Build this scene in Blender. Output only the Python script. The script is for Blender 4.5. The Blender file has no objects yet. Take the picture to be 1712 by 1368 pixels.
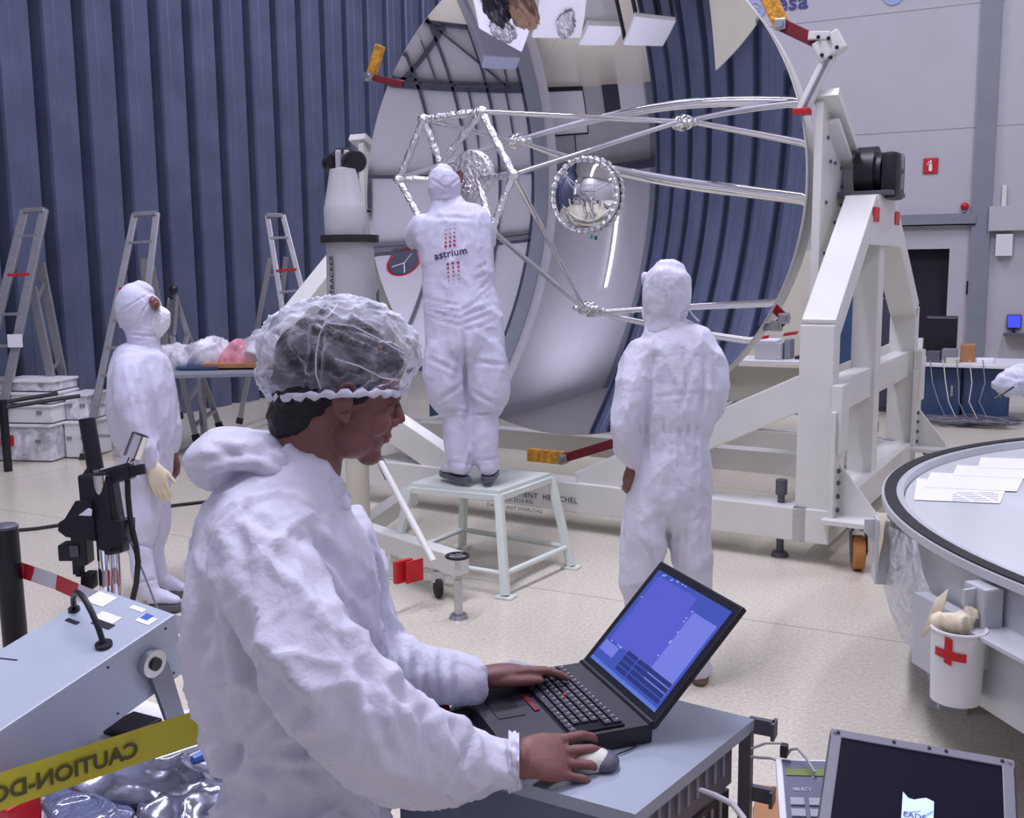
import bpy, bmesh, math, random
from mathutils import Vector, Matrix, noise, Quaternion
V = Vector
random.seed(7)
sc = bpy.context.scene
COL = sc.collection
# ------------------------------------------------------------------ camera
F_PX, HOR, CAM_H = 1700.0, 445.0, 1.75
YAW, PIT, ROLL = math.radians(27), math.atan((684 - HOR) / F_PX), math.radians(0.6)
fw = V((-math.sin(YAW) * math.cos(PIT), math.cos(YAW) * math.cos(PIT), -math.sin(PIT)))
rt0 = V((math.cos(YAW), math.sin(YAW), 0)); up0 = rt0.cross(fw)
rt = rt0 * math.cos(ROLL) - up0 * math.sin(ROLL); up = up0 * math.cos(ROLL) + rt0 * math.sin(ROLL)
CAM = V((0, 0, CAM_H))
cd = bpy.data.cameras.new('camera'); cam = bpy.data.objects.new('camera', cd); COL.objects.link(cam)
cd.sensor_fit = 'HORIZONTAL'; cd.sensor_width = 36.0; cd.lens = 36.0 * F_PX / 1712; cd.clip_start = 0.05; cd.clip_end = 200
cam.matrix_world = Matrix(((rt.x, up.x, -fw.x, 0), (rt.y, up.y, -fw.y, 0), (rt.z, up.z, -fw.z, CAM_H), (0, 0, 0, 1)))
sc.camera = cam
# ------------------------------------------------------------------ world, lights, exposure
w = bpy.data.worlds.new('world'); sc.world = w; w.use_nodes = True
w.node_tree.nodes['Background'].inputs[0].default_value = (0.55, 0.58, 0.95, 1)
w.node_tree.nodes['Background'].inputs[1].default_value = 0.05
sc.view_settings.view_transform = 'Standard'; sc.view_settings.look = 'None'
sc.view_settings.exposure = 0.10; sc.view_settings.gamma = 1.0; sc.view_settings.use_curve_mapping = False
sc.cycles.max_bounces = 8; sc.cycles.glossy_bounces = 5; sc.cycles.diffuse_bounces = 4
sc.cycles.transparent_max_bounces = 12; sc.cycles.caustics_reflective = False; sc.cycles.caustics_refractive = False
sc.cycles.sample_clamp_indirect = 4.0
ROOM = dict(x0=-9.2, x1=7.4, y0=-0.95, y1=15.8, h=10.0)
def area(name, loc, sx, sy, power, col=(0.81, 0.79, 1.0), rot=(0, 0, 0)):
    l = bpy.data.lights.new(name, 'AREA'); l.shape = 'RECTANGLE'; l.size = sx; l.size_y = sy; l.energy = power; l.color = col
    o = bpy.data.objects.new(name, l); COL.objects.link(o); o.location = loc; o.rotation_euler = rot
    return o
LAMPS = [(-3.0, 3.2, .6, 6.4, 680), (-5.6, 11.5, .5, 3.4, 260), (1.6, 10.5, .5, 3.4, 260), (5.2, 3.0, .5, 3.4, 240), (-11.0, -1.4, .5, 2.4, 170)]
for lx, ly, sx, sy, pw in LAMPS:
    area('lamp_light', (lx, ly, ROOM['h'] - 0.32), sx, sy, pw)

# ------------------------------------------------------------------ projection helpers (point at a pixel of the photo and a real depth)
def ray(x, y): return fw + rt * ((x - 856) / F_PX) - up * ((y - 684) / F_PX)
def P(x, y, d): return CAM + ray(x, y) * d
def Z(x, y, z):
    r = ray(x, y); return CAM + r * ((z - CAM_H) / r.z)
def L(x, y, z): return V((x * math.cos(YAW) - y * math.sin(YAW), x * math.sin(YAW) + y * math.cos(YAW), z))
def YP(x, y, Y):
    r = ray(x, y); return CAM + r * (Y / r.y)
def XP(x, y, X):
    r = ray(x, y); return CAM + r * (X / r.x)
# ------------------------------------------------------------------ object helpers
def tag(o, label=None, cat=None, group=None, kind=None):
    if label: o['label'] = label
    if cat: o['category'] = cat
    if group: o['group'] = group
    if kind: o['kind'] = kind
    return o
def thing(name, label, cat, loc=(0, 0, 0), rotz=0.0, group=None):
    o = bpy.data.objects.new(name, None); COL.objects.link(o); o.empty_display_size = 0.1
    o.location = loc; o.rotation_euler = (0, 0, rotz)
    return tag(o, label, cat, group)
def link(o, parent=None):
    COL.objects.link(o)
    if parent: o.parent = parent
    return o
def copy_tree(o, parent=None):
    c = o.copy(); COL.objects.link(c)
    if parent: c.parent = parent
    for ch in [q for q in COL.objects if q.parent == o]: copy_tree(ch, c)
    return c
def frame_from(t, upv=V((0, 0, 1))):
    t = t.normalized()
    s = t.cross(upv)
    if s.length < 1e-4: s = t.cross(V((0, 1, 0)))
    s.normalize(); return s, s.cross(t).normalized()      # side, up
class MB:
    def __init__(s): s.bm = bmesh.new()
    def box(s, c, size, R=None, bev=0.0):
        c = V(c); hx, hy, hz = size[0] / 2, size[1] / 2, size[2] / 2
        vs = []
        for k in range(8):
            p = V((hx if k & 1 else -hx, hy if k & 2 else -hy, hz if k & 4 else -hz))
            if R is not None: p = R @ p
            vs.append(s.bm.verts.new(c + p))
        fs = [s.bm.faces.new([vs[i] for i in f]) for f in ((0, 2, 3, 1), (4, 5, 7, 6), (0, 1, 5, 4), (2, 6, 7, 3), (0, 4, 6, 2), (1, 3, 7, 5))]
        if bev > 0:
            es = list({e for f in fs for e in f.edges})
            bmesh.ops.bevel(s.bm, geom=es, offset=bev, segments=2, affect='EDGES', profile=0.6)
        return s
    def beam(s, a, b, w, h, upv=V((0, 0, 1)), bev=0.0):
        a, b = V(a), V(b); t = b - a; sd, u = frame_from(t, upv)
        R = Matrix((sd, t.normalized(), u)).transposed()
        return s.box((a + b) / 2, (w, t.length, h), R, bev)
    def ring(s, c, sd, u, ra, rb, n, off=0.0):
        return [s.bm.verts.new(c + sd * (ra * math.cos(off + 2 * math.pi * k / n)) + u * (rb * math.sin(off + 2 * math.pi * k / n))) for k in range(n)]
    def skin(s, rings, closed=False, caps=True):
        n = len(rings[0])
        m = len(rings)
        for i in range(m if closed else m - 1):
            A, B = rings[i], rings[(i + 1) % m]
            for k in range(n):
                try: s.bm.faces.new((A[k], A[(k + 1) % n], B[(k + 1) % n], B[k]))
                except ValueError: pass
        if caps and not closed:
            try:
                s.bm.faces.new(list(reversed(rings[0]))); s.bm.faces.new(rings[-1])
            except ValueError: pass
        return s
    def tube(s, pts, r, n=10, closed=False, caps=True, ra=None):
        pts = [V(p) for p in pts]; rings = []; m = len(pts); su = None
        for i, p in enumerate(pts):
            if closed: t = pts[(i + 1) % m] - pts[i - 1]
            else: t = pts[min(i + 1, m - 1)] - pts[max(i - 1, 0)]
            if su is None: sd, u = frame_from(t)
            else:
                tn = t.normalized(); sd = (su - tn * su.dot(tn)).normalized(); u = sd.cross(tn)
            su = sd
            rr = r[i] if isinstance(r, (list, tuple)) else r
            rings.append(s.ring(p, sd, u, rr, rr, n))
        return s.skin(rings, closed, caps)
    def cyl(s, a, b, r, r2=None, n=24):
        a, b = V(a), V(b); sd, u = frame_from(b - a)
        return s.skin([s.ring(a, sd, u, r, r, n), s.ring(b, sd, u, r if r2 is None else r2, r if r2 is None else r2, n)])
    def lathe(s, prof, c=(0, 0, 0), axis=(0, 0, 1), n=32, caps=False):
        c = V(c); ax = V(axis).normalized(); sd, u = frame_from(ax, V((0, 0, 1)) if abs(ax.z) < .9 else V((0, 1, 0)))
        return s.skin([s.ring(c + ax * z, sd, u, max(r, 1e-5), max(r, 1e-5), n) for r, z in prof], caps=caps)
    def prism(s, poly, ext):
        ext = V(ext); a = [s.bm.verts.new(V(p)) for p in poly]; b = [s.bm.verts.new(V(p) + ext) for p in poly]
        s.bm.faces.new(list(reversed(a))); s.bm.faces.new(b); n = len(a)
        for k in range(n): s.bm.faces.new((a[k], a[(k + 1) % n], b[(k + 1) % n], b[k]))
        return s
    def quad(s, *ps):
        s.bm.faces.new([s.bm.verts.new(V(p)) for p in ps]); return s
    def ball(s, c, r, n=16, sc3=(1, 1, 1), R=None):
        M = Matrix.Translation(V(c)) @ (R.to_4x4() if R is not None else Matrix.Identity(4)) @ Matrix.Diagonal((r * sc3[0], r * sc3[1], r * sc3[2], 1))
        bmesh.ops.create_uvsphere(s.bm, u_segments=n, v_segments=max(6, n // 2), radius=1, matrix=M); return s
    def mesh(s, name, smooth=False, sharp=35):
        bmesh.ops.recalc_face_normals(s.bm, faces=s.bm.faces)
        me = bpy.data.meshes.new(name)
        if smooth:
            lim = math.radians(sharp)
            for e in s.bm.edges:
                if len(e.link_faces) == 2 and e.calc_face_angle(0) > lim: e.smooth = False
            for f in s.bm.faces: f.smooth = True
        s.bm.to_mesh(me); s.bm.free(); return me
    def build(s, name, mat, parent=None, smooth=False, sharp=35):
        me = s.mesh(name, smooth, sharp); me.materials.append(mat)
        return link(bpy.data.objects.new(name, me), parent)
def text(name, body, size, loc, R, mat, parent=None, ext=0.0008, align='LEFT', shear=0.0, bold=0.0, spacing=1.0):
    c = bpy.data.curves.new(name, 'FONT'); c.body = body; c.size = size; c.extrude = ext; c.align_x = align; c.shear = shear
    c.offset = bold; c.space_character = spacing; c.resolution_u = 3
    o = bpy.data.objects.new(name, c); COL.objects.link(o); bpy.context.view_layer.update()
    me = bpy.data.meshes.new_from_object(o.evaluated_get(bpy.context.evaluated_depsgraph_get()))
    bpy.data.objects.remove(o); me.materials.clear(); me.materials.append(mat)
    M = R.to_4x4(); M.translation = V(loc); me.transform(M)
    me.name = name
    return link(bpy.data.objects.new(name, me), parent)
def axes(x, y):            # rotation whose local x and y follow two directions
    x = V(x).normalized(); z = x.cross(V(y)).normalized(); y = z.cross(x)
    return Matrix((x, y, z)).transposed()
# ------------------------------------------------------------------ materials
def mat(name, col, rough=0.5, metal=0.0, var=0.0, vscale=8.0, bump=0.0, bscale=30.0, emit=0.0, alpha=1.0, trans=0.0, coat=0.0, sub=0.0, spec=0.5, ior=1.45):
    m = bpy.data.materials.new(name); m.use_nodes = True; nt = m.node_tree; b = nt.nodes['Principled BSDF']
    b.inputs['Base Color'].default_value = (*col, 1); b.inputs['Roughness'].default_value = rough; b.inputs['Metallic'].default_value = metal
    b.inputs['Specular IOR Level'].default_value = spec; b.inputs['IOR'].default_value = ior
    if coat: b.inputs['Coat Weight'].default_value = coat
    if trans: b.inputs['Transmission Weight'].default_value = trans
    if sub: b.inputs['Subsurface Weight'].default_value = sub; b.inputs['Subsurface Radius'].default_value = (.01, .006, .004); b.inputs['Subsurface Scale'].default_value = 1.0
    if emit: b.inputs['Emission Color'].default_value = (*col, 1); b.inputs['Emission Strength'].default_value = emit
    b.inputs['Alpha'].default_value = alpha
    tc = nt.nodes.new('ShaderNodeTexCoord')
    if var:
        n = nt.nodes.new('ShaderNodeTexNoise'); n.inputs['Scale'].default_value = vscale; n.inputs['Detail'].default_value = 6
        r = nt.nodes.new('ShaderNodeValToRGB')
        r.color_ramp.elements[0].position = .3; r.color_ramp.elements[1].position = .7
        r.color_ramp.elements[0].color = (*[c * (1 - var) for c in col], 1); r.color_ramp.elements[1].color = (*[min(1, c * (1 + var * .5)) for c in col], 1)
        nt.links.new(tc.outputs['Object'], n.inputs['Vector']); nt.links.new(n.outputs['Fac'], r.inputs['Fac']); nt.links.new(r.outputs['Color'], b.inputs['Base Color'])
    if bump:
        n2 = nt.nodes.new('ShaderNodeTexNoise'); n2.inputs['Scale'].default_value = bscale; n2.inputs['Detail'].default_value = 5
        bp = nt.nodes.new('ShaderNodeBump'); bp.inputs['Strength'].default_value = bump; bp.inputs['Distance'].default_value = 0.02
        nt.links.new(tc.outputs['Object'], n2.inputs['Vector']); nt.links.new(n2.outputs['Fac'], bp.inputs['Height']); nt.links.new(bp.outputs['Normal'], b.inputs['Normal'])
    return m
def N(m, typ): return m.node_tree.nodes.new(typ)
def LK(m, a, b): m.node_tree.links.new(a, b)
M = {}
M['white_wall'] = mat('painted wall', (.47, .46, .50), .55, var=.05, vscale=1.3, bump=.05, bscale=60)
M['ceiling'] = mat('ceiling paint', (.62, .60, .58), .6, var=.04, vscale=1)
M['grey_trim'] = mat('grey column paint', (.22, .235, .28), .5, var=.08, vscale=3)
M['blue_sheet'] = mat('blue grey sheet metal', (.105, .125, .205), .36, metal=.3, var=.18, vscale=2.2, bump=.05, bscale=12)
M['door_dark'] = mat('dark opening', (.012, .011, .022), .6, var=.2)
M['dark_beam'] = mat('dark steel', (.05, .055, .09), .45, var=.2)
M['white_paint'] = mat('white enamel steel', (.70, .70, .66), .32, var=.05, vscale=4, bump=.02, bscale=50, coat=.15)
M['stool_paint'] = mat('pale green white enamel', (.66, .72, .66), .3, var=.05, vscale=5, coat=.2)
M['cream'] = mat('cream panel', (.62, .60, .50), .5, var=.05, vscale=3)
M['black'] = mat('black plastic', (.012, .012, .018), .4, var=.3, vscale=20)
M['black_gloss'] = mat('black gloss', (.01, .01, .015), .12)
M['rubber'] = mat('black rubber', (.02, .02, .022), .7, var=.3)
M['steel'] = mat('steel', (.55, .56, .60), .28, metal=1, var=.1, vscale=30)
M['chrome'] = mat('chrome', (.85, .85, .88), .07, metal=1)
M['alu'] = mat('aluminium', (.40, .40, .43), .38, metal=.75, var=.1, vscale=12)
M['foil'] = mat('silver foil tape', (.88, .88, .90), .16, metal=1, bump=1.0, bscale=38)
M['foil_smooth'] = mat('polished silver tube', (.88, .88, .90), .07, metal=1, bump=.12, bscale=9)
M['mirror'] = mat('polished mirror', (.90, .90, .92), .012, metal=1)
M['dome'] = mat('polished dome', (.90, .90, .92), .03, metal=1)
M['shell_back'] = mat('mirror back shell', (.60, .60, .58), .4, var=.05)
M['gold'] = mat('orange gold film', (.75, .36, .05), .35, metal=.3, var=.45, vscale=30, bump=.4, bscale=40)
M['bag_foil'] = mat('silvery bag film', (.50, .52, .66), .20, metal=.85, var=.6, vscale=7, bump=.35, bscale=7)
M['brown'] = mat('brown sole', (.20, .12, .08), .6)
M['red'] = mat('red plastic', (.55, .012, .02), .4, var=.15, vscale=20)
M['dark_red'] = mat('dark red paint', (.17, .012, .02), .4, var=.2, vscale=10)
M['orange_wheel'] = mat('orange polyurethane', (.50, .20, .05), .45, var=.15)
M['suit'] = mat('white coverall fabric', (.64, .64, .74), .62, var=.03, vscale=5, bump=.30, bscale=26, sub=.0, spec=.3)
M['suit_thin'] = mat('thin white coverall fabric', (.60, .60, .74), .7, var=.04, vscale=7, bump=.2, bscale=18, spec=.25)
M['glove_cream'] = mat('latex glove', (.70, .62, .45), .5, var=.1, vscale=20)
M['skin'] = mat('skin', (.20, .085, .072), .48, var=.14, vscale=22, bump=.10, bscale=90, sub=.10)
M['skin2'] = mat('skin tone', (.25, .09, .07), .5)
M['hair'] = mat('black hair', (.010, .008, .010), .5, var=.5, vscale=60, bump=.6, bscale=120)
M['paper'] = mat('paper', (.78, .78, .86), .6)
M['plastic_grey'] = mat('grey instrument plastic', (.42, .45, .50), .38, var=.05, vscale=5)
M['grey_dark'] = mat('dark grey', (.10, .10, .13), .45, var=.1)
M['blue_cab'] = mat('blue cabinet', (.04, .075, .17), .4, var=.12, vscale=3)
M['blue_light'] = mat('blue plastic', (.05, .14, .45), .4)
M['yellow'] = mat('yellow tape', (.62, .56, .04), .38, var=.06, vscale=10)
M['tape_letter'] = mat('tape lettering', (.10, .09, .03), .5)
M['orange'] = mat('orange wood', (.42, .20, .08), .5, var=.15, vscale=12)
M['ink'] = mat('navy ink', (.02, .02, .07), .5)
M['red_ink'] = mat('red ink', (.38, .01, .05), .5)
M['black_ink'] = mat('black ink', (.015, .015, .02), .5)
M['blue_paint'] = mat('blue logo paint', (.04, .05, .22), .5)
M['pale_blue'] = mat('pale blue logo paint', (.30, .38, .62), .5)
M['lamp'] = mat('lamp tube', (.86, .88, 1.0), .5, emit=9.0)
M['white_plastic'] = mat('white plastic', (.72, .72, .74), .35, var=.03)
M['tracker_grey'] = mat('tracker light grey', (.46, .46, .48), .4, var=.04)
M['suit_seam'] = M['suit']
M['tank'] = mat('tank grey paint', (.50, .52, .54), .28, var=.05, vscale=3, bump=.03, bscale=20, coat=.2)
M['lid'] = mat('tank lid film', (.62, .66, .66), .14, var=.03, vscale=2, bump=.03, bscale=4, coat=.3)
def clear(name, col, base, rough=.08, scale=14, bump=.8):       # crumpled transparent film
    m = mat(name, col, rough, bump=bump, bscale=scale); nt = m.node_tree; b = nt.nodes['Principled BSDF']
    mx = N(m, 'ShaderNodeMixShader'); tr = N(m, 'ShaderNodeBsdfTransparent'); n = N(m, 'ShaderNodeTexNoise'); r = N(m, 'ShaderNodeValToRGB'); tc = N(m, 'ShaderNodeTexCoord')
    n.inputs['Scale'].default_value = scale; n.inputs['Detail'].default_value = 7; n.inputs['Distortion'].default_value = 1.2
    r.color_ramp.elements[0].position = .38; r.color_ramp.elements[0].color = (base, base, base, 1)
    r.color_ramp.elements[1].position = .66; r.color_ramp.elements[1].color = (1, 1, 1, 1) if base > .3 else (base + .45,) * 3 + (1,)
    LK(m, tc.outputs['Object'], n.inputs['Vector']); LK(m, n.outputs['Fac'], r.inputs['Fac']); LK(m, r.outputs['Color'], mx.inputs['Fac'])
    LK(m, tr.outputs[0], mx.inputs[1]); LK(m, b.outputs[0], mx.inputs[2]); LK(m, mx.outputs[0], nt.nodes['Material Output'].inputs['Surface'])
    return m
M['film'] = clear('clear plastic film', (.75, .77, .80), .12)
M['film_white'] = clear('milky plastic film', (.80, .80, .88), .55, scale=8)
M['film_pink'] = clear('pink plastic film', (.85, .35, .42), .6, scale=8)
# terrazzo floor with thin joints
def floor_mat():
    m = mat('terrazzo floor', (.60, .55, .47), .16, spec=.4); nt = m.node_tree; b = nt.nodes['Principled BSDF']
    tc = N(m, 'ShaderNodeTexCoord')
    n = N(m, 'ShaderNodeTexNoise'); n.inputs['Scale'].default_value = 60; n.inputs['Detail'].default_value = 4
    v = N(m, 'ShaderNodeTexVoronoi'); v.inputs['Scale'].default_value = 75
    n3 = N(m, 'ShaderNodeTexNoise'); n3.inputs['Scale'].default_value = .7
    r = N(m, 'ShaderNodeValToRGB'); e = r.color_ramp.elements
    e[0].position = .30; e[0].color = (.53, .485, .38, 1); e[1].position = .66; e[1].color = (.68, .64, .53, 1)
    r2 = N(m, 'ShaderNodeValToRGB'); r2.color_ramp.elements[0].position = .0; r2.color_ramp.elements[0].color = (.90, .89, .87, 1); r2.color_ramp.elements[1].position = .4; r2.color_ramp.elements[1].color = (1, 1, 1, 1)
    for q in (n, v, n3): LK(m, tc.outputs['Object'], q.inputs['Vector'])
    LK(m, n.outputs['Fac'], r.inputs['Fac']); LK(m, v.outputs['Distance'], r2.inputs['Fac'])
    mx = N(m, 'ShaderNodeMix'); mx.data_type = 'RGBA'; mx.blend_type = 'MULTIPLY'; mx.inputs['Factor'].default_value = 1
    LK(m, r.outputs['Color'], mx.inputs['A']); LK(m, r2.outputs['Color'], mx.inputs['B'])
    br = N(m, 'ShaderNodeTexBrick'); br.inputs['Scale'].default_value = 1.0; br.inputs['Brick Width'].default_value = 8.2; br.inputs['Row Height'].default_value = 2.9
    br.inputs['Mortar Size'].default_value = .0045; br.inputs['Mortar Smooth'].default_value = .1; br.offset = 0
    mp = N(m, 'ShaderNodeMapping'); mp.inputs['Location'].default_value = (7.63, .95, 0); mp.inputs['Rotation'].default_value = (0, 0, math.radians(0))
    LK(m, tc.outputs['Object'], mp.inputs['Vector']); LK(m, mp.outputs['Vector'], br.inputs['Vector'])
    mx2 = N(m, 'ShaderNodeMix'); mx2.data_type = 'RGBA'; mx2.inputs['B'].default_value = (.34, .31, .29, 1)
    LK(m, br.outputs['Fac'], mx2.inputs['Factor']); LK(m, mx.outputs['Result'], mx2.inputs['A']); LK(m, mx2.outputs['Result'], b.inputs['Base Color'])
    r3 = N(m, 'ShaderNodeMapRange'); r3.inputs['To Min'].default_value = .10; r3.inputs['To Max'].default_value = .24
    LK(m, n3.outputs['Fac'], r3.inputs['Value']); LK(m, r3.outputs['Result'], b.inputs['Roughness'])
    return m
M['floor'] = floor_mat()

def crinkle(m, sc_=8.0, st_=.45, dist=.03):      # sharp creases of paper-like fabric
    nt = m.node_tree; b = nt.nodes['Principled BSDF']; tc = N(m, 'ShaderNodeTexCoord'); n = N(m, 'ShaderNodeTexNoise'); n.noise_type = 'RIDGED_MULTIFRACTAL'
    n.inputs['Scale'].default_value = sc_; n.inputs['Detail'].default_value = 4; n.inputs['Distortion'].default_value = .6
    v = N(m, 'ShaderNodeTexVoronoi'); v.feature = 'F1'; v.distance = 'MANHATTAN'; v.inputs['Scale'].default_value = sc_ * 1.6
    mp = N(m, 'ShaderNodeMapping'); mp.inputs['Scale'].default_value = (1, 1, .7); ad = N(m, 'ShaderNodeMath'); ad.operation = 'MULTIPLY_ADD'; ad.inputs[1].default_value = .8
    bp = N(m, 'ShaderNodeBump'); bp.inputs['Strength'].default_value = st_; bp.inputs['Distance'].default_value = dist
    LK(m, tc.outputs['Object'], mp.inputs['Vector']); LK(m, mp.outputs['Vector'], n.inputs['Vector']); LK(m, mp.outputs['Vector'], v.inputs['Vector'])
    LK(m, v.outputs['Distance'], ad.inputs[0]); LK(m, n.outputs['Fac'], ad.inputs[2]); LK(m, ad.outputs[0], bp.inputs['Height'])
    for l in list(b.inputs['Normal'].links): LK(m, l.from_socket, bp.inputs['Normal'])
    LK(m, bp.outputs['Normal'], b.inputs['Normal'])
crinkle(M['suit'], 6.5, .60, .020); crinkle(M['suit_thin'], 7.0, .28, .020)
M['cab_grey'] = mat('cabinet grey', (.24, .25, .32), .45)
M['face_brown'] = mat('brown goggles', (.16, .05, .04), .2, coat=.4)
# ================================================================== THE ROOM
def struct(name, mb, m, smooth=False):
    o = mb.build(name, m, None, smooth); o['kind'] = 'structure'; return o
X0, X1, Y0, Y1, RH = ROOM['x0'], ROOM['x1'], ROOM['y0'], ROOM['y1'], ROOM['h']
XA, YA = -14.3, -4.3          # the deeper bay beyond the end of the folded wall
struct('floor', MB().box(((XA + X1) / 2, (YA + Y1) / 2, -.1), (X1 - XA + .6, Y1 - YA + .6, .2)), M['floor'])
struct('ceiling', MB().box(((XA + X1) / 2, (YA + Y1) / 2, RH + .1), (X1 - XA + .6, Y1 - YA + .6, .2)), M['ceiling'])
# far wall with the dark doorway cut in it
b = MB(); dx0, dx1, dz = -2.15, -1.07, 1.93
b.box(((X0 + dx0) / 2, Y1 + .15, RH / 2), (dx0 - X0, .3, RH)); b.box(((X1 + dx1) / 2, Y1 + .15, RH / 2), (X1 - dx1, .3, RH))
b.box(((dx0 + dx1) / 2, Y1 + .15, (RH + dz) / 2), (dx1 - dx0, .3, RH - dz))
# fine horizontal panel joints of the far wall
for z in (5.25, 3.6):
    b.box(((X0 + X1) / 2, Y1 - .004, z), (X1 - X0, .008, .03))
struct('wall_back', b, M['white_wall'])
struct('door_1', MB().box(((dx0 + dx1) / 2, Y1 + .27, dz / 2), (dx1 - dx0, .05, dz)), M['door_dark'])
struct('wall_right', MB().box((X1 + .15, (Y0 + Y1) / 2, RH / 2), (.3, Y1 - Y0 + .6, RH)), M['white_wall'])
XC = -6.62                     # column at the corner of the bay
struct('wall_front', MB().box(((XC + X1) / 2, Y0 - .15, RH / 2), (X1 - XC + .6, .3, RH)).box(((XA + XC) / 2, YA - .15, RH / 2), (XC - XA + .3, .3, RH)).box((XC + .15, (YA + Y0) / 2 - .15, RH / 2), (.3, Y0 - YA - .3, RH)), M['white_wall'])
struct('wall_bay', MB().box((XA - .15, (YA + .5) / 2, RH / 2), (.3, .5 - YA + .6, RH)).box(((XA + X0) / 2 - .1, .62, RH / 2), (X0 - XA - .2, .24, RH)), M['white_wall'])
struct('trim_3', MB().box((-6.45, Y0 + .03, RH / 2), (.34, .08, RH)), M['grey_trim'])
struct('trim_4', MB().box((-13.9, YA + .03, RH / 2), (.5, .08, RH)), M['grey_trim'])
# steel framing of the big sliding door behind the camera
b = MB(); yw = Y0 + .05
for x in (-6.24, -5.48, -4.84, -4.3, -3.4, -2.4, -1.2): b.box((x, yw, 3.8), (.045, .04, 7.6))
for x, za, zb in ((-5.85, .95, 1.9), (-5.1, .95, 1.9), (-5.95, .4, .95), (-4.6, .3, .95)): b.box((x, yw, (za + zb) / 2), (.02, .06, zb - za))
for z, h in ((.03, .05), (.86, .04), (.96, .07), (2.36, .06), (3.5, .03), (3.62, .05), (6.0, .06)): b.box((-3.5, yw, z), (5.5, .04, h))
b.beam((-4.86, yw, .05), (-5.95, yw, .93), .04, .03); b.beam((-5.08, yw, .05), (-4.05, yw, .93), .04, .05); b.beam((-3.0, yw, .05), (-4.05, yw, .93), .04, .05)
struct('door_2', b, M['dark_beam'])
cl = thing('wall_clock', 'round dark wall clock with red rim, reflected at the left of the mirror', 'clock', (-3.93, Y0, 3.8))
MB().cyl((0, 0, 0), (0, .05, 0), .21, n=40).build('clock_face', M['dark_beam'], cl)
b = MB(); b.tube([V((.215 * math.cos(a), .05, .215 * math.sin(a))) for a in [2 * math.pi * k / 40 for k in range(40)]], .014, 6, closed=True); b.build('clock_rim', M['red'], cl, True)
b = MB(); b.beam((0, .055, 0), (.15, .055, .05), .012, .006, V((0, 1, 0))); b.beam((0, .055, 0), (-.04, .055, .17), .012, .006, V((0, 1, 0))); b.beam((0, .055, 0), (-.08, .055, -.15), .008, .006, V((0, 1, 0))); b.build('clock_hand', M['paper'], cl)
# doors and duct at the end of the bay
b = MB(); yb = YA + .03
for x, z, sx, sz in ((-8.34, .68, .03, 1.32), (-9.95, .68, .03, 1.32), (-9.15, 1.33, 1.6, .03), (-9.15, .06, 1.6, .12)): b.box((x, yb, z), (sx, .06, sz))
b.box((-9.3, yb, 1.8), (.02, .04, .9))
struct('door_3', b, M['black'])
struct('door_4', MB().box((-9.15, YA + .02, .70), (1.56, .03, 1.2)), M['paper'])
struct('door_5', MB().box((-11.4, YA + .04, .42), (.85, .08, .84)), M['dark_beam'])
struct('door_6', MB().box((-12.65, YA + .03, .42), (1.6, .06, .84)), M['paper'])
struct('trim_5', MB().box((-10.4, YA + .15, 2.44), (7.8, .3, .28)), M['dark_beam'])
wl = thing('wall_lamp', 'tall bright upright strip lamp on the bay wall, seen reflected in the mirror', 'lamp', (-11.5, YA, 3.4))
MB().box((0, .05, 1.4), (.16, .10, 2.9), None, .01).build('lamp_housing', M['white_plastic'], wl)
MB().box((0, .115, 1.4), (.13, .03, 2.8)).build('lamp_tube', mat('wall lamp tube', (.86, .88, 1.0), .5, emit=14.0), wl)
o = MB().box((-8.98, 2.9, .885), (.06, .8, 1.77)).build('partition_panel', M['cream']); tag(o, 'beige partition panel leaning at the folded blue wall, seen at the top right of the mirror', 'partition')
# left wall: folded blue-grey sheet metal
b = MB(); pitch = .533; y = .5; prof = []
fold = [(0, 0), (.015, -.03), (.03, -.20), (.145, -.20), (.165, -.03), (.18, 0), (.30, .004), (.31, .012), (.40, .012), (.41, .004), (.52, 0)]
while y < Y1:
    for dy, dxx in fold:
        if y + dy < Y1: prof.append((X0 + dxx, y + dy - .06))
    y += pitch
prof.append((X0, Y1))
lo = [b.bm.verts.new((x, yy, 0)) for x, yy in prof]; hi = [b.bm.verts.new((x, yy, RH)) for x, yy in prof]
for i in range(len(prof) - 1): b.bm.faces.new((lo[i], lo[i + 1], hi[i + 1], hi[i]))
struct('wall_left', b, M['blue_sheet'])
# grey column, wall ducts and baseboard on the far wall
struct('trim_1', MB().box((-.68, Y1 - .04, RH / 2), (.24, .08, RH)), M['grey_trim'])
struct('trim_2', MB().box((-1.45, Y1 - .05, 2.33), (1.4, .10, .17)).box((-1.45, Y1 - .09, 2.26), (1.4, .02, .02)), M['grey_trim'])
struct('baseboard_back', MB().box(((X0 + X1) / 2, Y1 - .012, .06), (X1 - X0, .024, .12)), M['grey_trim'])
struct('baseboard_right', MB().box((X1 - .012, (Y0 + Y1) / 2, .06), (.024, Y1 - Y0, .12)), M['grey_trim'])
# ceiling lamps
proto = None
for i, (lx, ly, sx, sy, pw) in enumerate(LAMPS):
    t = thing('ceiling_lamp', 'white strip lamp under the ceiling above the ' + ['desk with the laptop, longest of the strips', 'ladders', 'telescope stand', 'round tank', 'bay with the doors'][i], 'lamp', (lx, ly, RH))
    MB().box((0, 0, -.15), (sx + .12, sy + .12, .3), None, .02).build('lamp_housing', M['white_plastic'], t)
    MB().box((0, 0, -.305), (sx, sy, .012)).build('lamp_diffuser', M['lamp'], t)
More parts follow.
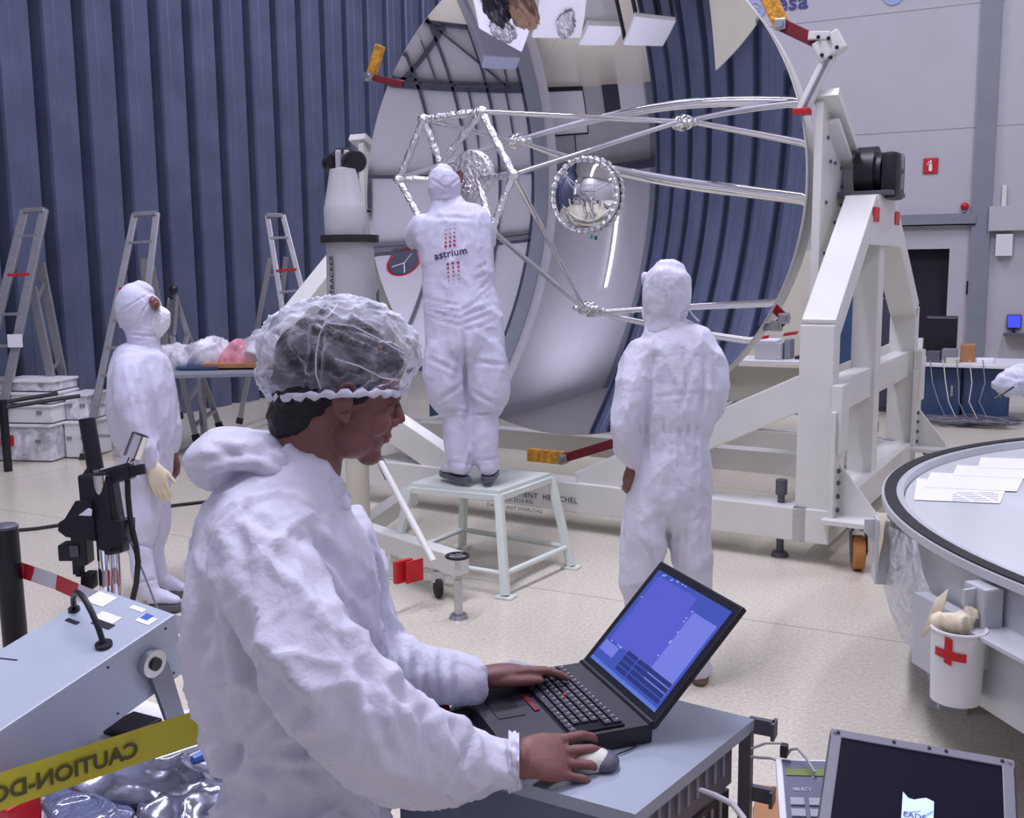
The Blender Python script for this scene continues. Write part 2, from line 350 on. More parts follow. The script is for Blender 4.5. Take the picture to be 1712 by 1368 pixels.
# ================================================================== THE TELESCOPE MIRROR
AX = V((math.sin(YAW - math.radians(31)), -math.cos(math.radians(4)), 0)).normalized()   # optical axis, out of the mirror
MR = V((-AX.y, AX.x, 0)).normalized()          # to the right in the picture
if MR.x < 0: MR = -MR
MC = L(.357, 7.41, 2.27); FOC = 1.75; RIM = 1.75
VX = MC - AX * (RIM * RIM / (4 * FOC))          # vertex
def T(r, u, n): return VX + MR * r + V((0, 0, u)) + AX * n      # mirror frame to world
def Pm(px_, py_, n):                            # pixel -> point at a given height n along the axis
    r = ray(px_, py_); t = ((VX + AX * n) - CAM).dot(AX) / r.dot(AX); return CAM + r * t
def Ps(px_, py_):                               # pixel -> point on the mirror surface
    n = .1
    for _ in range(12):
        q = Pm(px_, py_, n) - VX; rr = q.dot(MR) ** 2 + q.z ** 2; n = rr / (4 * FOC)
    return Pm(px_, py_, n)
tel = thing('space_telescope', 'huge round polished telescope mirror with silver tripod struts on a white steel stand', 'telescope', (VX.x, VX.y, 0))
tel_inv = Matrix.Translation((-VX.x, -VX.y, 0))
def tp(mb, name, m, smooth=True, sharp=35, parent=None, **k):
    mb.bm.transform(tel_inv); return mb.build(name, m, parent or tel, smooth, sharp)
b = MB(); rings = []; nseg = 256
rad = [.27 + (RIM - .27) * i / 60 for i in range(61)]
for r_ in rad:
    rings.append([b.bm.verts.new(T(r_ * math.cos(2 * math.pi * k / nseg), r_ * math.sin(2 * math.pi * k / nseg), r_ * r_ / (4 * FOC))) for k in range(nseg)])
b.skin(rings, caps=False); dish = tp(b, 'mirror_dish', M['mirror'], True, 60)
# back shell and rim
b = MB(); rings = []
for r_, dn in [(RIM, 0.0), (RIM + .006, -.006), (RIM + .006, -.05), (1.5, -.09), (1.0, -.12), (.3, -.14)]:
    rings.append([b.bm.verts.new(T(r_ * math.cos(2 * math.pi * k / 128), r_ * math.sin(2 * math.pi * k / 128), min(r_, RIM) ** 2 / (4 * FOC) + dn)) for k in range(128)])
b.skin(rings, caps=False); tp(b, 'back_shell', M['shell_back'])
# white ring frame behind the mirror with the two side plates that carry the pivots
b = MB(); rings = []
for r_, n_ in [(1.62, .24), (1.72, .24), (1.72, .06), (1.62, .06)]:
    rings.append([b.bm.verts.new(T(r_ * math.cos(2 * math.pi * k / 96), r_ * math.sin(2 * math.pi * k / 96), n_)) for k in range(96)])
b.skin(rings, closed=True); tp(b, 'ring_frame', M['white_paint'])
for s in (1, -1):
    b = MB()
    # side plate lying along the axis, outside the rim
    poly = [(.42, .46), (.38, .50), (-.18, .22), (-.20, .20), (-.20, -.16), (-.06, -.34), (.30, -.72), (.42, -.86)]
    b.prism([T(s * 1.79, u, n) for n, u in poly], MR * (s * .05))
    spl = tp(b, 'side_plate', M['white_paint'], False)
    b = MB()
    b.beam(T(s * 1.85, .52, .42), T(s * 1.85, .20, -.22), .05, .16, MR); b.beam(T(s * 1.86, .36, .30), T(s * 1.86, .12, -.16), .03, .10, MR)
    b.box(T(s * 1.88, .04, -.19), (.16, .04, .38), axes(MR, -AX), .006)
    tp(b, 'plate_flange', M['white_paint'], False)
    for n, u in [(.30, .26), (.22, .12), (.30, -.14), (.10, .12), (.06, -.26), (.30, -.46), (.16, -.40), (-.06, .10), (-.10, -.02), (-.10, -.14)]:
        b = MB(); b.cyl(T(s * 1.785, u, n), T(s * 1.853, u, n), .012, n=10)
        tp(b, 'plate_bolt', M['grey_dark'], parent=spl)
# hub cover: polished dome over the centre hole with crinkled foil edge
b = MB(); prof = []
for k in range(25):
    a = k / 24 * math.radians(48); R_ = .262 / math.sin(math.radians(48)); prof.append((R_ * math.sin(a), R_ * math.cos(a) - R_ * math.cos(math.radians(48)) + .05))
b.lathe(prof, T(0, 0, 0), AX, 64); hub = tp(b, 'hub_cover', M['dome'], True, 60)
b = MB(); b.tube([T(.27 * math.cos(a), .27 * math.sin(a), .055) for a in [2 * math.pi * k / 90 for k in range(90)]], [.014 + .006 * ((k * 7) % 3 - 1) for k in range(90)], 8, closed=True)
tp(b, 'foil_edge', M['foil'], True, parent=hub)
b = MB(); b.box(T(.06, -.31, .05), (.016, .012, .028)); tp(b, 'green_plug', mat('green plug', (.02, .35, .30), .4), False, parent=hub)
# tripod: three foot nodes on the mirror, hexagon frame at the secondary
FEET = [Ps(1140, 205), Ps(985, 517), Ps(862, 236)]
NH = 1.74
HEX = [Pm(805, 187, NH), Pm(858, 292, NH), Pm(822, 385, NH), Pm(706, 372, NH), Pm(667, 300, NH), Pm(708, 200, NH)]
for f in FEET:
    q = f - VX; rr = math.hypot(q.dot(MR), q.z); nrm = (AX - (MR * q.dot(MR) + V((0, 0, q.z))) / (2 * FOC)).normalized()
    b = MB(); b.ball(f + nrm * .055, .05, 16); b.cyl(f + nrm * .002, f + nrm * .03, .06, .045, 20)
    nd = tp(b, 'foot_node', M['foil_smooth'], True, 50)
    b = MB()
    for q2 in (-1, 1):
        b.ball(f + nrm * .05 + MR * (q2 * .085) + V((0, 0, -.005)), .026, 10); b.cyl(f + nrm * .05, f + nrm * .05 + MR * (q2 * .085), .018, n=8)
    tp(b, 'foot_joint', M['foil'], True, parent=nd)
for fi, hs in ((0, (0, 1)), (1, (1, 2)), (2, (5, 0))):
    f = FEET[fi] + AX * .06
    for h in hs:
        if fi == 2: continue
        b = MB(); b.cyl(f, HEX[h], .017, .017, 14); tp(b, 'tripod_strut', M['foil_smooth'], True)
b = MB(); b.cyl(FEET[2] + AX * .06, HEX[5], .017, n=14); tp(b, 'tripod_strut', M['foil_smooth'], True)
b = MB(); b.cyl(FEET[2] + AX * .06, HEX[4], .017, n=14); tp(b, 'tripod_strut', M['foil_smooth'], True)
SEC = Pm(788, 292, NH - .12)
b = MB()
for k in range(6):
    jr = [.023 + .003 * ((j * 5 + k) % 3 - 1) for j in range(14)]
    A_, B_ = HEX[k], HEX[(k + 1) % 6]
    b.tube([A_.lerp(B_, j / 13) for j in range(14)], jr, 10)
tp(b, 'hexagon_frame', M['foil'], True)
for k, tgt in ((0, -.03), (5, -.05), (1, .06), (4, -.06), (3, -.05), (2, .05)):
    e = SEC + MR * tgt + V((0, 0, .03 if k in (0, 5) else -.03))
    if k in (0,): e = Pm(742, 268, NH - .05)
    if k in (5,): e = Pm(735, 270, NH - .05)
    b = MB(); b.tube([HEX[k].lerp(e, j / 9) for j in range(10)], [.022 + .003 * ((j * 5 + k) % 3 - 1) for j in range(10)], 10); tp(b, 'spider_strut', M['foil'], True)
for k in range(6):
    b = MB(); b.ball(HEX[k], .034, 12, (1.2, 1, 1)); tp(b, 'hexagon_node', M['foil'], True, 60)
b = MB(); b.lathe([(.02, .03), (.135, .02), (.15, .0), (.15, -.03), (.13, -.05), (.02, -.06)], SEC, AX, 40, caps=True); b.box(SEC + V((0, 0, -.1)) + MR * -.04, (.12, .08, .14), None, .02)
tp(b, 'secondary_mirror', M['foil'], True, 40)
# red and gold hinge brackets around the rim
def bracket(pts, widths, mats, extra=None):
    root = None
    for i in range(len(pts) - 1):
        b = MB(); b.beam(pts[i], pts[i + 1], widths[i], widths[i] * .6, AX, .004)
        o = tp(b, 'hinge_bracket' if root is None else ('gold_plate' if mats[i] == 'gold' else 'bracket_arm'), M[mats[i]], False, parent=root)
        root = root or o
    for p in pts[1:-1]:
        b = MB(); b.cyl(p - AX * .05, p + AX * .07, .026, n=12); b.box(p + AX * .02, (.07, .05, .07), None, .008); tp(b, 'hinge_pin', M['steel'], False, parent=root)
    return root
nR = .44
bracket([Pm(672, 141, nR - .02), Pm(620, 129, nR), Pm(636, 76, nR)], [.05, .075], ['dark_red', 'gold'])
r1 = bracket([Pm(1392, 82, nR), Pm(1307, 42, nR), Pm(1276, -24, nR)], [.075, .095], ['dark_red', 'gold'])
b = MB(); b.box(Pm(1388, 78, nR), (.17, .10, .13), Matrix.Rotation(-.5, 3, 'Y'), .012); b.box(Pm(1372, 62, nR), (.13, .12, .05), Matrix.Rotation(.1, 3, 'Y'), .006); tp(b, 'end_clamp', M['white_paint'], False, parent=r1)
b = MB()
for q in ((1368, 62), (1385, 64), (1399, 79), (1389, 96), (1374, 92)): b.cyl(Pm(q[0], q[1], nR + .05), Pm(q[0], q[1], nR + .075), .012, n=8)
tp(b, 'clamp_bolt', M['black'], False, parent=r1)
b = MB(); b.cyl(Pm(1388, 92, nR), Pm(1340, 188, nR), .042, n=16); tp(b, 'clamp_rod', M['white_paint'], True, parent=r1)
b = MB(); b.cyl(Pm(1386, 95, nR + .04), Pm(1343, 182, nR + .04), .012, n=8); tp(b, 'rod_seam', M['grey_trim'], True, parent=r1)
b = MB(); b.box(Pm(1341, 187, nR + .01), (.10, .11, .035), None, .006); tp(b, 'red_clip', M['red'], False, parent=r1)
r2 = bracket([Pm(1040, 737, nR), Pm(944, 766, nR), Pm(884, 760, nR)], [.065, .095], ['dark_red', 'gold'])
b = MB(); b.box(Pm(1048, 741, nR), (.06, .08, .12), None, .01); tp(b, 'end_clamp', M['white_paint'], False, parent=r2)
bracket([Pm(1276, 548, nR - .12), Pm(1300, 545, nR - .12), Pm(1312, 532, nR - .12), Pm(1288, 508, nR - .12)], [.05, .06, .055], ['steel', 'dark_red', 'red'])
# pivots: black bearing housings on top of the stand
# ================================================================== THE STAND
st = thing('mirror_stand', 'white steel stand with tall side frames and casters carrying the big round mirror', 'stand', (VX.x, VX.y, 0))
def S(r, bb, z): return MC + MR * r - AX * bb + V((0, 0, z - MC.z))
def sp(mb, name, m, smooth=False, sharp=35, parent=None):
    mb.bm.transform(tel_inv); return mb.build(name, m, parent or st, smooth, sharp)
RA = axes(MR, -AX)
for s in (1, -1):
    R0 = 2.02 * s; W = .195
    zb = 1.40
    for (bb, top) in ((-.60, .36), (2.02, .92)):
        fr = MB(); fr.beam(S(R0, bb, .13), S(R0, bb, zb), W, W * .78, AX, .008)
        sp(fr, 'frame_post', M['white_paint'])
        fr = MB(); fr.beam(S(R0, bb, zb - .03), S(R0, top, 2.12), W, W * .78, AX, .008)
        sp(fr, 'slanted_post', M['white_paint'])
    fr = MB(); fr.beam(S(R0, .64, .30), S(R0, .64, 2.06), .165, .165, AX, .008); sp(fr, 'frame_post', M['white_paint'])
    fr = MB(); fr.box(S(R0, .64, 2.13), (W + .02, .62, .10), RA, .008); sp(fr, 'top_plate', M['white_paint'])
    fr = MB(); fr.beam(S(R0, -.6, .95), S(R0, 2.02, .95), .12, .2, V((0, 0, 1)), .008); sp(fr, 'cross_beam', M['white_paint'])
    fr = MB(); fr.beam(S(R0, -.7, .23), S(R0, 2.12, .23), .22, .2, V((0, 0, 1)), .008); sp(fr, 'base_beam', M['white_paint'])
    # diagonal braces from the base to the posts
    fr = MB(); fr.beam(S(.50 * s, -.6, .30), S(R0 - .05 * s, -.6, 1.02), .14, .2, V((0, 0, 1)), .008); sp(fr, 'diagonal_brace', M['white_paint'])
    fr = MB(); fr.beam(S(.50 * s, 2.0, .30), S(R0 - .05 * s, 2.0, 1.02), .14, .2, V((0, 0, 1)), .008); sp(fr, 'diagonal_brace', M['white_paint'])
    # bearing
    br = MB(); br.box(S(R0, .64, 2.195), (.34, .46, .03), RA, .004); bp_ = sp(br, 'bearing_plate', M['grey_dark'])
    br = MB(); br.cyl(S(1.93 * s, .64, 2.34), S(2.05 * s, .64, 2.34), .17, n=40); br.cyl(S(2.05 * s, .64, 2.34), S(2.09 * s, .64, 2.34), .13, n=32); br.box(S(2.15 * s, .64, 2.31), (.10, .30, .30), RA, .03)
    bo = sp(br, 'bearing', M['black'], True, 40)
    br = MB(); br.box(S(2.21 * s, .60, 2.40), (.02, .03, .10), RA); br.box(S(2.21 * s, .60, 2.27), (.02, .02, .10), RA); sp(br, 'bearing_mark', M['steel'], parent=bo)
    # red tags
    for bb in (.30, .98):
        q = MB(); q.box(S(R0 + s * (W / 2 + .009), bb - .02, 2.05), (.012, .14, .09), RA)
        sp(q, 'red_tag', M['red'])
    g = MB(); g.prism([S(R0 + s * W / 2, a, z) for a, z in ((.24, 2.10), (1.04, 2.10), (1.16, 1.86), (.12, 1.86))], MR * (s * .006)); sp(g, 'top_gusset', M['white_paint'])
    # outriggers: gusset triangle, foot plate, caster, jack
    for bb in (-.60, 2.02):
        r0 = R0 + s * (W / 2)
        g = MB(); g.prism([S(r0, bb, .62), S(r0 + s * .03, bb, .60), S(r0 + s * .25, bb, .32), S(r0 + s * .25, bb, .295), S(r0, bb, .295)], -AX * .03); g.box(S(r0 + s * .02, bb, .60), (.03, .24, .62), RA, .004)
        g.box(S(r0 + s * .03, bb + .0, .86), (.06, .18, .40), RA, .006)
        gs = sp(g, 'gusset', M['white_paint'])
        for zz in (.33, .41, .49, .56):
            g = MB(); g.cyl(S(r0 + s * .04, bb - .03, zz), S(r0 + s * .04, bb - .045, zz), .014, n=8)
            sp(g, 'gusset_bolt', M['grey_dark'], parent=gs)
        g = MB(); g.box(S(r0 + s * .13, bb, .28), (.30, .34, .03), RA, .004); sp(g, 'foot_plate', M['white_paint'])
        cx = r0 + s * .15
        g = MB(); g.cyl(S(cx, bb, .265), S(cx, bb, .245), .085, n=24); g.cyl(S(cx, bb, .245), S(cx, bb, .225), .065, n=24)
        ck = sp(g, 'caster', M['steel'], True, 40)
        g = MB()
        dv = V((.26, -.97, 0))
        sdv = V((.97, .26, 0))
        for q2 in (-1, 1): g.prism([S(cx, bb, 0) + sdv * (q2 * .042) + dv * a + V((0, 0, z)) for a, z in ((-.05, .235), (.07, .235), (.12, .12), (.06, .08), (.01, .12))], sdv * .006)
        sp(g, 'caster_fork', M['grey_dark'], parent=ck)
        wc = S(cx, bb, .10) + dv * .06
        g = MB(); g.lathe([(.03, -.035), (.088, -.034), (.1, -.024), (.1, .024), (.088, .034), (.03, .035)], wc, sdv, 40, True); sp(g, 'caster_wheel', M['orange_wheel'], True, 50, ck)
        g = MB(); g.cyl(wc - sdv * .038, wc + sdv * .038, .062, n=24); sp(g, 'wheel_hub', M['grey_dark'], True, 50, ck)
        jx = R0 - s * .20
        g = MB(); g.cyl(S(jx, bb, .0), S(jx, bb, .03), .055, .04, 20); g.cyl(S(jx, bb, .03), S(jx, bb, .42), .022, n=12); g.cyl(S(jx, bb, .38), S(jx, bb, .47), .035, n=12); sp(g, 'levelling_jack', M['grey_dark'], True, 40)
for bb, z0 in ((-.60, .23), (2.02, .23)):
    fr = MB(); fr.beam(S(-2.0, bb, z0), S(2.0, bb, z0), .2, .2, V((0, 0, 1)), .008); sp(fr, 'base_beam', M['white_paint'])
fr = MB(); fr.beam(S(-1.9, .64, .33), S(1.9, .64, .33), .16, .16, V((0, 0, 1)), .006); sp(fr, 'base_beam', M['white_paint'])
# black stencilled writing on the near base beam
# ================================================================== PEOPLE
import numpy as np
from mathutils.bvhtree import BVHTree
def catmull(secs, n=4):
    out = []; m = len(secs)
    for i in range(m - 1):
        a, b_, c, d = secs[max(i - 1, 0)], secs[i], secs[i + 1], secs[min(i + 2, m - 1)]
        for k in range(n):
            t = k / n
            out.append([.5 * (2 * b_[j] + (c[j] - a[j]) * t + (2 * a[j] - 5 * b_[j] + 4 * c[j] - d[j]) * t * t + (3 * b_[j] - a[j] - 3 * c[j] + d[j]) * t ** 3) for j in range(3)])
    out.append(list(secs[-1][:3])); return out
def loft(b, secs, dep=None, n=20, sub=4, cap=.6):
    """secs: (point, half width in the plane across dep, half thickness along dep)"""
    secs = [(V(p), ra, rb) for p, ra, rb in secs]
    ss = catmull(secs, sub)
    def end(i0, i1):
        p, ra, rb = ss[i0]; t = (p - ss[i1][0]).normalized(); e = min(ra, rb) * cap; r_ = []
        for a in (.45, .8, .97): r_.append([p + t * e * a, ra * math.sqrt(1 - a * a), rb * math.sqrt(1 - a * a)])
        return r_
    if cap: ss = list(reversed(end(0, 1))) + ss + end(-1, -2)
    rings = []; m = len(ss)
    for i, (p, ra, rb) in enumerate(ss):
        t = (ss[min(i + 1, m - 1)][0] - ss[max(i - 1, 0)][0]).normalized()
        d = dep if dep is not None else V((0, 0, 1))
        s_ = t.cross(d)
        if s_.length < .15: s_ = t.cross(V((.3, .3, .9)))
        s_.normalize(); dd = s_.cross(t).normalized()
        rings.append(b.ring(p, s_, dd, max(ra, .001), max(rb, .001), n))
    b.skin(rings)
def QS(lst, dz=0.0):         # (px, py, depth, half width px, half thickness m)
    return [(P(x, y, d), hw * d / F_PX, rb) for x, y, d, hw, rb in lst]
def remesh(b, vox, smooth=4, fac=.5, pre=None):
    bmesh.ops.recalc_face_normals(b.bm, faces=b.bm.faces)
    me = bpy.data.meshes.new('tmp'); b.bm.to_mesh(me); b.bm.free(); o = bpy.data.objects.new('tmp', me); COL.objects.link(o)
    r = o.modifiers.new('r', 'REMESH'); r.mode = 'VOXEL'; r.voxel_size = vox; r.use_smooth_shade = True
    if smooth:
        s_ = o.modifiers.new('s', 'SMOOTH'); s_.iterations = smooth; s_.factor = fac
    bpy.context.view_layer.update()
    m2 = bpy.data.meshes.new_from_object(o.evaluated_get(bpy.context.evaluated_depsgraph_get()))
    bpy.data.objects.remove(o); bpy.data.meshes.remove(me); return m2
def displace(me, fn):
    n = len(me.vertices); co = np.empty(n * 3, dtype=np.float32); no = np.empty(n * 3, dtype=np.float32)
    me.vertices.foreach_get('co', co); me.vertices.foreach_get('normal', no)
    co = co.reshape(-1, 3).astype(np.float64); no = no.reshape(-1, 3).astype(np.float64)
    co += no * (fn(co, no) if fn.__code__.co_argcount == 2 else fn(co))[:, None]
    me.vertices.foreach_set('co', co.astype(np.float32).ravel()); me.update()
def nz(co, f, off=(0, 0, 0), st=(1, 1, 1)):
    return np.array([noise.noise(V((c[0] * f * st[0] + off[0], c[1] * f * st[1] + off[1], c[2] * f * st[2] + off[2]))) for c in co])
def proj(co):            # view direction and picture-plane coordinates as seen from where the photographer stood (to lay creases along chosen lines)
    q = co - np.array(CAM); dep = q @ np.array(fw); return q / np.linalg.norm(q, axis=1)[:, None], (q @ np.array(rt)) / dep, (q @ np.array(up)) / dep, dep
def cloth(amp, f, seed=0, folds=(), st=(1, 1, 1)):
    def fn(co, no):
        vx, cxp, cyp, cdp = proj(co); vis = np.clip(-np.sum(no * vx, 1) * 3, 0, 1)
        o3 = (seed * 7.3, seed * 3.1, seed * 5.7)
        wx = nz(co, f * .6, o3) * .5 / f
        c2 = co + np.stack([wx, -wx, wx * .5], 1)
        r1 = 1 - np.abs(nz(c2, f, o3, st)) * 2.2
        r2 = 1 - np.abs(nz(c2, f * 2.3, (3.3 + o3[0], 1, 2), st)) * 2.4
        d = amp * (np.clip(r1, 0, 1) ** 3 * 1.3 + np.clip(r2, 0, 1) ** 3 * .55 - .35) + amp * .7 * nz(co, f * .45, (9, 9, 9))
        for a, b_, w_, am in folds:
            _, ax_, ay_, ad_ = proj(np.array([a, b_])); pa_, pb_ = np.array([ax_[0], ay_[0]]), np.array([ax_[1], ay_[1]]); ab = pb_ - pa_; L2 = ab @ ab
            cp = np.stack([cxp, cyp], 1); t = np.clip(((cp - pa_) @ ab) / L2, 0, 1); ds = np.linalg.norm(cp - pa_ - t[:, None] * ab, axis=1) * cdp + 10.0 * (np.abs(cdp - ad_.mean()) > .45)
            tp_ = np.sin(np.pi * np.clip(t * .96 + .02, 0, 1)) ** .5
            d += -am * vis * tp_ * (np.exp(-(ds / w_) ** 2) - .55 * np.exp(-((ds - 1.7 * w_) / w_) ** 2))
        return d
    return fn
def finish(me, name, m, parent):
    me.name = name; me.materials.clear(); me.materials.append(m)
    for p in me.polygons: p.use_smooth = True
    return link(bpy.data.objects.new(name, me), parent)
def basis(f, u):
    f = V(f).normalized(); s_ = f.cross(V(u)).normalized(); u = s_.cross(f); return Matrix((f, s_, u)).transposed()   # x fwd, y person's right, z up
def blob(b, O, R, c, r, n=20, rot=None):
    b.ball(O + R @ V(c), 1.0, n, r, R @ rot if rot is not None else R)
def head_shape(b, O, R, s=1.0, face=True):
    def B(c, r, rot=None): blob(b, O, R, V(c) * s, tuple(q * s for q in r), 22, rot)
    B((-.012, 0, .045), (.098, .076, .088)); B((.042, 0, .040), (.050, .062, .060)); B((-.05, 0, .0), (.05, .058, .06))
    B((.040, 0, -.018), (.053, .058, .062)); B((.030, 0, -.056), (.054, .058, .044)); B((.056, 0, -.055), (.036, .042, .040)); B((.073, 0, -.083), (.022, .026, .021))
    if face:
        for y in (-1, 1):
            B((.083, y * .024, .026), (.014, .026, .009)); B((.062, y * .036, -.022), (.028, .022, .026))
            B((.079, y * .030, .006), (.010, .014, .009))
        loft(b, [(O + R @ (V((.086, 0, .022)) * s), .009 * s, .009 * s), (O + R @ (V((.099, 0, .004)) * s), .010 * s, .010 * s), (O + R @ (V((.110, 0, -.014)) * s), .012 * s, .011 * s)], None, 12)
        for y in (-1, 1): B((.098, y * .012, -.020), (.010, .007, .008))
        B((.090, 0, -.034), (.010, .020, .012))
        B((.0945, 0, -.043), (.0085, .022, .0048)); B((.0925, 0, -.0535), (.0085, .019, .0055)); B((.082, 0, -.064), (.010, .020, .010))
def ear_shape(b, O, R, y, s=1.0):
    pts = []
    for k in range(15):
        a = math.radians(-60 + 290 * k / 14); pts.append(O + R @ (V((-.004 + .017 * math.sin(a) * -1, y * (.082 + .006 * math.cos(a) ** 2), .004 + .028 * math.cos(a))) * s))
    b.tube(pts, .0045 * s, 8); blob(b, O, R, V((-.002, y * .077, -.002)) * s, (.014 * s, .008 * s, .024 * s), 14); blob(b, O, R, V((.006, y * .080, -.026)) * s, (.008 * s, .006 * s, .009 * s), 12)
def hand_shape(b, W, R, thumb=1, bends=((.15, .3, .25),) * 4, spread=.08, s=1.0, tb=(.75, .62, -.15), tbend=.2, droop=0.0, palm=1.0, fl=1.0, ft=1.0):
    """W wrist, R local x along hand, y to the little finger side or thumb (thumb = sign of y), z back of the hand"""
    def G(p): return W + R @ (V(p) * s)
    dz = R @ V((0, 0, 1))
    loft(b, [(G((-.05, 0, 0)), .028 * s, .022 * s), (G((0, 0, 0)), .029 * s, .020 * s), (G((.03 * palm, thumb * .004, .002)), .038 * s, .019 * s), (G((.065 * palm, thumb * .002, .003)), .043 * s, .016 * s), (G((.092 * palm, 0, .0)), .040 * s, .012 * s)], dz, 20, 4, .5)
    roots = [(.090, .031), (.094, .010), (.090, -.011), (.082, -.030)]; lens = [(.043, .025, .020), (.047, .029, .021), (.043, .027, .021), (.034, .020, .018)]; rad = [.0092, .0094, .0089, .0080]
    lens = [tuple(q * fl for q in l_) for l_ in lens]; rad = [r_ * ft for r_ in rad]; roots = [(x * palm, y) for x, y in roots]
    for i in range(4):
        x, y = roots[i]; y *= thumb; sp = spread * (1.2 - .8 * i) * thumb
        p = V((x - .016, y, .001)); a = droop; pts = [(p, rad[i] * 1.05)]; p = V((x, y, .001)); pts.append((p.copy(), rad[i] * 1.12))
        for j in range(3):
            a += bends[i][j]; d = V((math.cos(a) * math.cos(sp), math.cos(a) * math.sin(sp), -math.sin(a))); p = p + d * lens[i][j]
            pts.append((p - d * lens[i][j] * .5, rad[i] * (.98, .92, .86)[j])); pts.append((p.copy(), rad[i] * (1.03, .93, .70)[j]))
        loft(b, [(G(q), r_ * s, r_ * s * .95) for q, r_ in pts], dz, 12, 2, .9)
    d = V((tb[0], tb[1] * thumb, tb[2])).normalized(); p = V((.022, thumb * .022, -.006)); d2 = (d + V((.35, -thumb * tbend, -.02))).normalized()
    q1 = p + d * .042; q2 = q1 + d2 * .032; q3 = q2 + d2 * .026
    loft(b, [(G(p), .015 * s, .013 * s), (G(p.lerp(q1, .5)), .0135 * s, .012 * s), (G(q1), .0118 * s, .0108 * s), (G(q1.lerp(q2, .5)), .0100 * s, .0095 * s), (G(q2), .0108 * s, .0095 * s), (G(q3), .0078 * s, .0068 * s)], dz, 12, 3, .8)
def project(me_src, target_me, d, off, parent, name, m):
    bv = BVHTree.FromPolygons([v.co.copy() for v in target_me.vertices], [tuple(p.vertices) for p in target_me.polygons])
    bm_ = bmesh.new(); bm_.from_mesh(me_src); bmesh.ops.triangulate(bm_, faces=bm_.faces)
    for _ in range(2): 
        es = [e for e in bm_.edges if e.calc_length() > .012]
        if es: bmesh.ops.subdivide_edges(bm_, edges=es, cuts=1)
    for v in bm_.verts:
        h = bv.ray_cast(v.co - d * 1.0, d)
        if h[0] is not None: v.co = h[0] - d * off
    bm_.to_mesh(me_src); bm_.free(); me_src.materials.clear(); me_src.materials.append(m); me_src.name = name
    return link(bpy.data.objects.new(name, me_src), parent)
FWD = fw.copy()
def sole(b, heel, toe, w_, h=.022):
    heel, toe = V(heel), V(toe); t = (toe - heel).normalized(); s_ = V((-t.y, t.x, 0)); Ln = (toe - heel).length; pts = []
    for k in range(24):
        a = 2 * math.pi * k / 24; x = math.cos(a); y = math.sin(a); wd = w_ * (.80 + .28 * (x * .5 + .5)) * (1 - .12 * (abs(x) < .3))
        pts.append((heel + toe) / 2 + t * (x * Ln / 2) + s_ * (y * wd / 2))
    b.prism(pts, V((0, 0, h)))
def shoe(b, heel, toe, w_):
    heel, toe = V(heel), V(toe); t = (toe - heel)
    loft(b, [(heel + t * .10 + V((0, 0, .055)), w_ * .42, .045), (heel + t * .38 + V((0, 0, .050)), w_ * .44, .042), (heel + t * .68 + V((0, 0, .038)), w_ * .48, .030), (heel + t * .90 + V((0, 0, .030)), w_ * .40, .020)], V((0, 0, 1)), 18, 3, .6)
# ---------------------------------------------------------------- the person standing at the right, seen from behind
pa = thing('person', 'person in white hooded coverall standing right, back turned, arms down', 'person', P(1125, 1120, 4.27))
def under(o, root):
    o.parent = root; o.matrix_parent_inverse = Matrix.Translation(-root.location); return o
d0 = 4.27
b = MB()
loft(b, QS([(1112, 540, d0, 30, .075), (1114, 553, d0, 42, .085), (1118, 566, d0, 66, .105), (1124, 590, d0, 78, .125), (1127, 640, d0, 76, .14), (1127, 695, d0, 71, .145), (1124, 733, d0, 61, .135), (1124, 775, d0, 66, .15), (1120, 830, d0, 68, .15), (1118, 862, d0, 60, .13)]), FWD)
loft(b, QS([(1072, 580, d0, 20, .07), (1060, 610, d0, 24, .085), (1053, 660, d0 - .04, 25, .09), (1044, 710, d0 - .06, 24, .085), (1048, 750, d0 - .05, 21, .07), (1056, 778, d0 - .04, 10, .035)]), FWD)
loft(b, QS([(1180, 580, d0, 20, .07), (1193, 610, d0, 22, .085), (1197, 655, d0, 19, .08), (1190, 690, d0 + .06, 17, .07), (1165, 700, d0 + .22, 15, .06), (1150, 690, d0 + .3, 10, .04)]), FWD)
loft(b, QS([(1084, 830, d0, 34, .12), (1078, 890, d0, 37, .12), (1072, 940, d0, 35, .11), (1062, 978, d0, 28, .09), (1062, 1000, d0, 20, .07), (1068, 1050, d0, 22, .07), (1074, 1092, d0, 19, .06)]), FWD)
loft(b, QS([(1150, 830, d0, 38, .12), (1153, 890, d0, 36, .12), (1157, 940, d0, 33, .11), (1163, 985, d0, 28, .09), (1165, 1005, d0, 21, .07), (1168, 1060, d0, 22, .07), (1168, 1112, d0, 18, .055)]), FWD)
shoe(b, P(1080, 1110, d0), P(1072, 1098, d0 + .22), .11); shoe(b, P(1170, 1142, d0 - .02), P(1166, 1126, d0 + .22), .115)
me = remesh(b, .012, 3)
f_ = [(P(1160, 590, d0 - .1), P(1135, 700, d0 - .1), .012, .007), (P(1090, 590, d0 - .1), P(1080, 770, d0 - .1), .014, .018), (P(1178, 600, d0 - .1), P(1174, 700, d0 - .1), .012, .014), (P(1075, 665, d0 - .1), P(1180, 655, d0 - .1), .007, .004)]
f_ += [(P(1070 + k * 13, 733, d0 - .12), P(1064 + k * 15, 700 + (k % 3) * 8, d0 - .12), .006, .008) for k in range(9)]
f_ += [(P(1070 + k * 13, 736, d0 - .12), P(1068 + k * 14, 765 + (k % 3) * 9, d0 - .12), .007, .006) for k in range(9)]
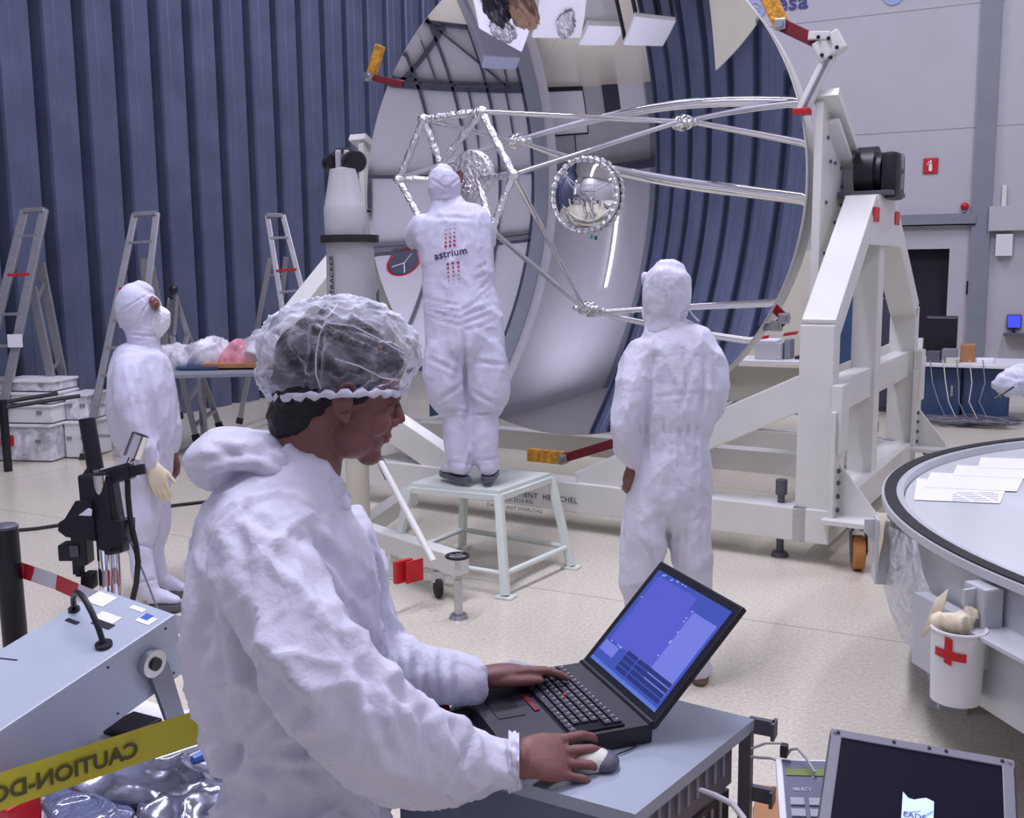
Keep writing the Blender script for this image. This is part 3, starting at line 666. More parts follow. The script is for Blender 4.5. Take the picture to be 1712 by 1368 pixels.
f_ += [(P(1118, 862, d0 - .1), P(1116, 960, d0 - .1), .012, .018), (P(1092, 575, d0 - .1), P(1096, 640, d0 - .1), .008, .008), (P(1140, 575, d0 - .1), P(1150, 660, d0 - .1), .008, .007), (P(1160, 570, d0 - .1), P(1170, 640, d0 - .1), .007, .007), (P(1048, 640, d0 - .1), P(1060, 700, d0 - .1), .008, .006), (P(1150, 870, d0 - .1), P(1140, 960, d0 - .1), .010, .008), (P(1080, 880, d0 - .1), P(1095, 960, d0 - .1), .010, .008), (P(1170, 880, d0 - .1), P(1180, 960, d0 - .1), .009, .007)]
f_ += [(P(1040, 985 + k * 7, d0 - .08), P(1082, 980 + k * 7, d0 - .08), .007, .007) for k in range(3)] + [(P(1145, 985 + k * 7, d0 - .08), P(1190, 990 + k * 7, d0 - .08), .007, .007) for k in range(3)]
displace(me, cloth(.0065, 7, 1, f_, (1, 1, .45)))
suitA = under(finish(me, 'coverall', M['suit'], None), pa)
b = MB(); loft(b, QS([(1110, 556, d0, 34, .085), (1111, 538, d0, 33, .085), (1113, 518, d0, 38, .10), (1115, 490, d0, 41, .115), (1118, 462, d0, 37, .11), (1120, 450, d0, 27, .08)]), FWD)
loft(b, QS([(1082, 470, d0 + .06, 10, .05), (1078, 463, d0 + .08, 7, .03)]), FWD)
me = remesh(b, .008, 3); displace(me, cloth(.002, 14, 2, [(P(1118, 442, d0 - .12), P(1113, 535, d0 - .1), .004, .003), (P(1100, 448, d0 - .1), P(1094, 470, d0 - .1), .006, .004), (P(1108, 446, d0 - .1), P(1104, 472, d0 - .1), .006, .004)]))
under(finish(me, 'hood', M['suit'], None), pa)
b = MB(); b.tube([P(1140, 528, d0 - .07), P(1152, 518, d0 - .06), P(1158, 527, d0 - .05), P(1168, 537, d0 - .04)], .004, 6); b.tube([P(1142, 532, d0 - .07), P(1158, 540, d0 - .05), P(1165, 545, d0 - .04)], .004, 6); under(b.build('hood_tie', M['suit'], None, True), pa)
HA = basis(L(-.45, .9, -.08), V((0, 0, 1))); OA = P(1116, 508, d0 + .02)
b = MB(); head_shape(b, OA, HA, .93)
loft(b, QS([(1112, 520, d0, 18, .05), (1112, 560, d0, 20, .055), (1122, 640, d0, 48, .09), (1122, 740, d0, 42, .09), (1120, 840, d0, 44, .09)]), FWD)
loft(b, QS([(1075, 590, d0, 12, .04), (1050, 700, d0 - .04, 11, .035), (1056, 775, d0 - .04, 9, .025)]), FWD)
hand_shape(b, P(1056, 778, d0 - .04), axes(P(1053, 815, d0 - .02) - P(1056, 778, d0 - .04), rt), 1, ((.3, .5, .4),) * 4, .04, .85)
loft(b, QS([(1180, 590, d0, 12, .04), (1190, 680, d0 + .04, 11, .035), (1150, 692, d0 + .28, 9, .025)]), FWD)
for xk, pts in ((0, [(1084, 850), (1072, 940), (1064, 1000), (1074, 1095)]), (1, [(1150, 850), (1157, 940), (1166, 1010), (1168, 1115)])): loft(b, QS([(x, y, d0, 15, .04) for x, y in pts]), FWD)
me = remesh(b, .008, 2, .5); under(finish(me, 'body', M['skin'], None), pa)
b = MB(); loft(b, QS([(1083, 535, d0 + .02, 6, .04), (1080, 522, d0 + .03, 7, .05), (1083, 508, d0 + .04, 4, .03)]), FWD); under(b.build('face_mask', M['paper'], None, True), pa)
b = MB(); sole(b, P(1080, 1112, d0 + 0), P(1072, 1100, d0 + .26), .10); under(b.build('shoe_sole', M['brown'], None), pa); b = MB(); sole(b, P(1171, 1146, d0 - .03), P(1166, 1130, d0 + .24), .105); under(b.build('shoe_sole', M['brown'], None), pa)
# ---------------------------------------------------------------- the person on the stool
pc = thing('person', 'person in white coverall with printed back standing on the white stool', 'person', P(790, 803, 5.68))
dc = 5.68
b = MB()
loft(b, QS([(748, 336, dc, 25, .07), (750, 348, dc, 34, .08), (753, 359, dc, 56, .10), (756, 378, dc, 67, .125), (764, 425, dc, 62, .135), (768, 480, dc, 60, .135), (771, 505, dc, 63, .14), (776, 545, dc, 67, .15), (779, 585, dc, 66, .15), (779, 600, dc, 55, .12)]), FWD)
loft(b, QS([(708, 372, dc, 18, .07), (697, 385, dc + .05, 15, .075), (694, 402, dc + .16, 14, .07), (718, 390, dc + .32, 13, .055), (736, 345, dc + .42, 11, .045), (744, 324, dc + .46, 8, .03)]), FWD)
loft(b, QS([(804, 372, dc, 18, .07), (812, 386, dc + .05, 15, .075), (812, 404, dc + .16, 14, .07), (795, 390, dc + .30, 13, .055), (772, 350, dc + .40, 11, .045), (758, 326, dc + .44, 8, .03)]), FWD)
loft(b, QS([(747, 575, dc, 34, .13), (745, 620, dc, 37, .13), (748, 655, dc, 34, .12), (757, 678, dc, 28, .10), (763, 690, dc, 22, .08), (763, 720, dc, 23, .08), (767, 760, dc, 21, .075), (770, 784, dc, 18, .065)]), FWD)
loft(b, QS([(808, 575, dc, 35, .13), (814, 620, dc, 36, .13), (818, 655, dc, 34, .12), (815, 680, dc, 28, .10), (810, 694, dc, 22, .08), (811, 720, dc, 24, .08), (812, 760, dc, 22, .075), (817, 784, dc, 17, .06)]), FWD)
shoe(b, P(782, 801, dc - .04), P(742, 788, dc + .14), .11); shoe(b, P(815, 802, dc - .06), P(822, 786, dc + .18), .11)
me = remesh(b, .013, 3)
f_ = [(P(776, 560, dc - .12), P(779, 660, dc - .12), .012, .022)]
f_ += [(P(712, 500 + k * 9, dc - .11), P(770, 512 + k * 11, dc - .13), .009, .006) for k in range(4)] + [(P(768, 520 + k * 12, dc - .13), P(822 + 4 * (k % 2), 494 + k * 15, dc - .11), .009, .005) for k in range(4)]
f_ += [(P(815, 440 + k * 16, dc - .08), P(796 - 6 * (k % 2), 450 + k * 19, dc - .12), .008, .006) for k in range(4)]
f_ += [(P(720, 600, dc - .1), P(770, 625, dc - .1), .012, .010), (P(735, 668, dc - .1), P(775, 640, dc - .1), .012, .010), (P(790, 655, dc - .1), P(838, 680, dc - .1), .012, .010), (P(795, 605, dc - .1), P(840, 610, dc - .1), .012, .008)]
f_ += [(P(715, 362, dc - .06), P(795, 366, dc - .06), .012, .006)]
f_ += [(P(737, 686, dc - .1), P(787, 688, dc - .1), .008, .010), (P(788, 694, dc - .1), P(836, 690, dc - .1), .008, .010), (P(745, 772, dc - .1), P(790, 776, dc - .1), .008, .006), (P(795, 770, dc - .1), P(836, 766, dc - .1), .008, .006)]
displace(me, cloth(.0065, 6.5, 3, f_, (1, 1, .6)))
suitC = under(finish(me, 'coverall', M['suit_thin'], None), pc)
b = MB(); loft(b, QS([(749, 352, dc, 30, .075), (747, 340, dc, 25, .07), (745, 330, dc, 25, .08), (743, 312, dc, 28, .10), (742, 292, dc, 24, .09), (743, 284, dc, 15, .06)]), FWD)
me = remesh(b, .008, 3); displace(me, cloth(.0035, 13, 4, [(P(722, 300, dc - .08), P(745, 315, dc - .1), .007, .006), (P(745, 315, dc - .1), P(766, 300, dc - .1), .007, .006), (P(728, 335, dc - .07), P(768, 334, dc - .07), .006, .005)]))
under(finish(me, 'hood', M['suit_thin'], None), pc)
b = MB(); head_shape(b, P(743, 315, dc + .02), basis(FWD, V((0, 0, 1))), .8)
loft(b, QS([(745, 325, dc, 14, .05), (750, 360, dc, 16, .05), (760, 430, dc, 38, .08), (770, 520, dc, 36, .08), (778, 590, dc, 38, .09)]), FWD)
loft(b, QS([(710, 376, dc, 9, .04), (697, 398, dc + .14, 7, .03), (718, 388, dc + .32, 6, .025), (744, 325, dc + .46, 5, .018)]), FWD)
loft(b, QS([(804, 372, dc, 9, .04), (810, 400, dc + .14, 7, .03), (794, 388, dc + .30, 6, .025), (758, 327, dc + .44, 5, .018)]), FWD)
hand_shape(b, P(744, 322, dc + .46), axes(V((.1, .6, .8)), -rt), 1, ((.3, .5, .3),) * 4, .04, .9); hand_shape(b, P(758, 324, dc + .44), axes(V((-.1, .6, .8)), rt), 1, ((.3, .5, .3),) * 4, .04, .9)
for pts in ([(747, 590), (750, 660), (763, 720), (770, 785)], [(808, 590), (816, 660), (811, 720), (817, 785)]): loft(b, QS([(x, y, dc, 10, .035) for x, y in pts]), FWD)
me = remesh(b, .009, 2); under(finish(me, 'body', M['skin'], None), pc)
b = MB(); sole(b, P(786, 808, dc - .06), P(738, 793, dc + .16), .105, .028); under(b.build('shoe_sole', M['grey_dark'], None), pc); b = MB(); sole(b, P(813, 808, dc - .08), P(824, 790, dc + .2), .105, .028); under(b.build('shoe_sole', M['grey_dark'], None), pc)
# print on the back
Rp = axes(P(781, 418, dc) - P(725, 428, dc), V((0, 0, 1)))
tmp = text('printed_word', 'astrium', .058, P(726, 433, dc - .15), Rp, M['ink'], None, 0, bold=.0008, spacing=1.05); me = tmp.data.copy(); bpy.data.objects.remove(tmp)
under(project(me, suitC.data, FWD, .004, None, 'printed_word', M['ink']), pc)
b = MB()
for (x0, y0, rows, sg) in ((752, 408, 6, -1), (757, 438, 6, 1)):
    for r_ in range(rows):
        for c_ in range(3):
            s_ = (5 - r_) / 5 * .0052 + .0022
            if c_ == 0 and r_ > 4: continue
            px_, py_ = x0 + (c_ - 1) * 7.5 + (1.2 if sg > 0 else -.2) * (c_ - 1 + r_ * .35 * sg), y0 + sg * r_ * 6.9 - (c_ - 1) * 1.3
            q = P(px_, py_ + 2, dc - .15); b.skin([b.ring(q, rt, up, s_, s_, 10), b.ring(q + FWD * .0005, rt, up, s_, s_, 10)])
me = b.mesh('printed_dots'); under(project(me, suitC.data, FWD, .004, None, 'printed_dots', M['red_ink']), pc)
# ---------------------------------------------------------------- the person at the left in profile
pb = thing('person', 'person in white hooded coverall and face mask at the left, looking up', 'person', P(262, 1010, 5.3))
db = 5.3
b = MB()
loft(b, QS([(240, 560, db, 20, .07), (240, 578, db, 27, .09), (237, 596, db, 42, .15), (236, 640, db, 52, .20), (236, 690, db, 55, .20), (241, 725, db, 51, .18), (245, 755, db, 42, .16), (244, 800, db, 38, .16), (243, 835, db, 34, .14)]), FWD)
loft(b, QS([(214, 605, db - .13, 20, .06), (215, 640, db - .17, 24, .07), (222, 690, db - .18, 25, .075), (238, 735, db - .17, 19, .06), (252, 768, db - .16, 16, .045), (257, 780, db - .16, 11, .035)]), FWD)
loft(b, QS([(265, 610, db + .15, 18, .06), (280, 690, db + .18, 20, .06), (290, 735, db + .16, 14, .05), (289, 757, db + .15, 8, .03)]), FWD)
loft(b, QS([(240, 815, db - .04, 32, .10), (236, 870, db - .06, 28, .10), (233, 905, db - .07, 23, .085), (236, 925, db - .08, 18, .07), (240, 960, db - .08, 19, .065), (250, 992, db - .08, 16, .055)]), FWD)
loft(b, QS([(252, 815, db + .14, 28, .10), (258, 870, db + .16, 25, .09), (258, 900, db + .16, 20, .08), (258, 920, db + .16, 15, .065), (263, 950, db + .16, 15, .06), (272, 974, db + .16, 13, .05)]), FWD)
shoe(b, P(250, 1014, db - .08), P(303, 1013, db - .02), .10); shoe(b, P(272, 994, db + .16), P(314, 991, db + .22), .095)
me = remesh(b, .012, 3)
f_ = [(P(215, 600, db - .2), P(243, 740, db - .2), .014, .010), (P(243, 610, db - .2), P(262, 730, db - .1), .014, .012), (P(225, 600, db - .2), P(212, 700, db - .22), .012, .007)]
f_ += [(P(208 + k * 11, 745, db - .15), P(204 + k * 12, 775 + (k % 3) * 8, db - .15), .008, .008) for k in range(7)]
f_ += [(P(212, 908, db - .15), P(262, 915, db - .1), .009, .010), (P(228, 975, db - .15), P(262, 968, db - .1), .008, .008), (P(255, 820, db - .1), P(262, 890, db - .05), .012, .010)]
displace(me, cloth(.0065, 6.5, 5, f_, (1, 1, .45)))
under(finish(me, 'coverall', M['suit_thin'], None), pb)
b = MB(); loft(b, QS([(243, 590, db, 27, .09), (240, 572, db, 26, .09), (238, 552, db, 28, .095), (233, 530, db, 36, .112), (232, 508, db, 37, .118), (236, 490, db, 30, .10), (240, 482, db, 18, .06)]), FWD)
me = remesh(b, .008, 3); displace(me, cloth(.002, 13, 6, [(P(200, 520, db - .09), P(255, 488, db - .09), .005, .005), (P(222, 550, db - .09), P(252, 500, db - .09), .005, .004), (P(215, 560, db - .08), P(262, 562, db - .08), .007, .005)]))
under(finish(me, 'hood', M['suit_thin'], None), pb)
b = MB(); loft(b, [(P(253, 500, db - .075), .016, .03), (P(259, 507, db - .06), .022, .05), (P(262, 516, db - .05), .014, .04)], FWD, 18); under(b.build('eye_skin', M['face_brown'], None, True), pb)  # brown piece added for the bare face skin at the eyes
b = MB(); b.tube([P(206, 540, db - .03), P(198, 536, db - .03), P(196, 529, db - .03)], .003, 6); b.ball(P(203, 545, db - .03), .012, 10); under(b.build('hood_tie', M['suit_thin'], None, True), pb)
Hb = basis(rt * .97 + V((0, 0, .26)), V((0, 0, 1)) - rt * .2); Ob = P(236, 525, db)
b = MB(); head_shape(b, Ob, Hb, .95)
loft(b, QS([(238, 540, db, 15, .05), (240, 580, db, 16, .05), (238, 650, db, 38, .13), (242, 740, db, 34, .12), (243, 820, db, 28, .12)]), FWD)
loft(b, QS([(216, 610, db - .13, 10, .035), (223, 690, db - .17, 10, .035), (255, 775, db - .16, 8, .024)]), FWD)
hand_shape(b, P(257, 778, db - .16), axes(P(266, 812, db - .16) - P(257, 778, db - .16), rt), 1, ((.25, .35, .3),) * 4, .05, .98)
loft(b, QS([(268, 620, db + .15, 10, .035), (282, 690, db + .18, 10, .035), (289, 758, db + .15, 7, .024)]), FWD)
hand_shape(b, P(289, 758, db + .15), axes(P(292, 790, db + .16) - P(289, 758, db + .15), -rt), 1, ((.4, .6, .4),) * 4, .04, .9)
for pts, dd in (([(240, 830), (234, 905), (238, 950), (250, 1000)], db - .07), ([(254, 830), (258, 905), (262, 945), (272, 985)], db + .16)): loft(b, QS([(x, y, dd, 11, .035) for x, y in pts]), FWD)
me = remesh(b, .007, 2); under(finish(me, 'body', M['skin'], None), pb)
b = MB(); loft(b, [(Ob + Hb @ V(p), r1, r2) for p, r1, r2 in (((.02, 0, -.085), .072, .062), ((.065, 0, -.058), .070, .062), ((.108, 0, -.02), .050, .042))], Hb @ V((0, 1, 0)), 20, 3, .6)
me = remesh(b, .006, 2); displace(me, cloth(.003, 30, 3, [(Ob + Hb @ V((.12, -.03, -.02)), Ob + Hb @ V((.03, -.07, -.07)), .004, .003)])); under(finish(me, 'face_mask', M['paper'], None), pb)
b = MB(); hand_shape(b, P(257, 778, db - .162), axes(P(266, 812, db - .16) - P(257, 778, db - .16), rt), 1, ((.25, .35, .3),) * 4, .05, 1.1)
me = remesh(b, .006, 2); under(finish(me, 'glove', M['glove_cream'], None), pb)
b = MB(); sole(b, P(250, 1020, db - .09), P(306, 1018, db - .03), .10, .03); under(b.build('shoe_sole', M['grey_dark'], None), pb); b = MB(); sole(b, P(272, 998, db + .15), P(316, 995, db + .21), .095, .03); under(b.build('shoe_sole', M['grey_dark'], None), pb)
# ================================================================== THE PERSON AT THE LAPTOP
pf = thing('person', 'person in white coverall and hair net in the foreground, typing at the laptop', 'person', P(500, 1400, 1.76) * 1.0)
pf.location.z = 0
TZ = .93                                            # desk height
hdir = rt * math.cos(math.radians(17)) + V((fw.x, fw.y, 0)).normalized() * math.sin(math.radians(17)); hdir.z = 0; hdir.normalize()
pitch_ = math.radians(17)
Hf = basis(hdir * math.cos(pitch_) - V((0, 0, 1)) * math.sin(pitch_), hdir * math.sin(pitch_) + V((0, 0, 1)) * math.cos(pitch_))
dF = 1.76
EAR = P(579, 673, dF - .075); OF = EAR - Hf @ V((0, .078, 0))
b = MB()
loft(b, QS([(498, 1500, dF, 120, .16), (503, 1400, dF, 146, .17), (505, 1330, dF, 138, .165), (509, 1285, dF, 126, .155), (500, 1230, dF, 143, .165), (482, 1130, dF, 155, .185), (474, 1040, dF, 156, .20), (473, 970, dF, 152, .205), (474, 900, dF, 138, .205), (482, 850, dF, 114, .185), (500, 805, dF, 78, .13), (512, 775, dF, 52, .085)]), FWD, 28)
# legs of the coverall, hidden by the desk and the frame
for k, dd in ((0, -.11), (1, .11)):
    loft(b, [(P(500, 1400, dF + dd), .105, .10), (V((0, 0, .5)) + V((P(505, 1400, dF + dd).x, P(505, 1400, dF + dd).y, 0)), .075, .08), (V((P(500, 1400, dF + dd).x, P(500, 1400, dF + dd).y, .08)), .06, .07)], FWD, 16)
# near arm
loft(b, QS([(432, 880, dF - .13, 70, .07), (440, 935, dF - .19, 86, .082), (478, 1020, dF - .24, 88, .085), (528, 1110, dF - .27, 88, .088), (578, 1180, dF - .27, 92, .090), (640, 1232, dF - .24, 92, .082), (715, 1265, dF - .20, 80, .070), (775, 1277, dF - .17, 66, .058), (825, 1276, dF - .155, 52, .046), (852, 1274, dF - .15, 42, .040), (864, 1274, dF - .15, 40, .038)]), FWD, 24, 4, .25)
# far arm
loft(b, QS([(560, 890, dF + .12, 60, .07), (585, 960, dF + .17, 58, .075), (608, 1040, dF + .19, 56, .07), (640, 1105, dF + .18, 54, .065), (690, 1128, dF + .15, 54, .060), (740, 1132, dF + .13, 47, .052), (775, 1135, dF + .105, 43, .058), (792, 1136, dF + .11, 41, .050)]), FWD, 22, 4, .25)
me = remesh(b, .0075, 4)
N0 = dF - .19
def QP(x, y, d): return P(x, y, d)
f_ = []
# creases running to the waist gather, the arm pit and the elbow
for (x, y), w_, a in [((330, 1130), .012, .010), ((352, 1080), .012, .008), ((420, 1110), .013, .010), ((470, 1130), .012, .010), ((520, 1190), .012, .010), ((330, 1200), .010, .007), ((560, 1240), .012, .009)]:
    f_.append((QP(392, 1262, N0 + .02), QP(x, y, N0 + (.02 if x < 400 else -.0)), w_, a))
for (x, y), w_, a in [((400, 1330), .011, .009), ((445, 1340), .012, .010), ((500, 1320), .012, .009), ((560, 1300), .012, .010), ((370, 1340), .010, .006)]:
    f_.append((QP(385, 1268, N0 + .03), QP(x, y, N0), w_, a))
f_ += [(QP(400, 870, N0 - .02), QP(405, 1000, N0 - .06), .013, .008), (QP(345, 905, N0 + .04), QP(392, 1070, N0), .014, .010), (QP(395, 1000, N0 - .04), QP(440, 1180, N0 - .05), .014, .014), (QP(440, 1110, N0 - .07), QP(520, 1215, N0 - .08), .016, .014), (QP(400, 850, N0), QP(500, 905, N0 - .06), .010, .008), (QP(490, 890, N0 - .05), QP(550, 1000, N0 - .05), .012, .010), (QP(470, 860, N0), QP(590, 960, N0), .011, .010), (QP(520, 900, N0), QP(612, 1010, N0), .010, .008)]
f_ += [(QP(585, 1010, N0 - .04), QP(640, 1110, N0 - .04), .010, .010), (QP(560, 1040, N0 - .07), QP(625, 1180, N0 - .08), .012, .010), (QP(615, 1130, N0 - .05), QP(700, 1200, N0 - .05), .010, .010), (QP(640, 1170, N0 - .06), QP(690, 1250, N0 - .06), .009, .009), (QP(600, 1120, N0 - .07), QP(650, 1260, N0 - .09), .009, .007), (QP(700, 1195, N0 - .03), QP(725, 1290, N0 - .04), .010, .009), (QP(750, 1210, N0), QP(790, 1300, N0), .009, .009), (QP(790, 1225, N0), QP(760, 1310, N0), .008, .008), (QP(560, 1290, N0 - .07), QP(700, 1330, N0 - .05), .012, .008)]
f_ += [(QP(660 + k * 22, 1078 + k, dF + .09), QP(672 + k * 20, 1170 - k * 2, dF + .07), .009, .009) for k in range(5)]
f_ += [(QP(325, 960, N0 + .06), QP(400, 1180, N0), .015, .010), (QP(350, 1000, N0 + .03), QP(335, 1120, N0 + .05), .011, .008)]
displace(me, cloth(.0085, 9, 8, f_, (1, 1, .75)))
under(finish(me, 'coverall', M['suit'], None), pf)
# elastic cuffs
for c_, r_ in ((((850, 1274, dF - .15), (868, 1274, dF - .15)), .046), (((778, 1136, dF + .118), (794, 1137, dF + .115)), .040)):
    b = MB(); A_, B_ = P(*c_[0]), P(*c_[1]); t = (B_ - A_).normalized(); sd, u = frame_from(t); rings = []
    for k in range(7):
        q = A_.lerp(B_, k / 6); rr = r_ * (1 - .10 * (k / 6) + .04 * math.sin(k * 2.2))
        rings.append([b.bm.verts.new(q + (sd * math.cos(a) + u * math.sin(a)) * (rr * (1 + .05 * math.sin(9 * a + k * .6) + .03 * math.sin(17 * a)))) for a in [2 * math.pi * j / 60 for j in range(60)]])
    for k in range(6, -1, -1):
        q = A_.lerp(B_, k / 6); rr = (r_ - .004) * (1 - .10 * (k / 6))
        rings.append([b.bm.verts.new(q + (sd * math.cos(a) + u * math.sin(a)) * (rr * (1 + .05 * math.sin(9 * a + k * .6)))) for a in [2 * math.pi * j / 60 for j in range(60)]])
    b.skin(rings, caps=False); under(b.build('cuff', M['suit'], None, True, 80), pf)
# folded-down hood
b = MB()
loft(b, QS([(318, 766, dF + .01, 12, .05), (338, 768, dF + .01, 42, .09), (375, 768, dF + .01, 56, .12), (420, 765, dF + .01, 50, .125), (455, 768, dF, 42, .115), (490, 788, dF, 40, .10), (520, 812, dF, 34, .085)]), FWD, 24)
loft(b, QS([(470, 735, dF + .02, 12, .10), (500, 775, dF + .02, 20, .10), (540, 812, dF + .01, 20, .085), (566, 850, dF, 16, .06)]), FWD, 20)
me = remesh(b, .006, 3)
f_ = [(QP(330, 775, dF - .12), QP(470, 745, dF - .12), .010, .007), (QP(345, 800, dF - .11), QP(430, 790, dF - .12), .009, .005), (QP(350, 745, dF - .11), QP(400, 760, dF - .12), .008, .005), (QP(400, 735, dF - .12), QP(560, 830, dF - .1), .010, .007), (QP(395, 820, dF - .1), QP(480, 790, dF - .12), .008, .005), (QP(440, 725, dF - .1), QP(520, 790, dF - .1), .009, .006)]
displace(me, cloth(.004, 11, 9, f_))
under(finish(me, 'hood', M['suit'], None), pf)
# body: head, neck, hands in one surface
b = MB(); head_shape(b, OF, Hf, 1.02); ear_shape(b, OF, Hf, 1); ear_shape(b, OF, Hf, -1)
loft(b, [(OF + Hf @ V((-.030, 0, -.01)), .060, .058), (OF + Hf @ V((-.040, 0, -.06)), .056, .056), (P(512, 770, dF), .062, .062), (P(500, 815, dF), .066, .066)], FWD, 24)
loft(b, QS([(498, 825, dF, 52, .08), (478, 900, dF, 90, .13), (478, 1050, dF, 110, .13), (495, 1230, dF, 105, .12), (500, 1400, dF, 105, .12)]), FWD, 20)
loft(b, QS([(440, 930, dF - .17, 34, .04), (528, 1110, dF - .25, 36, .04), (590, 1195, dF - .25, 38, .04), (700, 1258, dF - .20, 36, .035), (800, 1272, dF - .16, 31, .028), (872, 1274, dF - .148, 29, .024)]), FWD, 18)
loft(b, QS([(570, 920, dF + .14, 30, .035), (608, 1040, dF + .18, 30, .035), (645, 1105, dF + .17, 30, .034), (740, 1130, dF + .13, 27, .028), (796, 1134, dF + .115, 26, .023)]), FWD, 18)
WR = P(868, 1274, dF - .148); WL = P(793, 1135, dF + .116)
tr_ = (P(1000, 1270, dF - .10) - WR); tr_.z = -.012 * 1; 
Rr = axes(tr_, V((-tr_.y, tr_.x, 0)) + V((0, 0, .10)))       # local y to the far side (thumb side), z up
hand_shape(b, WR, Rr, 1, ((.22, .42, .35), (.20, .45, .38), (.24, .50, .40), (.30, .55, .45)), .13, 1.0, (.80, .52, -.32), .35, -.10, .80, 1.16, .92)
tl = (P(945, 1122, dF + .20) - WL); tl.z = -.004
Rl = axes(tl, V((-tl.y, tl.x, 0)) - V((0, 0, .06)))
hand_shape(b, WL, Rl, -1, ((.10, .22, .20), (.12, .25, .22), (.14, .28, .22), (.16, .28, .22)), .05, 1.0, (.86, .46, -.14), .50, .05)
for k, dd in ((0, -.10), (1, .10)):
    q = P(500, 1400, dF + dd); loft(b, [(q, .075, .07), (V((q.x, q.y, .5)), .05, .05), (V((q.x, q.y, .1)), .035, .04)], FWD, 12)
me = remesh(b, .0032, 2, .5); bodyF = under(finish(me, 'body', M['skin'], None), pf)
# shoes
b = MB()
for dd in (-.10, .10):
    q = P(500, 1400, dF + dd); q.z = 0; shoe(b, q - hdir * .08, q + hdir * .2, .10); sole(b, q - hdir * .09, q + hdir * .21, .10)
me = remesh(b, .008, 2); under(finish(me, 'shoe', M['suit'], None), pf)
# eyebrow, lip and eyelid colour, nails
b = MB(); b.tube([OF + Hf @ V((.098, .008, .030)), OF + Hf @ V((.094, .026, .037)), OF + Hf @ V((.080, .044, .034))], [.003, .004, .002], 8); under(b.build('eyebrow', M['hair'], None, True), pf)
b = MB(); blob(b, OF, Hf, (.079, .030, .008), (.0105, .0105, .0105), 16); eye = under(b.build('eye', mat('eye white', (.55, .5, .5), .2), None, True), pf)
b = MB(); b.tube([OF + Hf @ V((.096, .018, .010)), OF + Hf @ V((.0975, .031, .013)), OF + Hf @ V((.090, .044, .009))], [.0015, .0028, .0015], 8); under(b.build('eyelashes', M['hair'], None, True), pf)
b = MB(); b.tube([OF + Hf @ V((.1025, .0, -.0445)), OF + Hf @ V((.100, .012, -.0455)), OF + Hf @ V((.092, .020, -.0475))], [.0038, .0034, .0015], 8); b.tube([OF + Hf @ V((.1005, .0, -.053)), OF + Hf @ V((.098, .011, -.0535)), OF + Hf @ V((.091, .018, -.0515))], [.0042, .0036, .0015], 8)
under(b.build('lips', mat('lips', (.26, .075, .07), .4), None, True), pf)
# hair: back of the head and the nape, sideburn
b = MB()
blob(b, OF, Hf, (-.022, 0, .050), (.106, .083, .092)); blob(b, OF, Hf, (-.060, 0, -.010), (.060, .070, .064)); blob(b, OF, Hf, (-.062, 0, -.052), (.052, .060, .050))
blob(b, OF, Hf, (.020, .062, .028), (.020, .018, .030)); blob(b, OF, Hf, (.020, -.062, .028), (.020, .018, .030)); blob(b, OF, Hf, (.052, 0, .075), (.045, .060, .040))
me = remesh(b, .0045, 3); displace(me, lambda co: .0035 * nz(co, 60) + .004 * nz(co, 22))
under(finish(me, 'hair', M['hair'], None), pf)
# bouffant cap
b = MB()
blob(b, P(572, 588, dF), Matrix((rt, fw, up)).transposed(), (0, 0, 0), (.134, .122, .094), 32)
blob(b, P(520, 590, dF), Matrix((rt, fw, up)).transposed(), (0, 0, 0), (.088, .115, .085), 32)
blob(b, P(480, 625, dF), Matrix((rt, fw, up)).transposed(), (0, 0, 0), (.046, .095, .052), 32)
blob(b, P(650, 600, dF), Matrix((rt, fw, up)).transposed(), (0, 0, 0), (.052, .10, .060), 32)
me = remesh(b, .0055, 4)
f_ = [(P(540, 510, dF - .1), P(530, 650, dF - .14), .006, .009), (P(530, 545, dF - .13), P(660, 600, dF - .12), .004, -.005), (P(575, 555, dF - .14), P(690, 590, dF - .1), .004, -.004), (P(560, 610, dF - .14), P(640, 640, dF - .13), .004, -.004), (P(470, 560, dF - .1), P(520, 640, dF - .12), .006, .006), (P(590, 530, dF - .12), P(640, 560, dF - .12), .004, -.004)]
displace(me, cloth(.006, 24, 10, f_))
bm_ = bmesh.new(); bm_.from_mesh(me)
pA, pB = P(440, 672, dF), P(690, 662, dF)
nrm = (Hf @ V((0, 0, 1)) * .35 + V((0, 0, 1)) * .65).normalized()
nrm = ((pB - pA).normalized().cross(FWD)).normalized(); nrm = nrm if nrm.z > 0 else -nrm
bmesh.ops.bisect_plane(bm_, geom=bm_.verts[:] + bm_.edges[:] + bm_.faces[:], plane_co=P(560, 662, dF), plane_no=nrm, clear_inner=True)
bm_.to_mesh(me); bm_.free()
capm = mat('hair net fabric', (.72, .74, .84), .7, bump=.5, bscale=60, spec=.2); nt = capm.node_tree; bs = nt.nodes['Principled BSDF']
mx = N(capm, 'ShaderNodeMixShader'); trn = N(capm, 'ShaderNodeBsdfTransparent'); tc = N(capm, 'ShaderNodeTexCoord'); rg = N(capm, 'ShaderNodeTexNoise'); rg.noise_type = 'RIDGED_MULTIFRACTAL'; rg.inputs['Scale'].default_value = 7; rg.inputs['Detail'].default_value = 3; rg.inputs['Distortion'].default_value = .8
ns = N(capm, 'ShaderNodeTexNoise'); ns.inputs['Scale'].default_value = 9; ns.inputs['Detail'].default_value = 5; ns.inputs['Distortion'].default_value = 2.2
lw = N(capm, 'ShaderNodeLayerWeight'); lw.inputs['Blend'].default_value = .42
m1 = N(capm, 'ShaderNodeMapRange'); m1.inputs['From Min'].default_value = .42; m1.inputs['From Max'].default_value = .80; m1.inputs['To Min'].default_value = .03; m1.inputs['To Max'].default_value = .55
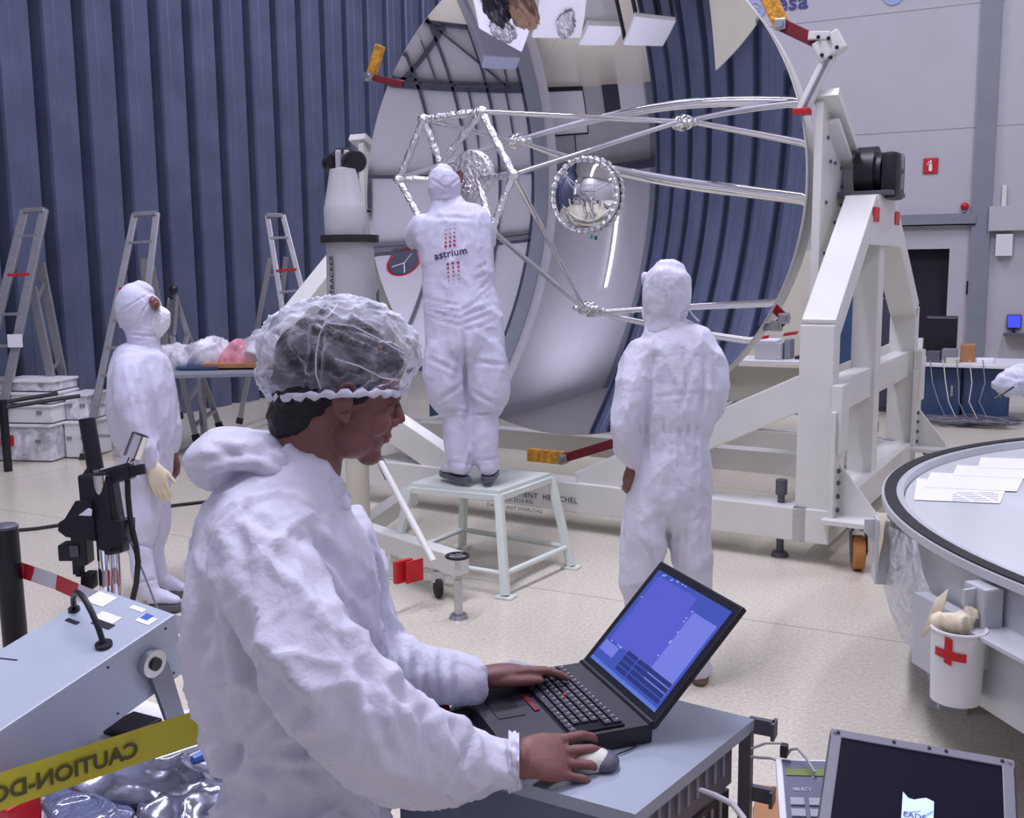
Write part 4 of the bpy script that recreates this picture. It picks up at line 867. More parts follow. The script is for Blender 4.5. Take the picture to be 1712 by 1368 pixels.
m2_ = N(capm, 'ShaderNodeMapRange'); m2_.inputs['From Min'].default_value = 1.1; m2_.inputs['From Max'].default_value = 2.2; m2_.inputs['To Min'].default_value = 0; m2_.inputs['To Max'].default_value = .5
ad = N(capm, 'ShaderNodeMath'); ad.operation = 'ADD'; ad2 = N(capm, 'ShaderNodeMath'); ad2.operation = 'ADD'; ad2.use_clamp = True
mpn = N(capm, 'ShaderNodeMapping'); mpn.inputs['Scale'].default_value = (1, 1, 2.0); mpn.inputs['Rotation'].default_value = (.4, .7, .3)
LK(capm, tc.outputs['Object'], mpn.inputs['Vector']); LK(capm, mpn.outputs['Vector'], ns.inputs['Vector']); LK(capm, mpn.outputs['Vector'], rg.inputs['Vector'])
LK(capm, ns.outputs['Fac'], m1.inputs['Value']); LK(capm, rg.outputs['Fac'], m2_.inputs['Value']); LK(capm, m1.outputs['Result'], ad.inputs[0]); LK(capm, m2_.outputs['Result'], ad.inputs[1])
LK(capm, ad.outputs[0], ad2.inputs[0]); pw_ = N(capm, 'ShaderNodeMath'); pw_.operation = 'POWER'; pw_.inputs[1].default_value = 1.6
LK(capm, lw.outputs['Facing'], pw_.inputs[0]); LK(capm, pw_.outputs[0], ad2.inputs[1]); LK(capm, ad2.outputs[0], mx.inputs['Fac'])
LK(capm, trn.outputs[0], mx.inputs[1]); LK(capm, bs.outputs[0], mx.inputs[2]); LK(capm, mx.outputs[0], nt.nodes['Material Output'].inputs['Surface'])
cap_o = under(finish(me, 'hair_net', capm, None), pf)
bv = BVHTree.FromPolygons([v.co.copy() for v in cap_o.data.vertices], [tuple(q.vertices) for q in cap_o.data.polygons])
for pts in ([(565, 508), (548, 530), (534, 560), (528, 595), (528, 625), (536, 650)], [(548, 540), (590, 545), (630, 565), (665, 585), (688, 600)], [(560, 600), (600, 612), (640, 632), (665, 636)]):
    q_ = []
    for x, y in pts:
        r = ray(x, y).normalized(); h = bv.ray_cast(CAM, r)
        if h[0] is not None: q_.append(h[0])
    if len(q_) > 2: b = MB(); b.tube(q_, .0016, 6); under(b.build('net_seam', M['suit'], None, True), pf)
# gathered elastic rim of the net
b = MB(); ring = []
cc = P(566, 658, dF); ax1 = rt; ax2 = fw
for k in range(80):
    a = 2 * math.pi * k / 80; q = cc + ax1 * (math.cos(a) * .112 - (.003)) + ax2 * (math.sin(a) * .105) + up * (-.004 - .008 * math.cos(a) * -1 * .6 + .0025 * math.sin(a * 23)); ring.append(q)
b.tube(ring, [.006 + .0025 * math.sin(k * 2.1) for k in range(80)], 8, closed=True); under(b.build('elastic_rim', M['suit'], None, True, 80), pf)
# ---------------------------------------------------------------- somebody's arm reaching in at the right edge
pe = thing('person', 'person in white coverall mostly outside the frame, sleeve reaching in at the right edge', 'person', P(1900, 900, 5.9)); pe.location.z = 0
de = 5.9
b = MB()
loft(b, QS([(1890, 555, de, 28, .08), (1890, 580, de, 55, .11), (1892, 640, de, 62, .13), (1890, 720, de, 56, .13), (1890, 800, de, 58, .13)]), FWD)
loft(b, QS([(1840, 590, de, 22, .07), (1790, 612, de - .1, 26, .07), (1735, 630, de - .16, 26, .07), (1695, 640, de - .18, 23, .06), (1672, 640, de - .18, 17, .045)]), FWD)
loft(b, QS([(1940, 590, de, 20, .07), (1950, 680, de, 20, .07), (1950, 770, de, 14, .05)]), FWD)
for x in (1862, 1916): loft(b, [(P(x, 780, de), .09, .1), (P(x, 900, de), .075, .08), (V((P(x, 1000, de).x, P(x, 1000, de).y, .12)), .06, .07)], FWD); 
me = remesh(b, .013, 3); displace(me, cloth(.014, 9, 12, [(P(1690, 600, de - .25), P(1712, 660, de - .25), .012, .014), (P(1670, 625, de - .25), P(1735, 640, de - .25), .010, .012)])); under(finish(me, 'coverall', M['suit'], None), pe)
b = MB(); head_shape(b, P(1888, 515, de), basis(-rt, V((0, 0, 1))), 1.0); loft(b, QS([(1890, 535, de, 15, .05), (1890, 600, de, 20, .06), (1890, 800, de, 38, .09)]), FWD)
loft(b, QS([(1840, 595, de, 10, .03), (1735, 632, de - .16, 10, .03)]), FWD); hand_shape(b, P(1732, 634, de - .16), axes(-rt * 1 + V((0, 0, -.3)), fw), 1, ((.4, .8, .6),) * 4, .03, .8)
loft(b, QS([(1940, 600, de, 10, .03), (1950, 780, de, 8, .022)]), FWD)
for x in (1862, 1916): loft(b, [(P(x, 780, de), .04, .04), (V((P(x, 1000, de).x, P(x, 1000, de).y, .14)), .03, .03)], FWD)
me = remesh(b, .009, 2); under(finish(me, 'body', M['skin'], None), pe)
b = MB(); loft(b, QS([(1890, 560, de, 26, .09), (1890, 530, de, 34, .10), (1890, 505, de, 36, .11), (1890, 488, de, 24, .08)]), FWD); me = remesh(b, .010, 2); under(finish(me, 'hood', M['suit'], None), pe)
b = MB()
for x in (1862, 1916):
    q = V((P(x, 1000, de).x, P(x, 1000, de).y, 0)); shoe(b, q, q - rt * .26, .10); sole(b, q, q - rt * .28, .10)
me = remesh(b, .01, 2); under(finish(me, 'shoe', M['suit'], None), pe)
b = MB(); b.cyl(P(1662, 668, de - .30), P(1705, 640, de - .22), .006, n=8); rod = b.build('probe_rod', M['black']); tag(rod, 'thin dark rod held by the sleeved hand at the right edge', 'rod')
# ================================================================== DESK, LAPTOP, MOUSE
K_, N_ = V((-.407, 1.759, TZ)), V((-.490, 1.357, TZ)); e1 = V((-1, 0, 0))
dk = thing('equipment_cabinet', 'grey topped equipment cabinet with dark open side under the open laptop', 'cabinet', (-.75, 1.55, 0))
def inroot(mb, name, m, root, smooth=False, parent=None, sharp=35):
    mb.bm.transform(Matrix.Translation(-root.location)); return mb.build(name, m, parent or root, smooth, sharp)
def rootmesh(o, root): o.parent = root; o.matrix_parent_inverse = Matrix.Translation(-root.location); return o
KL, NL = K_ + e1 * .53 + V((0, .06, 0)), N_ + e1 * .44 + V((0, .02, 0))
b = MB(); b.prism([q - V((0, 0, .022)) for q in (K_, N_, NL, KL)], V((0, 0, .022))); inroot(b, 'top_panel', mat('grey laminate', (.30, .34, .40), .38, var=.05, vscale=6), dk)
b = MB(); b.prism([V((q.x, q.y, .06)) for q in (N_ + V((-.0, .004, 0)), N_ + V((-.0, .028, 0)), NL + V((0, .024, 0)), NL + V((0, .004, 0)))], V((0, 0, TZ - .084))); inroot(b, 'front_panel', mat('blue grey panel', (.10, .12, .19), .45, var=.1), dk)
b = MB(); b.box((KL + NL) / 2 + V((.01, 0, -.47)), (.02, .42, .86)); inroot(b, 'side_panel', M['grey_dark'], dk)
for q in (K_ + V((-.012, -.012, 0)), N_ + V((-.012, .016, 0))):
    b = MB(); b.box((q.x, q.y, (TZ - .02) / 2 + .02), (.022, .022, TZ - .06)); inroot(b, 'corner_post', M['grey_dark'], dk)
sd_ = (N_ - K_).normalized()
for i in range(7):
    z = TZ - .07 - i * .10; b = MB(); c_ = (K_ + N_) / 2 + V((-.03 - .004 * (i % 3), 0, 0)); c_.z = z
    b.box(c_, (.012, .34, .088), axes(V((-sd_.y, sd_.x, 0)), sd_), .002); md = inroot(b, 'rack_module', M['black' if i % 2 else 'grey_dark'], dk)
    b = MB()
    for j in range(9): b.box(c_ + sd_ * (-.13 + j * .032) + V((.0075, 0, .01)), (.004, .008, .05), axes(V((-sd_.y, sd_.x, 0)), sd_))
    inroot(b, 'module_face', M['dark_red' if i == 2 else 'grey_trim'], dk, parent=md)
b = MB(); b.box(K_ + V((.012, .004, -.014)), (.045, .012, .028)); b.box(K_ + V((.034, .004, -.016)), (.006, .03, .032)); inroot(b, 'rack_ear', M['grey_dark'], dk)
b = MB(); b.box(K_ + V((.012, .004, -.145)), (.045, .012, .028)); b.box(K_ + V((.034, .004, -.147)), (.006, .03, .03)); inroot(b, 'rack_ear', M['grey_dark'], dk)
# laptop
wv_ = V((.728, -.686, 0)).normalized(); dv_ = V((-.686, -.728, 0)).normalized(); zt_ = TZ + .036
HA, HB = Z(971, 1106, zt_), Z(1085, 1208, zt_); HBx = HA + wv_ * .300
Rl_ = axes(wv_, -dv_)
lp = thing('laptop', 'black open laptop with a glowing blue screen on the grey cabinet', 'laptop', HA - V((0, 0, .036)))
def li(mb, name, m, parent=None, smooth=False, sharp=35): return inroot(mb, name, m, lp, smooth, parent, sharp)
def LP(u, v, w_=0.0): return HA + wv_ * u + dv_ * v + V((0, 0, w_))     # u along hinge, v to the user
W_, D_ = .300, .268
b = MB(); b.box(LP(W_ / 2, D_ / 2 - .004, -.018), (W_, D_, .034), Rl_, .004); base = li(b, 'base', M['black'])
b = MB(); b.box(LP(W_ / 2, .205, .0), (W_ - .012, .118, .002), Rl_, .001); li(b, 'palm_rest', mat('laptop dark', (.022, .022, .035), .5), base)
b = MB(); b.box(LP(W_ / 2, .215, .0018), (.085, .05, .001), Rl_); li(b, 'touchpad', M['black'], base)
b = MB(); b.box(LP(W_ / 2, .098, .001), (W_ - .02, .107, .002), Rl_); li(b, 'keyboard_tray', M['black_gloss'], base)
km = mat('key cap', (.028, .028, .04), .45); kl = mat('key print', (.40, .40, .44), .5)
def keyobj(wd):
    q = MB(); q.box((0, 0, .002), (wd, .0135, .0042), None, .0012); nf = len(q.bm.faces); q.box((-.002, .002, .0043), (.0035, .0035, .0004)); me = q.mesh('key')
    me.materials.append(km); me.materials.append(kl)
    for i, p in enumerate(me.polygons):
        if p.center.z > .0040 and p.area < 2.2e-5 and abs(p.center.x + .002) < .0025 and abs(p.center.y - .002) < .0025: p.material_index = 1
    return me
k1, k2, k3 = keyobj(.0145), keyobj(.0285), keyobj(.088); Mk = Rl_.to_4x4()
inv = Matrix.Translation(-lp.location)
for r_ in range(6):
    u = .018; v = .053 + r_ * .0172
    while u < W_ - .018:
        me = k1; wd = .0165
        if r_ == 5 and .085 < u < .16: me = k3; wd = .090
        elif r_ in (2, 3, 4) and (u < .02 or u > W_ - .046): me = k2; wd = .0305
        if u + wd > W_ - .008: break
        o = bpy.data.objects.new('key', me); link(o, base); T4 = Mk.copy(); T4.translation = LP(u + wd / 2 - .001, v, .0015); o.matrix_local = inv @ T4; u += wd
b = MB(); b.ball(LP(.150, .098, .006), .0038, 10); li(b, 'pointing_stick', M['red'], base, True)
b = MB(); b.box(LP(W_ / 2, .165, .0025), (.07, .010, .003), Rl_, .001); b.box(LP(W_ / 2, .1635, .0042), (.066, .002, .001), Rl_); li(b, 'mouse_button', M['dark_red'], base)
al = math.radians(43); upS = V((0, 0, math.cos(al))) - dv_ * math.sin(al); nS = upS.cross(wv_).normalized(); nS = nS if nS.dot(dv_) > 0 else -nS
def SP(u, v, w_=0): return HA + V((0, 0, -.004)) + wv_ * (u * W_) + upS * (.004 + v * .254) + nS * w_
RS = axes(wv_, upS)
b = MB(); b.box(SP(.5, .5, -.006), (W_ + .006, .262, .012), RS, .004); lid = li(b, 'screen_lid', M['black'])
b = MB(); b.cyl(LP(.0, -.004, -.004), LP(W_, -.004, -.004), .008, n=12); li(b, 'hinge', M['black'], None, True)
def em(name, c, s=1.0):
    m = mat(name, c, .3, emit=s, spec=.3); m.node_tree.nodes['Principled BSDF'].inputs['Base Color'].default_value = (.01, .01, .015, 1); return m
def rect(u0, v0, u1, v1, w_, name, m, par):
    q = MB(); q.quad(SP(u0, v0, w_), SP(u1, v0, w_), SP(u1, v1, w_), SP(u0, v1, w_)); return li(q, name, m, par)
m_blue = em('screen blue', (.045, .075, .42), 1.0); m_mid = em('window blue', (.085, .095, .55), 1.0); m_light = em('window pale', (.16, .19, .68), 1.0); m_dk = em('table cell', (.02, .035, .20), .8); m_bar = em('bar blue', (.09, .17, .60), 1)
disp = rect(.05, .07, .955, .945, .0006, 'display', m_blue, lid)
rect(.10, .28, .60, .90, .0010, 'display_window', m_mid, disp); rect(.66, .17, .93, .80, .0010, 'display_window', m_light, disp); rect(.60, .30, .66, .80, .0010, 'display_window', m_mid, disp)
rect(.05, .07, .955, .10, .0010, 'task_bar', m_bar, disp); rect(.07, .17, .26, .26, .0013, 'display_window', m_light, disp)
q = MB()
for r_ in range(4):
    for c0, c1 in ((.36, .50), (.515, .93)):
        v0 = .125 + r_ * .045; q.quad(SP(c0, v0, .0016), SP(c1, v0, .0016), SP(c1, v0 + .035, .0016), SP(c0, v0 + .035, .0016))
li(q, 'display_table', m_dk, disp)
q = MB(); random.seed(3)
for k in range(24):
    u, v = random.choice([(.62 + random.random() * .03, .2 + random.random() * .6), (.07 + random.random() * .25, .91 + random.random() * .02), (.3 + random.random() * .12, .93), (.08 + .02 * random.random(), .62 + random.random() * .2), (.12 + random.random() * .2, .27)])
    q.quad(SP(u, v, .0017), SP(u + .014, v, .0017), SP(u + .014, v + .011, .0017), SP(u, v + .011, .0017))
li(q, 'display_icon', em('icon', (.35, .45, .85), 1), disp)
# mouse
mc_ = Z(975, 1282, TZ); md_ = (Z(1012, 1278, TZ) - Z(900, 1276, TZ)); md_.z = 0; md_.normalize()
ms = thing('computer_mouse', 'pale computer mouse under the right hand beside the laptop', 'mouse', mc_)
b = MB(); Rm = axes(md_, V((-md_.y, md_.x, 0)))
b.ball(mc_ + V((0, 0, .012)), 1, 24, (.054, .031, .022), Rm); 
for v in b.bm.verts: v.co.z = max(v.co.z, TZ + .001)
sh = inroot(b, 'shell', mat('mouse shell', (.62, .64, .56), .4), ms, True)
b = MB(); b.ball(mc_ + md_ * .034 + V((0, 0, .010)), 1, 20, (.026, .029, .017), Rm)
for v in b.bm.verts: v.co.z = max(v.co.z, TZ + .001)
inroot(b, 'button', M['grey_dark'], ms, True, sh)
b = MB(); b.tube([mc_ + md_ * .058 + V((0, 0, .008)), Z(1030, 1262, TZ + .004), Z(1052, 1254, TZ + .004), Z(1068, 1244, TZ + .004), Z(1072, 1236, TZ + .006)], .0014, 6); inroot(b, 'cable', M['black'], ms, True)
# red strap and black cord beside the laptop
b = MB(); q0, q1, q2 = Z(700, 1190, TZ + .012), Z(735, 1186, TZ + .012), Z(765, 1190, TZ + .010)
b.prism([Z(660, 1196, TZ + .003), Z(735, 1180, TZ + .003), Z(752, 1188, TZ + .003), Z(700, 1206, TZ + .003)], V((0, 0, .012))); o = b.build('red_strap', M['red']); tag(o, 'red strap lying beside the front corner of the laptop', 'strap')
b = MB(); b.tube([Z(790, 1190, TZ + .012), Z(765, 1192, TZ + .012), Z(735, 1200, TZ + .009), Z(690, 1215, TZ + .009), Z(640, 1232, TZ + .009)], .006, 8); o = b.build('power_cord', M['rubber'], None, True); tag(o, 'black cord plugged into the laptop beside the red strap', 'cord')
# ---------------------------------------------------------------- low wooden table, keypad unit, second screen
LZ = .66
tb = thing('side_table', 'orange wooden low table under the second screen and the keypad unit', 'table', Z(1420, 1400, LZ) - V((0, 0, LZ)))
A0 = Z(1264, 1312, LZ); B0 = Z(1500, 1335, LZ); C0 = Z(1640, 1560, LZ); D0 = Z(1240, 1560, LZ)
b = MB(); b.prism([q - V((0, 0, .03)) for q in (A0, B0, C0, D0)], V((0, 0, .03))); inroot(b, 'table_top', M['orange'], tb)
for q in (A0, B0, C0, D0):
    c_ = (A0 + B0 + C0 + D0) / 4; p = q.lerp(c_, .12); b = MB(); b.box((p.x, p.y, (LZ - .03) / 2), (.04, .04, LZ - .03)); inroot(b, 'leg', M['grey_dark'], tb)
# monitor
m0, m1 = P(1388, 1218, 1.62), P(1698, 1272, 1.52); mx_ = (m1 - m0); mw = mx_.length; mx_.normalize(); my_ = (P(1341, 1368, 1.48) - m0); my_ = (my_ - mx_ * my_.dot(mx_)).normalized(); mz_ = mx_.cross(my_).normalized(); mz_ = mz_ if mz_.dot(fw) > 0 else -mz_   # mz_ to the back
mh = mw * .80
RM = axes(mx_, my_)
def MP(u, v, w_=0): return m0 + mx_ * (u * mw) + my_ * (v * mh) + mz_ * w_
mo = thing('flat_screen', 'tilted flat screen at the bottom right showing a dark desktop', 'screen', V((MP(.5, 1).x, MP(.5, 1).y, LZ)))
b = MB(); b.box(MP(.5, .5, .016), (mw, mh, .030), RM, .004); fr_ = inroot(b, 'back_shell', M['black'], mo)
fm = mat('grey bezel', (.17, .165, .20), .45)
b = MB(); t_ = .075
b.box(MP(.5, t_ / 2 + .012, -.001), (mw * .985, mh * t_, .006), RM, .002); b.box(MP(.5, 1 - t_ / 2, -.001), (mw * .985, mh * t_, .006), RM, .002); b.box(MP(.042, .5, -.001), (mw * .06, mh * .93, .006), RM, .002); b.box(MP(.958, .5, -.001), (mw * .06, mh * .93, .006), RM, .002)
inroot(b, 'bezel', fm, mo)
b = MB(); b.box(MP(.5, .5, -.0005), (mw * .9, mh * .87, .002), RM); pn = inroot(b, 'panel', mat('dark desktop', (.003, .0025, .012), .5, emit=.05, spec=.08), mo)
b = MB()
for u in (.05, .36, .55, .64, .93): b.cyl(MP(u, .045, -.004), MP(u, .045, -.0065), .0025, n=8)
inroot(b, 'bezel_pad', M['black'], mo)
lg = mat('lit logo', (.36, .44, .92), .4, emit=1.0)
b = MB(); top = [(.42, .50), (.445, .545), (.475, .55), (.505, .535), (.53, .512), (.548, .515)]
top = [(.425, .485), (.455, .53), (.485, .535), (.515, .515), (.545, .50), (.585, .52)]
b.prism([MP(u, v, -.0035) for u, v in top] + [MP(.585, .93, -.0035), MP(.425, .93, -.0035)], -mz_ * .0004); lo_ = inroot(b, 'logo_patch', lg, mo, parent=pn)
RT = axes(mx_, -my_)
t_o = text('logo_letters', 'EADS', .013, MP(.432, .70, -.0055), RT, M['ink'], None, .0002); rootmesh(t_o, mo); t_o.parent = pn; t_o.matrix_parent_inverse = Matrix.Translation(-mo.location)
b = MB(); b.prism([MP(.50, .70, -.0045), MP(.58, .60, -.0045), MP(.58, .62, -.0045), MP(.50, .73, -.0045)], -mz_ * .0003); b.prism([MP(.44, .66, -.0045), MP(.52, .62, -.0045), MP(.52, .63, -.0045), MP(.44, .68, -.0045)], -mz_ * .0003); inroot(b, 'logo_stripe', mat('logo stripe', (.15, .25, .75), .4, emit=1), mo, parent=pn)
bs_ = MP(.5, .9, .03); b = MB(); b.beam(bs_, V((bs_.x, bs_.y, LZ + .02)) + V((mz_.x, mz_.y, 0)) * .05, .06, .03); b.box((bs_.x + mz_.x * .03, bs_.y + mz_.y * .03, LZ + .01), (.22, .18, .02)); inroot(b, 'screen_stand', M['black'], mo)
# keypad unit
k0, k1_ = P(1296, 1268, 1.72), P(1388, 1270, 1.70); kx = (k1_ - k0); kx.normalize(); ky = P(1307, 1400, 1.55) - k0; ky = (ky - kx * ky.dot(kx)).normalized(); kz = kx.cross(ky); kz = kz if kz.dot(fw) > 0 else -kz
KW, KH = .11, .19; RK = axes(kx, ky)
def KP(u, v, w_=0): return k0 + kx * (u * KW) + ky * (v * KH) + kz * w_
kp = thing('keypad_unit', 'grey handheld keypad unit with green display between the cabinet and the second screen', 'keypad', V((KP(.5, 1).x, KP(.5, 1).y, LZ)))
b = MB(); b.box(KP(.5, .5, .014), (KW, KH, .028), RK, .004); bod = inroot(b, 'case', M['white_plastic'], kp)
b = MB(); b.box(KP(.53, .5, -.001), (KW * .86, KH * .92, .002), RK); inroot(b, 'face_plate', mat('slate face', (.10, .11, .17), .45), kp)
b = MB(); b.box(KP(.50, .20, -.0025), (KW * .72, KH * .085, .002), RK); inroot(b, 'display', mat('green lcd', (.16, .22, .05), .3), kp)
for r_ in range(5):
    for c_ in range(3):
        b = MB(); b.box(KP(.27 + .26 * c_, .57 + .135 * r_, -.003), (.022, .017, .004), RK, .001); inroot(b, 'key', mat('pale key', (.34, .36, .42), .5) if not (r_ or c_) else bpy.data.materials['pale key'], kp)
rootmesh(text('key_label', 'SELECT', .009, KP(.22, .43, -.003), axes(kx, -ky), M['paper'], None, .0002), kp)
b = MB(); b.prism([KP(-.05, .80, .03), KP(1.05, .80, .03), V((KP(1, 1, .06).x, KP(1, 1, .06).y, LZ)), V((KP(0, 1, .06).x, KP(0, 1, .06).y, LZ))], V((0, .01, 0))); inroot(b, 'prop', M['grey_dark'], kp)
# cables between the cabinet, the keypad unit and the screen
cm = mat('pale grey cable', (.42, .40, .42), .5)
for nm, pts, r_, lab in (('signal_cable', [P(1256, 1252, 1.78), P(1280, 1243, 1.76), P(1306, 1243, 1.74), P(1311, 1258, 1.72)], .0022, 'thin grey cable arching from the cabinet to the top of the keypad unit'),
    ('signal_cable', [P(1256, 1266, 1.78), P(1290, 1268, 1.74), P(1320, 1280, 1.70), P(1345, 1292, 1.68), P(1362, 1302, 1.66)], .0026, 'grey cable running from the cabinet across the keypad unit to the second screen'),
    ('signal_cable', [P(1316, 1262, 1.71), P(1322, 1253, 1.71), P(1334, 1252, 1.70), P(1348, 1268, 1.68), P(1362, 1292, 1.66)], .0026, 'short grey cable looping from the black plug towards the second screen'),
    ('thick_cable', [P(1172, 1322, 1.66), P(1195, 1330, 1.62), P(1225, 1345, 1.58), P(1243, 1368, 1.54), P(1250, 1400, 1.5)], .005, 'thick light cable hanging out of the dark cabinet side')):
    b = MB(); b.tube(pts, r_, 8); o = b.build(nm, cm, None, True); tag(o, lab, 'cable')
b = MB(); b.box(P(1311, 1255, 1.712), (.012, .014, .022), None, .002); o = b.build('cable_plug', M['black']); tag(o, 'black plug standing on the top edge of the keypad unit', 'plug')
# ---------------------------------------------------------------- tilted instrument box at the left, on its table
IB = V((-1.835, 1.766, .911)); RI = Matrix.Rotation(-.03, 3, 'Z') @ Matrix.Rotation(.1, 3, 'Y') @ Matrix.Rotation(.221, 3, 'X')
ex, ey, ez = RI.col[0], RI.col[1], RI.col[2]; WI, LI, HI = .262, .60, .170
def IP(u, v, w_=0): return IB - ex * (u * WI) - ey * (v * LI) + ez * w_
ib = thing('instrument_box', 'pale grey tilted instrument box with black carrying handle at the left', 'instrument', V((IP(.5, .5).x, IP(.5, .5).y, .60)))
b = MB(); b.box(IP(.5, .5, -HI / 2), (WI, LI, HI), RI, .004); inroot(b, 'case', mat('instrument case', (.40, .45, .52), .34, var=.03), ib)
b = MB(); hp = []
h0, h1 = IP(.62, .18), IP(.24, .50)
h0, h1 = Z(103, 1032, IP(.6, .2).z), None
HA0, HB0 = IP(.92, .17, .002), IP(.19, .29, .002)
for k in range(17):
    t = k / 16; q = HA0.lerp(HB0, t) + ez * (.088 * math.sin(math.pi * t) ** .55) - (HB0 - HA0).normalized() * 0; hp.append(q)
b.tube(hp, .007, 10); hd = inroot(b, 'handle', M['black'], ib, True)
b = MB(); b.cyl(HB0 - ez * .002, HB0 + ez * .006, .020, n=20); b.cyl(HA0 - ez * .002, HA0 + ez * .006, .014, n=20); inroot(b, 'handle_mount', M['black'], ib, True, hd)
for u0, v0, u1, v1, m in ((.72, .02, .98, .10, 'paper'), (.40, .12, .66, .17, 'paper'), (.36, .17, .60, .205, 'black_ink'), (.30, .03, .48, .055, 'paper'), (.08, .06, .26, .11, 'paper'), (.70, .22, .86, .24, 'black_ink')):
    b = MB(); b.box(IP((u0 + u1) / 2, (v0 + v1) / 2, .001), ((u1 - u0) * WI, (v1 - v0) * LI, .001), RI); inroot(b, 'sticker', M[m], ib)
b = MB(); b.box(IP(.20, .07, .0018), (.025, .022, .0006), RI); inroot(b, 'blue_sticker', M['blue_light'], ib)
b = MB(); b.box(IP(.80, .52, .001), (.05, .003, .001), RI @ Matrix.Rotation(.3, 3, 'Z')); inroot(b, 'slot', M['black_ink'], ib)
pv = IB - ey * .10 - ez * .075
b = MB(); b.cyl(pv + ex * .0, pv + ex * .022, .034, n=32); lgc = inroot(b, 'bail_hub', M['steel'], ib, True)
b = MB(); b.cyl(pv + ex * .022, pv + ex * .028, .016, n=24); inroot(b, 'bail_knob', M['black'], ib, True, lgc)
def ipl(x, y):
    r = ray(x, y); t = (pv + ex * .008 - CAM).dot(ex) / r.dot(ex); return CAM + r * t
b = MB(); b.prism([ipl(241, 1112), ipl(248, 1096), ipl(268, 1094), ipl(277, 1108), ipl(304, 1196), ipl(274, 1204)], ex * .012); inroot(b, 'bail_leg', mat('grey bail', (.20, .21, .25), .4, metal=.4), ib)
b = MB()
for u, v, w_ in ((0, .06, -.02), (0, .35, -.02), (0, .06, -.15), (0, .35, -.15)): q = IP(u, v, w_); b.cyl(q, q + ex * .002, .003, n=8)
inroot(b, 'case_screw', M['black'], ib, True)
# table with the white sheet
WT = V((-2.05, 1.35, 0)); wt = thing('work_table', 'low table covered by a white sheet at the lower left', 'table', WT)
b = MB(); b.box((-1.93, 1.33, .585), (.95, 1.05, .03)); inroot(b, 'table_top', M['white_plastic'], wt)
b = MB(); nx = 40; gv = [[b.bm.verts.new((-2.42 + .98 * i / nx, .78 + 1.08 * j / nx, .602 + .008 * noise.noise(V((i * .25, j * .2, 1))) + .004)) for j in range(nx + 1)] for i in range(nx + 1)]
for i in range(nx):
    for j in range(nx): b.bm.faces.new((gv[i][j], gv[i + 1][j], gv[i + 1][j + 1], gv[i][j + 1]))
inroot(b, 'white_sheet', M['paper'], wt, True, sharp=180)
for x, y in ((-2.35, .86), (-1.5, .86), (-2.35, 1.8), (-1.5, 1.8)): b = MB(); b.box((x, y, .285), (.04, .04, .57)); inroot(b, 'leg', M['steel'], wt)
def crumple(name, c, sx, sy, sz, m, lab, cat, seed, rot=0, vox=.008, amp=.02, f=14):
    b = MB(); b.ball(c, 1, 24, (sx, sy, sz), Matrix.Rotation(rot, 3, 'Z'))
    me = remesh(b, vox, 2); displace(me, lambda co: amp * (np.clip(1 - np.abs(nz(co, f, (seed, 0, 0))) * 2.5, 0, 1) ** 2 + .8 * nz(co, f * .5, (0, seed, 0))))
    zmin = c[2] - sz
    for v in me.vertices: v.co.z = max(v.co.z, zmin + .001)
    o = finish(me, name, m, None); tag(o, lab, cat); return o
q = Z(250, 1300, .64)
crumple('foil_bag', (q.x, q.y, .632), .20, .095, .020, M['bag_foil'], 'crumpled silver foil bag lying under the caution tape', 'bag', 1, .3, .006, .016, 11)
q = Z(320, 1352, .64); crumple('foil_bag', (q.x, q.y, .635), .11, .06, .020, M['bag_foil'], 'shiny silver foil bag at the bottom edge beside the foreground person', 'bag', 2, .5, .006, .018, 14)
q = Z(150, 1350, .63); crumple('film_bag', (q.x, q.y, .628), .12, .07, .014, mat('blue grey film', (.12, .14, .25), .12, bump=1, bscale=40, coat=.6), 'dark blue plastic bag on the white sheet at the lower left', 'bag', 3, -.1, .006, .012, 12)
b = MB(); b.tube([Z(322, 1272, .70), Z(345, 1262, .70), Z(372, 1252, .70)], [.010, .014, .010], 8); o = b.build('blue_clip', M['blue_light'], None, True); o['z'] = 1; tag(o, 'blue strip on the foil bag next to the foreground person', 'strip'); del o['z']
b = MB(); b.cyl(P(70, 1338, 2.2), P(395, 1230, 2.4), .012, n=12); o = b.build('clear_tube', M['foil_smooth'], None, True); tag(o, 'glossy rolled film edge lying across the table below the caution tape', 'tube')
b = MB(); q = Z(10, 1352, .66); b.box(q, (.12, .08, .06), None, .01); o = b.build('red_pouch', M['red']); tag(o, 'red pouch at the lower left corner', 'pouch')
b = MB(); q = Z(222, 1212, .62); b.box((q.x, q.y, .616), (.10, .10, .022), None, .004); o = b.build('black_pad', M['black']); tag(o, 'black pad under the tilted instrument box', 'pad')
# caution tape (its back faces the camera)
ta, tb_ = P(-60, 1344, 1.70), P(352, 1208, 2.02)
tdir = (tb_ - ta).normalized(); tup = V((0, 0, 1)) - tdir * tdir.z; tup.normalize(); tn = tdir.cross(tup)
b = MB(); n_ = 40; rows = []
for k in range(n_ + 1):
    t = k / n_; c_ = ta.lerp(tb_, t) ; w_ = .034
    rows.append([b.bm.verts.new(c_ + tup * w_), b.bm.verts.new(c_ - tup * w_)])
for k in range(n_): b.bm.faces.new((rows[k][0], rows[k + 1][0], rows[k + 1][1], rows[k][1]))
ct = b.build('caution_tape', M['yellow'], None, True, 180); tag(ct, 'yellow caution tape stretched across the lower left, lettering seen from behind', 'tape')
tpos = ta.lerp(tb_, .665) - tup * .016
side = tn if tn.dot(fw) < 0 else -tn
Rt = Matrix((-tdir, tup, (-tdir).cross(tup))).transposed()
ti = text('tape_lettering', 'CAUTION-DO NOT', .041, (0, 0, 0), Matrix.Identity(3), M['tape_letter'], None, .0001, bold=.0012)
